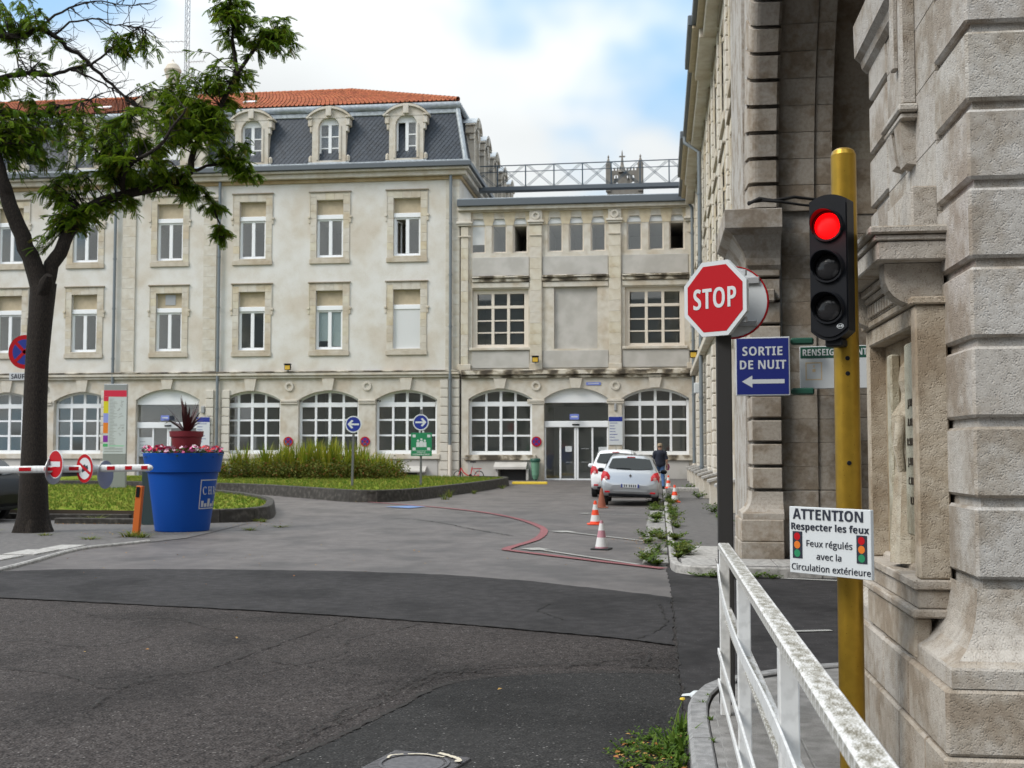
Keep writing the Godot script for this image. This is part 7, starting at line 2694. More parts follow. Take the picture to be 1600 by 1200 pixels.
func furniture() -> void:
	railing()
	traffic_light()
	stop_sign()
	hanging_signs()
	barrier()
	planter()
	totem()
	no_stopping("no_stopping_sign", "small no stopping sign on the wall between first two arched windows", Vector3(-20.8, 2.14, -64.94), 0.28, 0, "no stopping signs on the facade")
	no_stopping("no_stopping_sign", "small no stopping sign on the wall behind the left arrow sign", Vector3(-16.36, 2.14, -64.94), 0.28, 0, "no stopping signs on the facade")
	no_stopping("no_stopping_sign", "small no stopping sign on the pilaster beside the sliding doors", Vector3(-6.7, 2.13, -64.94), 0.28, 0, "no stopping signs on the facade")
	var ns := no_stopping("no_stopping_sign", "large no stopping sign half hidden behind the tree trunk", Vector3(-13.58, 3.74, -24.0), 0.37)
	var pm := MB.new()
	pm.bb(Vector3(0.1, -3.74, -0.1), Vector3(0.18, 0.2, -0.03), 0.006)
	add(pm, "post", M.grey_post, ns)
	var pl := MB.new()
	pl.box(Vector3(0.02, -0.53, 0), Vector3(0.72, 0.17, 0.02), 0.004)
	add(pl, "lower_plate", M.sign_white, ns)
	word("SAUF", 0.1, 0.3, M.ink, ns, at(-0.14, -0.53, 0.0125))
	arrow_sign("blue round sign with white arrow pointing left on the grass", Vector3(-11.1, 0.30, -42.2), -1.0, 2.28, -1.2)
	arrow_sign("blue round sign with white arrow pointing right above green sign", Vector3(-9.0, 0.30, -44.4), 1.0, 2.40, 0.0)
	assembly_sign(Vector3(-8.97, 1.86, -44.33))
	cone("white and faded pink traffic cone with black base, nearest of all", Vector3(-0.94, 0.004, -19.41), 0.47, "faded")
	cone("bright orange traffic cone standing behind the faded cone", Vector3(-1.39, 0.004, -25.94), 0.52, "new")
	cone("dirty brown orange traffic cone at the silver car's rear wheel", Vector3(-1.62, 0.004, -33.6), 0.56, "dirty")
	cone("bright orange traffic cone alone on the far sidewalk", Vector3(0.44, 0.125, -34.73), 0.50, "new")
	cone("bright orange traffic cone beside the walking person's feet", Vector3(0.36, 0.125, -47.6), 0.52, "new")
	bicycle()
	antenna()
	downpipe(-31.26, -64.82, 16.7, 0.3, "zinc downpipe left of the central entrance bay")
	downpipe(-24.97, -64.82, 16.7, 0.3, "zinc downpipe right of the central entrance bay")
	downpipe(-11.5, -64.78, 17.2, 1.9, "long zinc downpipe with cream foot at the building's corner")
	floodlight(-20.78, 6.12, -64.8, "small floodlight above the first roundel of the long block")
	notice("information_board", "pale board with blue bands beside the main block's entrance", -25.78, 2.7, -64.82, 0.8, 1.7, M.sign_blue, 7)
	notice("entrance_plate", "small blue plate above the main block's entrance doors", -28.1, 3.5, -64.93, 0.5, 0.3, null, 0)
	notice("poster", "pale poster on the left glass of main entrance doors", -29.4, 1.85, -65.27, 0.8, 1.1, null, 4)
	var lb := thing("wall_lamp", "small grey wall lamp beside the main block's entrance", "lamp", Vector3(-25.83, 3.97, -64.9))
	var lbm := MB.new()
	lbm.box(Vector3.ZERO, Vector3(0.2, 0.4, 0.14), 0.03)
	add(lbm, "housing", M.galvanised, lb)


# ---------- vegetation ----------
func spray_mesh() -> ArrayMesh:
	# one pinnate leaf: a drooping stalk with pairs of leaflets, a metre long before scaling
	var b := MB.new()
	var n := 9
	for i in n:
		var t := (i + 1.0) / n
		var p := Vector3(t, -0.35 * t * t, 0)
		var l := 0.26 * (1.0 - 0.5 * absf(t - 0.45))
		for s in [-1.0, 1.0]:
			var d := Vector3(0.45, -0.22, s).normalized() * l
			var w := Vector3(0.085, 0, -s * 0.02)
			b.q(p, p + d * 0.5 + w, p + d, p + d * 0.5 - w, Vector3.UP)
	b.q(Vector3(0, 0.006, 0), Vector3(0.5, -0.08, 0), Vector3(1.02, -0.36, 0), Vector3(0.5, -0.095, 0), Vector3.BACK)
	return b.mesh()


func tree() -> void:
	var o := thing("locust_tree", "dark trunked honey locust tree with feathery leaves and bare upper twigs", "tree", Vector3(-12.25, 0.0, -22.1))
	var P := o.position
	var trunk := [Vector3(-12.24, -0.05, -22.1), Vector3(-12.25, 0.12, -22.1), Vector3(-12.25, 0.4, -22.1), Vector3(-12.26, 1.41, -22.1), Vector3(-12.26, 2.42, -22.1), Vector3(-12.24, 3.44, -22.1), Vector3(-12.19, 4.2, -22.1), Vector3(-12.14, 4.95, -22.1)]
	var limbs := [
		[[Vector3(-12.14, 4.7, -22.1), Vector3(-12.31, 5.28, -22.0), Vector3(-12.5, 5.84, -21.9), Vector3(-12.69, 6.47, -21.8), Vector3(-12.83, 6.96, -21.7), Vector3(-12.98, 7.65, -21.6), Vector3(-13.08, 8.42, -21.4), Vector3(-13.18, 9.38, -21.2), Vector3(-13.28, 10.36, -21.1), Vector3(-13.4, 11.6, -21.0)], 0.21, 0.07],
		[[Vector3(-12.11, 4.7, -22.1), Vector3(-12.02, 5.31, -22.2), Vector3(-11.86, 5.71, -22.3), Vector3(-11.78, 6.02, -22.4), Vector3(-11.61, 6.39, -22.5), Vector3(-11.26, 6.63, -22.6), Vector3(-10.81, 6.83, -22.8), Vector3(-10.35, 6.98, -23.0), Vector3(-9.91, 7.13, -23.1), Vector3(-9.59, 7.38, -23.2), Vector3(-9.54, 7.75, -23.2), Vector3(-9.35, 8.24, -23.3), Vector3(-9.02, 8.8, -23.4), Vector3(-8.7, 9.5, -23.5), Vector3(-8.35, 10.06, -23.6), Vector3(-7.97, 10.49, -23.7)], 0.17, 0.03],
		[[Vector3(-8.7, 9.5, -23.5), Vector3(-8.8, 10.05, -23.5), Vector3(-8.81, 10.63, -23.4), Vector3(-8.84, 11.27, -23.3)], 0.05, 0.02],
		[[Vector3(-10.81, 6.83, -22.8), Vector3(-10.7, 7.1, -22.5), Vector3(-10.42, 7.36, -22.3), Vector3(-9.83, 7.61, -22.1), Vector3(-9.4, 8.02, -22.0), Vector3(-9.16, 8.3, -21.9)], 0.07, 0.02],
		[[Vector3(-13.18, 9.38, -21.2), Vector3(-13.5, 10.1, -22.2), Vector3(-13.36, 10.34, -23.1), Vector3(-12.99, 10.54, -23.2), Vector3(-12.68, 10.42, -23.3), Vector3(-12.44, 10.17, -23.4), Vector3(-12.13, 9.98, -23.5), Vector3(-11.81, 9.65, -23.6), Vector3(-11.42, 9.32, -23.7), Vector3(-11.03, 8.99, -23.8), Vector3(-10.57, 8.86, -23.9), Vector3(-10.07, 8.77, -23.9)], 0.085, 0.018],
		[[Vector3(-12.99, 10.54, -23.2), Vector3(-12.69, 10.84, -23.3), Vector3(-12.25, 11.09, -23.4), Vector3(-11.72, 11.17, -23.5), Vector3(-11.19, 11.09, -23.6), Vector3(-10.84, 11.13, -23.6)], 0.035, 0.008],
		[[Vector3(-13.08, 8.42, -21.4), Vector3(-13.55, 9.1, -22.2), Vector3(-13.55, 9.41, -22.9), Vector3(-13.08, 9.48, -22.9), Vector3(-12.57, 9.45, -23.0), Vector3(-12.2, 9.6, -23.1), Vector3(-11.83, 9.73, -23.2), Vector3(-11.53, 9.96, -23.3), Vector3(-11.35, 10.22, -23.3), Vector3(-11.28, 10.43, -23.3)], 0.08, 0.012],
		[[Vector3(-12.2, 9.6, -23.1), Vector3(-11.77, 9.42, -23.1), Vector3(-11.35, 9.2, -23.1), Vector3(-10.99, 8.96, -23.1), Vector3(-10.84, 8.57, -23.1)], 0.03, 0.01],
		[[Vector3(-12.98, 7.65, -21.6), Vector3(-13.2, 8.4, -22.4), Vector3(-12.72, 8.58, -22.8), Vector3(-12.22, 8.77, -22.9), Vector3(-11.71, 8.91, -23.0), Vector3(-11.48, 9.07, -23.1)], 0.05, 0.012],
		[[Vector3(-12.68, 10.42, -23.3), Vector3(-12.33, 10.68, -23.3), Vector3(-11.83, 10.73, -23.3), Vector3(-11.33, 10.59, -23.3), Vector3(-10.97, 10.52, -23.3), Vector3(-10.65, 10.47, -23.3)], 0.028, 0.008],
		[[Vector3(-12.57, 9.45, -23.0), Vector3(-12.93, 9.57, -23.0), Vector3(-13.26, 9.56, -23.0), Vector3(-13.32, 9.93, -23.0), Vector3(-13.42, 10.24, -23.1)], 0.03, 0.01],
		[[Vector3(-9.91, 7.13, -23.1), Vector3(-9.62, 7.13, -23.4), Vector3(-9.35, 6.96, -23.6), Vector3(-9.17, 6.5, -23.7), Vector3(-9.03, 6.09, -23.7)], 0.05, 0.012],
		[[Vector3(-9.59, 7.38, -23.2), Vector3(-9.22, 7.6, -23.6), Vector3(-8.81, 7.58, -23.8), Vector3(-8.45, 7.28, -23.9)], 0.045, 0.012],
	]
	var bm := MB.new()
	bm.tube(trunk, [0.40, 0.35, 0.29, 0.245, 0.225, 0.22, 0.23, 0.25], 18)
	# root flare
	for a in 6:
		var d := Vector3(cos(a * 1.05 + 0.2), 0, sin(a * 1.05 + 0.2))
		bm.tube([trunk[2] + d * 0.12, trunk[1] + d * 0.26, trunk[0] + d * 0.40 - Vector3.UP * 0.04], [0.15, 0.11, 0.05], 8)
	# knob where a limb was cut
	bm.tube([Vector3(-12.1, 4.75, -22.0), Vector3(-11.96, 4.95, -21.9), Vector3(-11.9, 5.06, -21.85)], [0.16, 0.13, 0.07], 9)
	addw(bm, "trunk", M.bark, o)
	var segs := []
	var lm := MB.new()
	for e in limbs:
		var pts := []
		var src: Array = e[0]
		for i in src.size() - 1:
			for s in 3:
				var t := s / 3.0
				var q: Vector3 = (src[i] as Vector3).cubic_interpolate(src[i + 1], src[maxi(i - 1, 0)], src[mini(i + 2, src.size() - 1)], t)
				pts.append(q + Vector3(rng.randf_range(-1, 1), rng.randf_range(-1, 1), rng.randf_range(-1, 1)) * 0.022)
		pts.append(src[src.size() - 1])
		var rr := []
		for i in pts.size():
			rr.append(lerpf(e[1], e[2], pow(float(i) / (pts.size() - 1), 0.7)))
			segs.append([pts[i], rr[i]])
		lm.tube(pts, rr, 9 if e[1] > 0.1 else 6)
	addw(lm, "limbs", M.bark, o)
	var tm := MB.new()
	# bare fine twigs along the dead wood
	for e in [limbs[4], limbs[5], limbs[6], limbs[7], limbs[8], limbs[9], limbs[10]]:
		var src: Array = e[0]
		for k in src.size() * 4:
			var f := rng.randf_range(1.5, src.size() - 1.01)
			var i := int(f)
			var p: Vector3 = (src[i] as Vector3).lerp(src[i + 1], f - i)
			var d := Vector3(rng.randf_range(0.1, 1.0), rng.randf_range(-0.9, 0.5), rng.randf_range(-0.5, 0.5)).normalized()
			var ln := rng.randf_range(0.25, 0.8)
			var pts := [p]
			for s in 5:
				p += d * ln / 5
				d = (d + Vector3(rng.randf_range(-1, 1), rng.randf_range(-1, 0.8), rng.randf_range(-1, 1)) * 0.35).normalized()
				pts.append(p)
			tm.tube(pts, [0.011, 0.009, 0.008, 0.006, 0.005, 0.003], 4, false)
			if rng.randf() < 0.6:
				var q: Vector3 = pts[3]
				tm.tube([q, q + d.rotated(Vector3.BACK, 0.8) * 0.12, q + d.rotated(Vector3.BACK, 1.1) * 0.25], [0.006, 0.005, 0.003], 4, false)
	var clusters := [
		[Vector3(-13.51, 10.73, -23.10), Vector3(0.75, 0.56, 0.90), 260], [Vector3(-13.73, 9.18, -22.10), Vector3(0.75, 1.50, 0.90), 420], [Vector3(-13.04, 8.91, -22.60), Vector3(0.62, 0.50, 0.90), 90],
		[Vector3(-12.31, 9.92, -23.30), Vector3(0.56, 0.28, 0.90), 40], [Vector3(-11.10, 10.14, -23.60), Vector3(0.47, 0.28, 0.60), 130], [Vector3(-12.80, 7.90, -22.10), Vector3(0.56, 0.62, 0.90), 300],
		[Vector3(-12.00, 7.82, -22.40), Vector3(0.81, 0.56, 0.90), 400], [Vector3(-12.33, 7.11, -22.40), Vector3(0.62, 0.44, 0.90), 180], [Vector3(-11.19, 7.68, -22.70), Vector3(0.75, 0.62, 0.90), 430],
		[Vector3(-10.38, 7.37, -22.90), Vector3(0.75, 0.44, 0.90), 360], [Vector3(-10.00, 8.21, -23.10), Vector3(0.69, 0.62, 0.90), 400], [Vector3(-9.50, 8.62, -23.20), Vector3(0.56, 0.56, 0.90), 310],
		[Vector3(-9.62, 9.40, -23.30), Vector3(0.44, 0.38, 0.90), 110], [Vector3(-9.01, 8.12, -23.40), Vector3(0.50, 0.56, 0.90), 290], [Vector3(-8.70, 7.65, -23.70), Vector3(0.35, 0.31, 0.90), 170],
		[Vector3(-8.86, 9.30, -23.50), Vector3(0.44, 0.38, 0.90), 190], [Vector3(-8.56, 10.48, -23.60), Vector3(0.56, 0.56, 0.90), 310], [Vector3(-7.83, 10.28, -23.70), Vector3(0.44, 0.38, 0.60), 190],
		[Vector3(-8.98, 10.84, -23.40), Vector3(0.31, 0.38, 0.60), 150], [Vector3(-9.32, 6.78, -23.70), Vector3(0.23, 0.28, 0.30), 80], [Vector3(-9.10, 6.23, -23.70), Vector3(0.18, 0.25, 0.25), 70],
		[Vector3(-9.76, 7.00, -23.40), Vector3(0.38, 0.23, 0.60), 100], [Vector3(-11.54, 6.39, -22.50), Vector3(0.44, 0.25, 0.70), 110], [Vector3(-12.03, 6.25, -22.40), Vector3(0.38, 0.25, 0.60), 70],
		[Vector3(-12.27, 5.68, -22.10), Vector3(0.22, 0.25, 0.40), 50], [Vector3(-11.72, 6.2, -22.60), Vector3(0.36, 0.25, 0.60), 80], [Vector3(-10.87, 6.62, -22.80), Vector3(0.31, 0.17, 0.60), 70],
		[Vector3(-10.30, 9.25, -23.60), Vector3(0.44, 0.28, 0.70), 120], [Vector3(-13.76, 7.01, -21.80), Vector3(0.56, 0.75, 0.90), 220],
	]
	var tr := []
	var cl := []
	for c in clusters:
		var ctr: Vector3 = c[0]
		var rad: Vector3 = c[1]
		var n: int = c[2]
		var per := 11
		for k in int(n * 2.1) / per:
			var end := Vector3(rng.randfn(0, 0.52), rng.randfn(0, 0.52), rng.randfn(0, 0.5)).limit_length(1.15) * rad + ctr
			var best: Array = segs[0]
			var bd := 1e9
			for s in segs:
				if s[1] > 0.12:
					continue
				var dd: float = (s[0] as Vector3).distance_squared_to(end) * rng.randf_range(0.8, 1.3)
				if dd < bd:
					bd = dd
					best = s
			var st: Vector3 = best[0]
			var mid := st.lerp(end, 0.5) + Vector3(rng.randf_range(-0.1, 0.1), st.distance_to(end) * 0.16, rng.randf_range(-0.1, 0.1))
			tm.tube([st, st.lerp(mid, 0.6), mid, end], [0.014, 0.011, 0.009, 0.004], 4, false)
			for j in per:
				var t := rng.randf_range(0.35, 1.0)
				var p := st.lerp(mid, minf(t * 2, 1)) if t < 0.5 else mid.lerp(end, t * 2 - 1)
				var dirv := (end - st).normalized()
				var yaw := atan2(-dirv.z, dirv.x) + rng.randf_range(-1.7, 1.7)
				var s := rng.randf_range(0.13, 0.22)
				tr.append(Transform3D((Basis(Vector3.UP, yaw) * Basis(Vector3.BACK, rng.randf_range(-0.9, 0.25)) * Basis(Vector3.RIGHT, rng.randf_range(-0.7, 0.7))).scaled(Vector3.ONE * s), p))
				var k2 := rng.randf()
				var col := Color(0.06, 0.13, 0.008).lerp(Color(0.21, 0.31, 0.02), k2)
				if rng.randf() < 0.07:
					col = Color(0.20, 0.19, 0.03)
				cl.append(col)
	addw(tm, "twigs", M.bark, o)
	for i in tr.size():
		tr[i].origin -= P
	multi(spray_mesh(), tr, cl, "crown", M.leaf, o).set_meta("kind", "stuff")


func blade_clump(parent: Node, called: String, n: int, h: float, spread: float, width: float, c0: Color, c1: Color) -> void:
	var b := MB.new()
	for i in n:
		var a := rng.randf() * TAU
		var r := rng.randf() * spread * 0.3
		var base := Vector3(cos(a) * r, 0, sin(a) * r)
		var a2 := a + rng.randf_range(-0.6, 0.6)
		var out := Vector3(cos(a2), 0, sin(a2)) * spread * rng.randf_range(0.15, 0.75)
		var hh := h * rng.randf_range(0.55, 1.0)
		b.col = c0.lerp(c1, rng.randf())
		var last := []
		for s in 5:
			var t := s / 4.0
			var c := base + out * t * t + Vector3.UP * hh * (t - 0.18 * t * t)
			var side := Vector3(-sin(a2), 0, cos(a2)) * width * (1.0 - t * t) * 0.5
			if s > 0:
				b.q(last[0], last[1], c + side, c - side, Vector3(cos(a2), 0.5, sin(a2)))
			last = [c - side, c + side]
	add(b, called, M.leaf, parent)


# a leafy weed: bent stems set with small leaves
func leafy_clump(parent: Node, h: float, spread: float, stems: int, leaf: float, c0: Color, c1: Color) -> void:
	var b := MB.new()
	for i in stems:
		var a := rng.randf() * TAU
		var out := Vector3(cos(a), 0, sin(a)) * spread * sqrt(rng.randf())
		var hh := h * rng.randf_range(0.35, 1.0)
		for s in 7:
			var t := (s + 1) / 7.0
			var c := out * t + Vector3.UP * hh * (t - 0.25 * t * t)
			b.col = c0.lerp(c1, rng.randf())
			for k in 2:
				var a2 := rng.randf() * TAU
				var l := leaf * rng.randf_range(0.5, 1.2)
				var d := Vector3(cos(a2), rng.randf_range(-0.2, 0.7), sin(a2)) * l
				var w := Vector3(-sin(a2), 0, cos(a2)) * l * 0.28
				b.q(c, c + d * 0.5 + w, c + d, c + d * 0.5 - w, Vector3.UP)
	add(b, "leaves", M.leaf, parent)


func flowerbed() -> void:
	var rows := 17
	for i in rows:
		for j in 2:
			var x := lerpf(-20.4, -12.3, (i + 0.5 * j) / rows) + rng.randf_range(-0.15, 0.15)
			var z := -54.4 - 1.3 * j + rng.randf_range(-0.3, 0.3)
			var tall := sin((i + 0.5) / rows * PI * 0.95) * 0.3 + 0.75
			if i > 13:
				tall *= 0.78
			var o := thing("iris_clump", "tall sword leaved clump in the flowerbed before the arched windows", "plant", Vector3(x, 0.31, z), 0, "sword leaved clumps in the flowerbed")
			blade_clump(o, "leaves", 64, 2.4 * tall * rng.randf_range(0.6, 1.12), 0.75, 0.07, Color(0.09, 0.18, 0.014), Color(0.36, 0.32, 0.04))
			if rng.randf() < 0.4:
				blade_clump(o, "dry_stems", 6, 2.5 * tall, 0.4, 0.03, Color(0.16, 0.12, 0.06), Color(0.24, 0.17, 0.08))
	for i in 15:
		var x := lerpf(-20.3, -11.9, i / 14.0) + rng.randf_range(-0.2, 0.2)
		var o := thing("rose_bush", "low leafy rose bush at the front of the flowerbed", "plant", Vector3(x, 0.31, -53.6 + rng.randf_range(-0.3, 0.2)), 0, "low rose bushes in the flowerbed")
		var tr := []
		var cl := []
		for k in 420:
			var d := Vector3(rng.randfn(0, 0.5), 0, rng.randfn(0, 0.5)).limit_length(1.1) * Vector3(0.5, 0, 0.45)
			var y := absf(rng.randfn(0.42, 0.28)) * (1.0 - 0.5 * d.length())
			tr.append(Transform3D(Basis.from_euler(Vector3(rng.randf_range(-1, 1), rng.randf() * TAU, rng.randf_range(-1, 1))).scaled(Vector3.ONE * rng.randf_range(0.08, 0.15)), d + Vector3.UP * y))
			var c := Color(0.05, 0.08, 0.014).lerp(Color(0.16, 0.16, 0.035), rng.randf())
			if rng.randf() < 0.12:
				c = Color(0.20, 0.09, 0.03)
			cl.append(c)
		multi(leaf_quad(0.6), tr, cl, "foliage", M.leaf, o).set_meta("kind", "stuff")


func weeds() -> void:
	var c0 := Color(0.045, 0.10, 0.012)
	var c1 := Color(0.13, 0.20, 0.03)
	# near kerb corner
	for e in [[0.10, -6.38, 0.20, 26, 0.17, 0.03], [0.05, -6.62, 0.12, 22, 0.14, 0.025], [-0.05, -6.45, 0.09, 26, 0.16, 0.016], [-0.16, -6.55, 0.07, 22, 0.14, 0.012], [-0.02, -6.02, 0.10, 30, 0.13, 0.014], [-0.15, -6.1, 0.06, 18, 0.12, 0.012], [0.11, -6.85, 0.16, 16, 0.10, 0.022], [-0.13, -5.85, 0.07, 22, 0.11, 0.012], [0.02, -6.3, 0.12, 24, 0.15, 0.02], [-0.08, -6.7, 0.08, 20, 0.14, 0.012], [-0.2, -6.35, 0.06, 20, 0.13, 0.012], [0.08, -6.1, 0.14, 20, 0.12, 0.022], [0.0, -5.75, 0.1, 20, 0.12, 0.018], [-0.1, -6.22, 0.07, 20, 0.13, 0.012]]:
		var o := thing("weed", "green weed growing at the near kerb corner beside the railing", "weed", Vector3(e[0], 0.008, e[1]), 0, "weeds at the near kerb corner")
		if e[5] > 0.015:
			blade_clump(o, "leaves", int(e[3] / 2), e[2], e[4] * 1.3, e[5] * 0.9, c0, c1)
		leafy_clump(o, e[2] * 0.7, e[4], 13, 0.026, c0, c1)
	var dl := thing("dandelion", "yellow dandelion flower on a bent stalk by the kerb", "flower", Vector3(0.09, 0.008, -6.8))
	var dm := MB.new()
	dm.tube([Vector3(-0.03, 0, 0.0), Vector3(0.0, 0.12, 0.0), Vector3(0.03, 0.20, 0.02)], [0.004, 0.003, 0.003], 5)
	add(dm, "stalk", mat("stalk_green", lin(0.12, 0.18, 0.03), 0.7), dl)
	var dh := MB.new()
	dh.lathe([Vector2(0.004, 0.0), Vector2(0.016, 0.008), Vector2(0.013, 0.016), Vector2(0, 0.018)], 12, Transform3D(Basis(), Vector3(0.03, 0.198, 0.02)))
	add(dh, "blossom", M.yellow_paint, dl)
	for e in [[0.24, -7.1], [0.28, -7.3], [0.27, -6.7], [0.255, -6.2]]:
		var o := thing("moss_tuft", "small moss and weed tuft in the joint behind near kerb", "weed", Vector3(e[0], 0.12, e[1]), 0, "tufts in the joint behind near kerb")
		blade_clump(o, "leaves", 14, 0.035, 0.05, 0.01, c0, c1)
	# far kerb and gutter
	for i in 56:
		var z := -16.6 - pow(rng.randf(), 1.3) * 22.0
		var big := rng.randf_range(0.07, 0.20) if i % 3 else 0.22
		var x := rng.randf_range(-0.28, 0.05) if i % 2 else rng.randf_range(0.24, 0.38)
		var o := thing("weed", "leafy weed growing along the far kerb beside the parking bays", "weed", Vector3(x, 0.01 if x < 0.1 else 0.12, z), 0, "weeds along the far kerb")
		leafy_clump(o, big, big * 1.2, 18, 0.06, c0, c1.lerp(Color(0.25, 0.2, 0.06), rng.randf() * 0.5))
	for e in [[0.5, -15.32], [0.66, -15.3], [0.85, -15.25], [1.05, -15.2], [0.75, -15.22], [1.4, -15.25], [1.2, -15.24]]:
		var o := thing("weed", "low weed under the far kerb beside the side road", "weed", Vector3(e[0], 0.012, e[1]), 0, "weeds under the kerb by the side road")
		leafy_clump(o, rng.randf_range(0.05, 0.11), 0.2, 18, 0.035, c0, c1)
	for e in [[1.25, -28.6], [1.2, -37.5], [1.1, -46.0], [1.3, -24.4]]:
		var o := thing("weed", "leafy weed at the foot of the light well boxes", "weed", Vector3(e[0], 0.12, e[1]), 0, "weeds at the wing's foot")
		leafy_clump(o, 0.32, 0.3, 16, 0.09, c0, c1)
	# left: grass round the orange post, planter and kerbs
	for e in [[-9.75, -21.05, 0.16, 60, 0.6], [-9.45, -20.9, 0.14, 50, 0.5], [-10.2, -20.4, 0.08, 40, 0.5], [-11.5, -21.2, 0.08, 30, 0.35], [-8.2, -23.2, 0.08, 40, 0.5], [-7.9, -24.2, 0.06, 30, 0.5], [-9.1, -26.2, 0.12, 40, 0.5], [-8.85, -25.9, 0.09, 40, 0.4], [-12.9, -21.7, 0.12, 40, 0.5], [-12.6, -25.4, 0.22, 50, 0.6], [-11.0, -25.6, 0.2, 50, 0.6], [-7.0, -38.5, 0.3, 30, 0.5], [-7.2, -40.5, 0.4, 24, 0.4], [-6.9, -44.0, 0.2, 30, 0.4], [-6.6, -50.0, 0.25, 30, 0.4]]:
		var o := thing("grass_tuft", "loose grass tuft growing out of the asphalt near the lawns", "grass tuft", Vector3(e[0], 0.005, e[1]), 0, "grass tufts at the edges of the lawns")
		blade_clump(o, "blades", e[3], e[2], e[4], 0.02, c0, Color(0.2, 0.2, 0.04))
	# dry leaves
	var tr := []
	var cl := []
	var spots := [[-0.05, -6.3, 0.16, 0.35, 60], [0.08, -6.0, 0.06, 0.3, 40], [-0.35, -21.0, 0.4, 0.5, 60], [-12.3, -24.6, 1.2, 0.3, 130], [-10.0, -21.8, 0.8, 0.6, 60], [-8.6, -25.0, 0.6, 0.8, 60], [-0.1, -19.5, 0.25, 0.3, 40], [-6.0, -17.0, 4.0, 3.0, 50], [-4.0, -9.0, 3.0, 2.0, 14], [-8.0, -36.0, 1.5, 0.4, 40]]
	for e in spots:
		for k in e[4]:
			tr.append(Transform3D(Basis.from_euler(Vector3(rng.randf_range(-0.3, 0.3), rng.randf() * TAU, rng.randf_range(-0.3, 0.3))).scaled(Vector3.ONE * rng.randf_range(0.02, 0.045)), Vector3(rng.randfn(e[0], e[2] * 0.6), 0.03, rng.randfn(e[1], e[3] * 0.6))))
			cl.append(Color(0.30, 0.11, 0.025).lerp(Color(0.42, 0.28, 0.08), rng.randf()))
	var lo := multi(leaf_quad(0.6), tr, cl, "fallen_leaves", M.dry_leaf, self)
	tag(lo, "scattered dry orange leaves lying along kerbs and asphalt", "leaves", "", "stuff")
	var pt := thing("paper_scrap", "crumpled white paper scrap lying by the curved kerb", "litter", Vector3(0.23, 0.014, -7.86))
	var pm := MB.new()
	pm.lathe([Vector2(0.05, 0.0), Vector2(0.042, 0.02), Vector2(0.02, 0.035), Vector2(0.0, 0.03)], 7)
	pm.q(Vector3(-0.1, 0.004, 0.02), Vector3(-0.02, 0.01, 0.03), Vector3(-0.02, 0.02, -0.02), Vector3(-0.09, 0.01, -0.02), Vector3.UP)
	add(pm, "scrap", M.sign_white, pt)


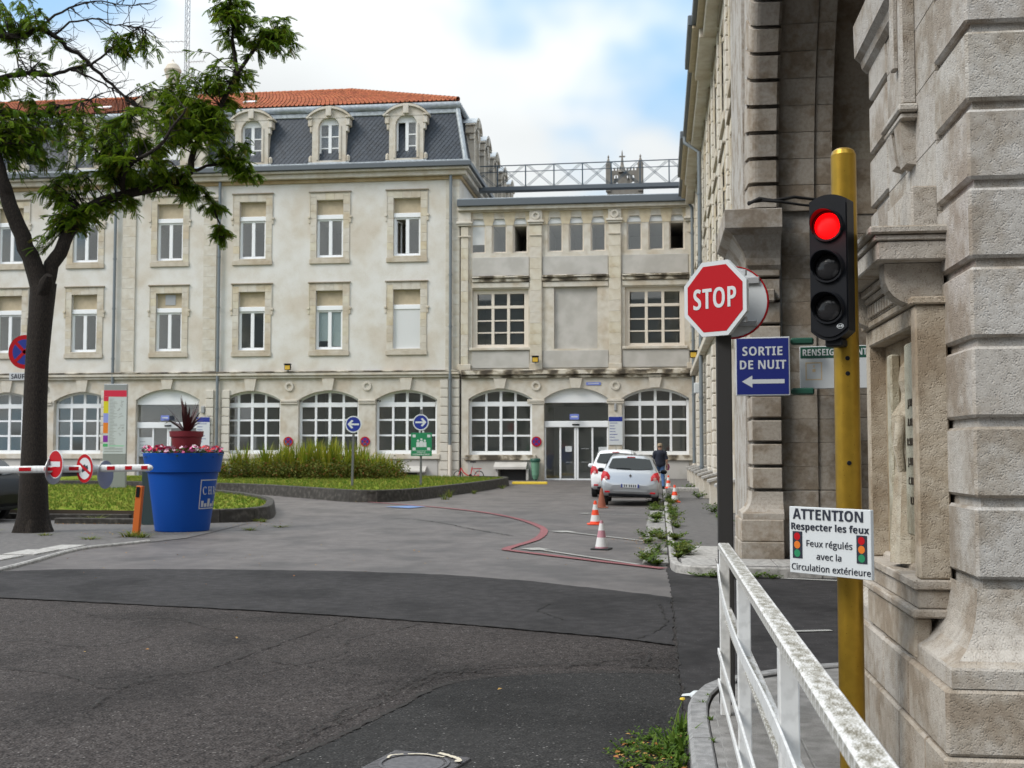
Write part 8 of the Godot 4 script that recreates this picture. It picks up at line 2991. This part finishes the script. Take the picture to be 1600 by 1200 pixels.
# ---------- cars ----------
# rear end towards +z; origin on the ground under the middle
func car(label: String, P: Vector3, turn: float, paint: Material, plate := true, roll := 0.0, tall := 1.0) -> void:
	var o := thing("parked_car", label, "car", P, turn, "cars parked in the courtyard")
	# z, bottom y, bottom half width, belt y, belt half width, top y, top half width
	var S := [
		[1.995, 0.42, 0.52, 0.52, 0.56, 0.60, 0.50], [1.965, 0.36, 0.72, 0.56, 0.75, 0.68, 0.70], [1.90, 0.30, 0.80, 0.62, 0.83, 0.80, 0.78], [1.845, 0.28, 0.82, 0.72, 0.85, 0.92, 0.80], [1.79, 0.27, 0.83, 0.80, 0.86, 0.985, 0.79],
		[1.74, 0.26, 0.83, 0.86, 0.86, 1.04, 0.77], [1.46, 0.24, 0.83, 0.92, 0.86, 1.37, 0.62], [1.36, 0.24, 0.83, 0.93, 0.86, 1.435, 0.60], [1.15, 0.22, 0.83, 0.93, 0.86, 1.465, 0.60], [0.5, 0.2, 0.83, 0.92, 0.86, 1.49, 0.61], [-0.2, 0.2, 0.83, 0.90, 0.86, 1.475, 0.61], [-0.55, 0.2, 0.83, 0.89, 0.86, 1.42, 0.60],
		[-1.25, 0.22, 0.83, 0.88, 0.85, 0.98, 0.74], [-1.75, 0.24, 0.80, 0.80, 0.82, 0.86, 0.70], [-1.95, 0.28, 0.70, 0.62, 0.74, 0.68, 0.62], [-2.0, 0.32, 0.55, 0.5, 0.6, 0.55, 0.5],
	]
	var body := sub("body", o)
	body.rotation_degrees.z = roll
	body.scale.y = tall
	var rows := []
	for s in S:
		var half := []
		var yb: float = s[1]
		var wl: float = s[2]
		var ym: float = s[3]
		var wm: float = s[4]
		var yt: float = s[5]
		var wt: float = s[6]
		var pts := [Vector2(0, yb), Vector2(wl * 0.92, yb), Vector2(wl, yb + 0.06), Vector2(lerpf(wl, wm, 0.6), lerpf(yb, ym, 0.5)), Vector2(wm, lerpf(yb, ym, 0.86)), Vector2(wm * 0.992, ym), Vector2(lerpf(wm, wt, 0.3), lerpf(ym, yt, 0.25)), Vector2(lerpf(wm, wt, 0.88), lerpf(ym, yt, 0.85)), Vector2(wt * 0.94, lerpf(ym, yt, 0.96)), Vector2(wt * 0.6, yt + 0.008), Vector2(0, yt + 0.02)]
		for p in pts:
			half.append(Vector3(p.x, p.y, s[0]))
		var full := half.duplicate()
		for i in range(pts.size() - 2, 0, -1):
			full.append(Vector3(-pts[i].x, pts[i].y, s[0]))
		rows.append(full)
	var bm := MB.new()
	var n: int = rows[0].size()
	var nrm := []
	for i in rows.size():
		var rn := []
		for j in n:
			var du: Vector3 = rows[i][(j + 1) % n] - rows[i][(j - 1 + n) % n]
			var dv: Vector3 = rows[mini(i + 1, rows.size() - 1)][j] - rows[maxi(i - 1, 0)][j]
			var nn := du.cross(dv).normalized()
			var outv: Vector3 = rows[i][j] - Vector3(0, 0.8, rows[i][j].z * 0.9)
			if nn.dot(outv) < 0:
				nn = -nn
			rn.append(nn)
		nrm.append(rn)
	for i in rows.size() - 1:
		for j in n:
			var j2 := (j + 1) % n
			bm.qn(rows[i][j], rows[i][j2], rows[i + 1][j2], rows[i + 1][j], nrm[i][j], nrm[i][j2], nrm[i + 1][j2], nrm[i + 1][j])
	for e in [0, rows.size() - 1]:
		for j in n:
			bm.t3(Vector3(0, 0.5, S[e][0]), rows[e][j], rows[e][(j + 1) % n], Vector3(0, 0, S[e][0]))
	add(bm, "shell", paint, body)
	# glass: rear screen, side windows, windscreen, each a little proud of the shell
	var rg := MB.new()
	var zr := func(y: float) -> float: return lerpf(1.745, 1.455, (y - 1.04) / 0.33)
	var ga := []
	for k in 9:
		var t := lerpf(-1.0, 1.0, k / 8.0)
		var yb2 := 1.035 + 0.05 * t * t
		var yt2 := 1.375 - 0.03 * t * t
		ga.append([Vector3(t * 0.66, yb2 + 0.02, zr.call(yb2) + 0.016), Vector3(t * 0.55, yt2 + 0.02, zr.call(yt2) + 0.012)])
	for k in 8:
		rg.q(ga[k][0], ga[k + 1][0], ga[k + 1][1], ga[k][1], Vector3.BACK)
	add(rg, "rear_window", M.car_glass, body)
	for s in [-1.0, 1.0]:
		var wg := MB.new()
		var pr := []
		for e in [[1.30, 0.955, 1.36], [1.0, 0.945, 1.40], [0.3, 0.935, 1.42], [-0.4, 0.93, 1.38], [-1.0, 0.95, 1.05]]:
			var wl2 := 0.845
			pr.append([Vector3(s * (wl2 - 0.02), e[1], e[0]), Vector3(s * (0.665 + 0.16 * (1.40 - e[2])), e[2], e[0])])
		for k in 4:
			wg.q(pr[k][0], pr[k + 1][0], pr[k + 1][1], pr[k][1], Vector3(s, 0.3, 0))
		add(wg, "side_window", M.car_glass, body)
		# tail lamps wrapped round the corners
		var tl := MB.new()
		var lp := [Vector2(0.60, 0.74), Vector2(0.845, 0.70), Vector2(0.86, 0.86), Vector2(0.80, 1.0), Vector2(0.68, 0.97), Vector2(0.60, 0.86)]
		var zz := [1.935, 1.87, 1.82, 1.78, 1.84, 1.905]
		var cv := Vector3(s * 0.735, 0.86, 1.925)
		for k in 6:
			var a := Vector3(s * lp[k].x, lp[k].y, zz[k])
			var b := Vector3(s * lp[(k + 1) % 6].x, lp[(k + 1) % 6].y, zz[(k + 1) % 6])
			tl.t3(cv, a, b, Vector3(s * 0.3, 0, 1))
			tl.q(a, b, b - Vector3(s * 0.02, 0, 0.08), a - Vector3(s * 0.02, 0, 0.08), Vector3(s, 0, 0))
		add(tl, "tail_light", M.tail_red, body)
		var tw := MB.new()
		tw.disc(Vector3(s * 0.715, 0.80, 1.945), 0.05, Vector3(s * 0.35, 0.1, 1).normalized(), 16)
		add(tw, "indicator_lens", M.tail_pink, body)
		var rf := MB.new()
		rf.box(Vector3(s * 0.66, 0.395, 1.972), Vector3(0.16, 0.05, 0.02), 0.006)
		add(rf, "reflector", M.tail_red, body)
		var mi := MB.new()
		mi.box(Vector3(s * 0.98, 0.98, -0.62), Vector3(0.2, 0.13, 0.1), 0.04)
		mi.bb(Vector3(s * 0.84, 0.94, -0.64), Vector3(s * 0.9, 0.97, -0.58))
		add(mi, "wing_mirror", M.black_plastic if paint == M.silver_paint else paint, body)
	var ws := MB.new()
	ws.q(Vector3(-0.72, 1.0, -1.22), Vector3(0.72, 1.0, -1.22), Vector3(0.58, 1.44, -0.60), Vector3(-0.58, 1.44, -0.60), Vector3.FORWARD)
	add(ws, "windscreen", M.car_glass, body)
	var bp := MB.new()
	bp.bb(Vector3(-0.62, 0.27, 1.80), Vector3(0.62, 0.355, 1.965), 0.02)
	add(bp, "bumper_skirt", M.black_plastic, body)
	var hl := MB.new()
	hl.bb(Vector3(-0.12, 1.405, 1.42), Vector3(0.12, 1.43, 1.455), 0.006)
	add(hl, "brake_light", M.tail_red, body)
	var wp := MB.new()
	wp.tube([Vector3(0.0, 1.075, 1.755), Vector3(-0.25, 1.09, 1.742), Vector3(-0.42, 1.075, 1.75)], [0.014, 0.01, 0.008], 6)
	add(wp, "wiper", M.black_plastic, body)
	var an := MB.new()
	an.tube([Vector3(0, 1.48, 1.05), Vector3(0, 1.62, 1.2)], [0.008, 0.004], 5)
	add(an, "aerial", M.black_plastic, body)
	if plate:
		var np := MB.new()
		np.box(Vector3(0, 0.585, 2.004), Vector3(0.52, 0.11, 0.012), 0.003)
		add(np, "number_plate", M.sign_white, body)
		var nb := MB.new()
		for x in [-0.24, 0.24]:
			nb.box(Vector3(x, 0.585, 2.011), Vector3(0.04, 0.105, 0.003))
		add(nb, "plate_blue_strip", M.sign_blue, body)
		var bd := MB.new()
		bd.prism(PackedVector2Array([Vector2(0, 0.05), Vector2(0.036, 0), Vector2(0, -0.05), Vector2(-0.036, 0)]), 0.0, 0.012, Transform3D(Basis(Vector3.RIGHT, -0.5), Vector3(0, 0.88, 1.885)))
		add(bd, "badge", M.dark_post, body)
		var nl := MB.new()
		for x in [-0.16, -0.10, -0.02, 0.04, 0.10, 0.16]:
			nl.box(Vector3(x, 0.585, 2.0115), Vector3(0.03, 0.07, 0.002))
		add(nl, "plate_characters", M.ink, body)
	for s in [-1.0, 1.0]:
		for z in [1.22, -1.30]:
			var w := sub("wheel", o, Transform3D(Basis(Vector3.BACK, PI / 2), Vector3(s * 0.75, 0.30, z)))
			var t := MB.new()
			t.lathe([Vector2(0.19, -0.1), Vector2(0.27, -0.1), Vector2(0.30, -0.08), Vector2(0.30, 0.08), Vector2(0.27, 0.1), Vector2(0.19, 0.1)], 24)
			add(t, "tyre", M.rubber, w)
			var r := MB.new()
			r.lathe([Vector2(0.0, -0.07), Vector2(0.19, -0.09), Vector2(0.19, 0.09), Vector2(0.0, 0.07)], 18)
			add(r, "rim", M.alloy, w)


# ---------- person ----------
# surface nets round a set of tapered bones: [a, b, ra, rb]
func nets(bones: Array, cell: float, blend: float) -> MB:
	var lo := Vector3(1e9, 1e9, 1e9)
	var hi := -lo
	for b in bones:
		for k in 2:
			var r: float = b[2 + k] + 0.06
			lo = lo.min(b[k] - Vector3.ONE * r)
			hi = hi.max(b[k] + Vector3.ONE * r)
	var nx := int((hi.x - lo.x) / cell) + 2
	var ny := int((hi.y - lo.y) / cell) + 2
	var nz := int((hi.z - lo.z) / cell) + 2
	var f := PackedFloat32Array()
	f.resize(nx * ny * nz)
	f.fill(1.0)
	var acc := PackedFloat32Array()
	acc.resize(nx * ny * nz)
	for b in bones:
		var a: Vector3 = b[0]
		var d: Vector3 = b[1] - a
		var dd := maxf(d.length_squared(), 1e-8)
		var ra: float = b[2]
		var rb: float = b[3]
		var rm := maxf(ra, rb) + blend * 3.0
		var l := ((a.min(b[1]) - Vector3.ONE * rm - lo) / cell).floor()
		var h := ((a.max(b[1]) + Vector3.ONE * rm - lo) / cell).ceil()
		for k in range(maxi(0, int(l.z)), mini(nz, int(h.z))):
			for j in range(maxi(0, int(l.y)), mini(ny, int(h.y))):
				for i in range(maxi(0, int(l.x)), mini(nx, int(h.x))):
					var p := lo + Vector3(i, j, k) * cell
					var t := clampf((p - a).dot(d) / dd, 0, 1)
					var dist := p.distance_to(a + d * t) - lerpf(ra, rb, t)
					acc[(k * ny + j) * nx + i] += exp(-dist / blend)
	for i in f.size():
		if acc[i] > 1e-12:
			f[i] = -log(acc[i]) * blend
	var idx := {}
	var vs := []
	var ns := []
	for k in nz - 1:
		for j in ny - 1:
			for i in nx - 1:
				var base := (k * ny + j) * nx + i
				var cs := [f[base], f[base + 1], f[base + nx], f[base + nx + 1], f[base + nx * ny], f[base + nx * ny + 1], f[base + nx * ny + nx], f[base + nx * ny + nx + 1]]
				var neg := 0
				for x in cs:
					if x < 0:
						neg += 1
				if neg == 0 or neg == 8:
					continue
				var s := Vector3.ZERO
				var cnt := 0
				for e in [[0, 1], [2, 3], [4, 5], [6, 7], [0, 2], [1, 3], [4, 6], [5, 7], [0, 4], [1, 5], [2, 6], [3, 7]]:
					var u: float = cs[e[0]]
					var w: float = cs[e[1]]
					if (u < 0) != (w < 0):
						var t := u / (u - w)
						var pa := Vector3(e[0] & 1, (e[0] >> 1) & 1, e[0] >> 2)
						var pb := Vector3(e[1] & 1, (e[1] >> 1) & 1, e[1] >> 2)
						s += pa.lerp(pb, t)
						cnt += 1
				idx[base] = vs.size()
				vs.append(lo + (Vector3(i, j, k) + s / cnt) * cell)
				ns.append(Vector3(cs[1] + cs[3] + cs[5] + cs[7] - cs[0] - cs[2] - cs[4] - cs[6], cs[2] + cs[3] + cs[6] + cs[7] - cs[0] - cs[1] - cs[4] - cs[5], cs[4] + cs[5] + cs[6] + cs[7] - cs[0] - cs[1] - cs[2] - cs[3]).normalized())
	var m := MB.new()
	for base in idx:
		var step := [1, nx, nx * ny]
		for ax in 3:
			var o1: int = step[(ax + 1) % 3]
			var o2: int = step[(ax + 2) % 3]
			if not (idx.has(base - o1) and idx.has(base - o2) and idx.has(base - o1 - o2)):
				continue
			if (f[base] < 0) == (f[base + step[ax]] < 0):
				continue
			var q := [idx[base], idx[base - o1], idx[base - o1 - o2], idx[base - o2]]
			m.qn(vs[q[0]], vs[q[1]], vs[q[2]], vs[q[3]], ns[q[0]], ns[q[1]], ns[q[2]], ns[q[3]])
	return m


func person() -> void:
	# walking away along the sidewalk, seen from behind; local -z is ahead
	var o := thing("person", "person in dark shirt, jeans and beige cap walking along the sidewalk", "person", Vector3(0.03, 0.122, -46.6), 0)
	var V := func(x: float, y: float, z: float) -> Vector3: return Vector3(x, y, z)
	var legs := [
		[V.call(-0.09, 0.92, 0.0), V.call(-0.10, 0.50, -0.14), 0.09, 0.06], [V.call(-0.10, 0.50, -0.14), V.call(-0.10, 0.09, -0.17), 0.06, 0.042], [V.call(-0.10, 0.07, -0.16), V.call(-0.11, 0.04, -0.33), 0.042, 0.035],
		[V.call(0.09, 0.92, 0.0), V.call(0.11, 0.49, 0.03), 0.09, 0.06], [V.call(0.11, 0.49, 0.03), V.call(0.13, 0.12, 0.24), 0.06, 0.042], [V.call(0.13, 0.10, 0.25), V.call(0.14, 0.035, 0.12), 0.042, 0.035],
	]
	var torso := [[V.call(-0.06, 0.96, 0), V.call(0.06, 0.96, 0), 0.13, 0.13], [V.call(0, 0.98, 0), V.call(0, 1.36, 0.01), 0.135, 0.15], [V.call(-0.15, 1.40, 0), V.call(0.15, 1.40, 0), 0.085, 0.085], [V.call(-0.08, 1.1, 0), V.call(0.08, 1.1, 0), 0.11, 0.11]]
	var arms := [
		[V.call(-0.20, 1.40, 0), V.call(-0.26, 1.14, 0.02), 0.06, 0.048], [V.call(-0.26, 1.14, 0.02), V.call(-0.25, 0.93, -0.10), 0.042, 0.03],
		[V.call(0.20, 1.40, 0), V.call(0.26, 1.14, 0.05), 0.06, 0.048], [V.call(0.26, 1.14, 0.05), V.call(0.27, 0.91, -0.02), 0.042, 0.03],
	]
	var head := [[V.call(0, 1.42, 0.0), V.call(0, 1.54, -0.015), 0.058, 0.055], [V.call(0, 1.61, -0.01), V.call(0, 1.69, -0.015), 0.078, 0.085], [V.call(0, 1.575, -0.05), V.call(0, 1.60, -0.055), 0.05, 0.055], [V.call(0, 1.63, -0.095), V.call(0, 1.615, -0.11), 0.012, 0.014], [V.call(-0.083, 1.64, 0), V.call(-0.088, 1.66, 0.005), 0.014, 0.018], [V.call(0.083, 1.64, 0), V.call(0.088, 1.66, 0.005), 0.014, 0.018]]
	var hands := []
	for s in [-1.0, 1.0]:
		var w: Vector3 = arms[1][1] if s < 0 else arms[3][1]
		hands.append([w, w + Vector3(0, -0.075, -0.01), 0.028, 0.03])
		for k in 4:
			var b: Vector3 = w + Vector3(0.0, -0.085, -0.035 + 0.02 * k)
			var l: float = [0.055, 0.066, 0.062, 0.048][k]
			hands.append([b, b + Vector3(-s * 0.008, -l * 0.55, -0.004), 0.0095, 0.009])
			hands.append([b + Vector3(-s * 0.008, -l * 0.55, -0.004), b + Vector3(-s * 0.024, -l, -0.004), 0.009, 0.0075])
		hands.append([w + Vector3(0, -0.03, -0.03), w + Vector3(-s * 0.012, -0.075, -0.062), 0.011, 0.009])
	add(nets(legs + torso + arms + head + hands, 0.02, 0.012), "body", M.skin, o)
	var up := func(bs: Array, r: float) -> Array:
		var out := []
		for b in bs:
			out.append([b[0], b[1], b[2] + r, b[3] + r])
		return out
	var shirt: Array = up.call(torso.slice(1) + [[torso[0][0] + Vector3(0, 0.02, 0), torso[0][1] + Vector3(0, 0.02, 0), 0.135, 0.135]], 0.024) + up.call([[arms[0][0], arms[0][0].lerp(arms[0][1], 0.85), 0.062, 0.054], [arms[2][0], arms[2][0].lerp(arms[2][1], 0.85), 0.062, 0.054]], 0.014)
	add(nets(shirt, 0.022, 0.014), "shirt", M.navy_cloth, o)
	var trousers: Array = up.call([legs[0], legs[1], legs[3], legs[4], [torso[0][0], torso[0][1], 0.135, 0.135], [torso[1][0], torso[1][0] + Vector3(0, 0.06, 0), 0.13, 0.13]], 0.014)
	add(nets(trousers, 0.022, 0.012), "jeans", M.jeans, o)
	for b in [legs[2], legs[5]]:
		add(nets(up.call([b], 0.012), 0.02, 0.01), "shoe", M.black_plastic, o)
	var hm := MB.new()
	hm.lathe([Vector2(0.095, 0.0), Vector2(0.098, 0.04), Vector2(0.085, 0.085), Vector2(0.05, 0.11), Vector2(0, 0.118)], 18, Transform3D(Basis(), Vector3(0, 1.675, -0.012)))
	hm.prism(PackedVector2Array([Vector2(-0.075, -0.05), Vector2(0.075, -0.05), Vector2(0.06, -0.17), Vector2(0, -0.185), Vector2(-0.06, -0.17)]), -1.695, -1.682, Transform3D(Basis(Vector3.RIGHT, PI / 2), Vector3.ZERO))
	add(hm, "cap", M.cap_cloth, o)
	var hr := MB.new()
	hr.lathe([Vector2(0.06, -0.07), Vector2(0.088, -0.04), Vector2(0.094, 0.002)], 18, Transform3D(Basis(), Vector3(0, 1.675, -0.004)), 0.0, PI)
	add(hr, "hair", M.hair, o)
	var eyes := MB.new()
	for s in [-1.0, 1.0]:
		eyes.disc(Vector3(s * 0.032, 1.645, -0.099), 0.011, Vector3.FORWARD, 10)
	eyes.box(Vector3(0, 1.575, -0.106), Vector3(0.045, 0.008, 0.006))
	add(eyes, "face_features", M.hair, o)
	# round sign plate carried in the right hand
	var c := no_stopping("carried_sign", "small round blue and red sign carried at the person's side", Vector3(0.33, 0.98, -46.72), 0.13, 58)
	c.set_meta("category", "sign")


func street_behind() -> void:
	# the street front across from the hospital: it stands behind the camera and is what the lower windows mirror
	var o := thing("street_building", "long grey street front across the road, mirrored in the hospital's windows", "building", Vector3(-12, 0, 34))
	var m := MB.new()
	m.bb(Vector3(-48, 0, 0), Vector3(40, 18.0, 10), 0.1)
	add(m, "wall", mat("street_wall", lin(0.26, 0.235, 0.20), 0.9), o)
	var r := MB.new()
	r.prism(PackedVector2Array([Vector2(-0.6, 18.0), Vector2(10.6, 18.0), Vector2(8.0, 24.5), Vector2(2.0, 24.5)]), -40, 48, Transform3D(Basis(Vector3.UP, -PI / 2), Vector3(0, 0, 0)))
	add(r, "roof", M.slate, o)
	var wm := MB.new()
	wm.box(Vector3.ZERO, Vector3(1.3, 2.0, 0.1), 0.02)
	var wmesh := wm.mesh()
	for i in 20:
		for j in 4:
			put(wmesh, "window", M.car_glass, o, at(-45 + 4.2 * i, 2.4 + 4.2 * j, -0.03))


func _ready() -> void:
	rng.seed = 20240817
	make_light()
	make_materials()
	ground()
	lawns()
	main_building()
	link_building()
	footbridge()
	church_tower()
	wing()
	archway()
	memorial()
	street_behind()
	furniture()
	car("silver hatchback seen from behind, nearest in the parking row", Vector3(-0.87, 0.004, -36.8), 0, M.silver_paint, true, -2.0)
	car("white car parked ahead of the silver hatchback", Vector3(-1.5, 0.004, -42.9), 0, M.white_car_paint, false, 0.0, 1.1)
	car("black car half hidden behind the tree trunk at picture's edge", Vector3(-16.5, 0.014, -25.2), 90, M.black_car_paint, false)
	tree()
	flowerbed()
	weeds()
	person()
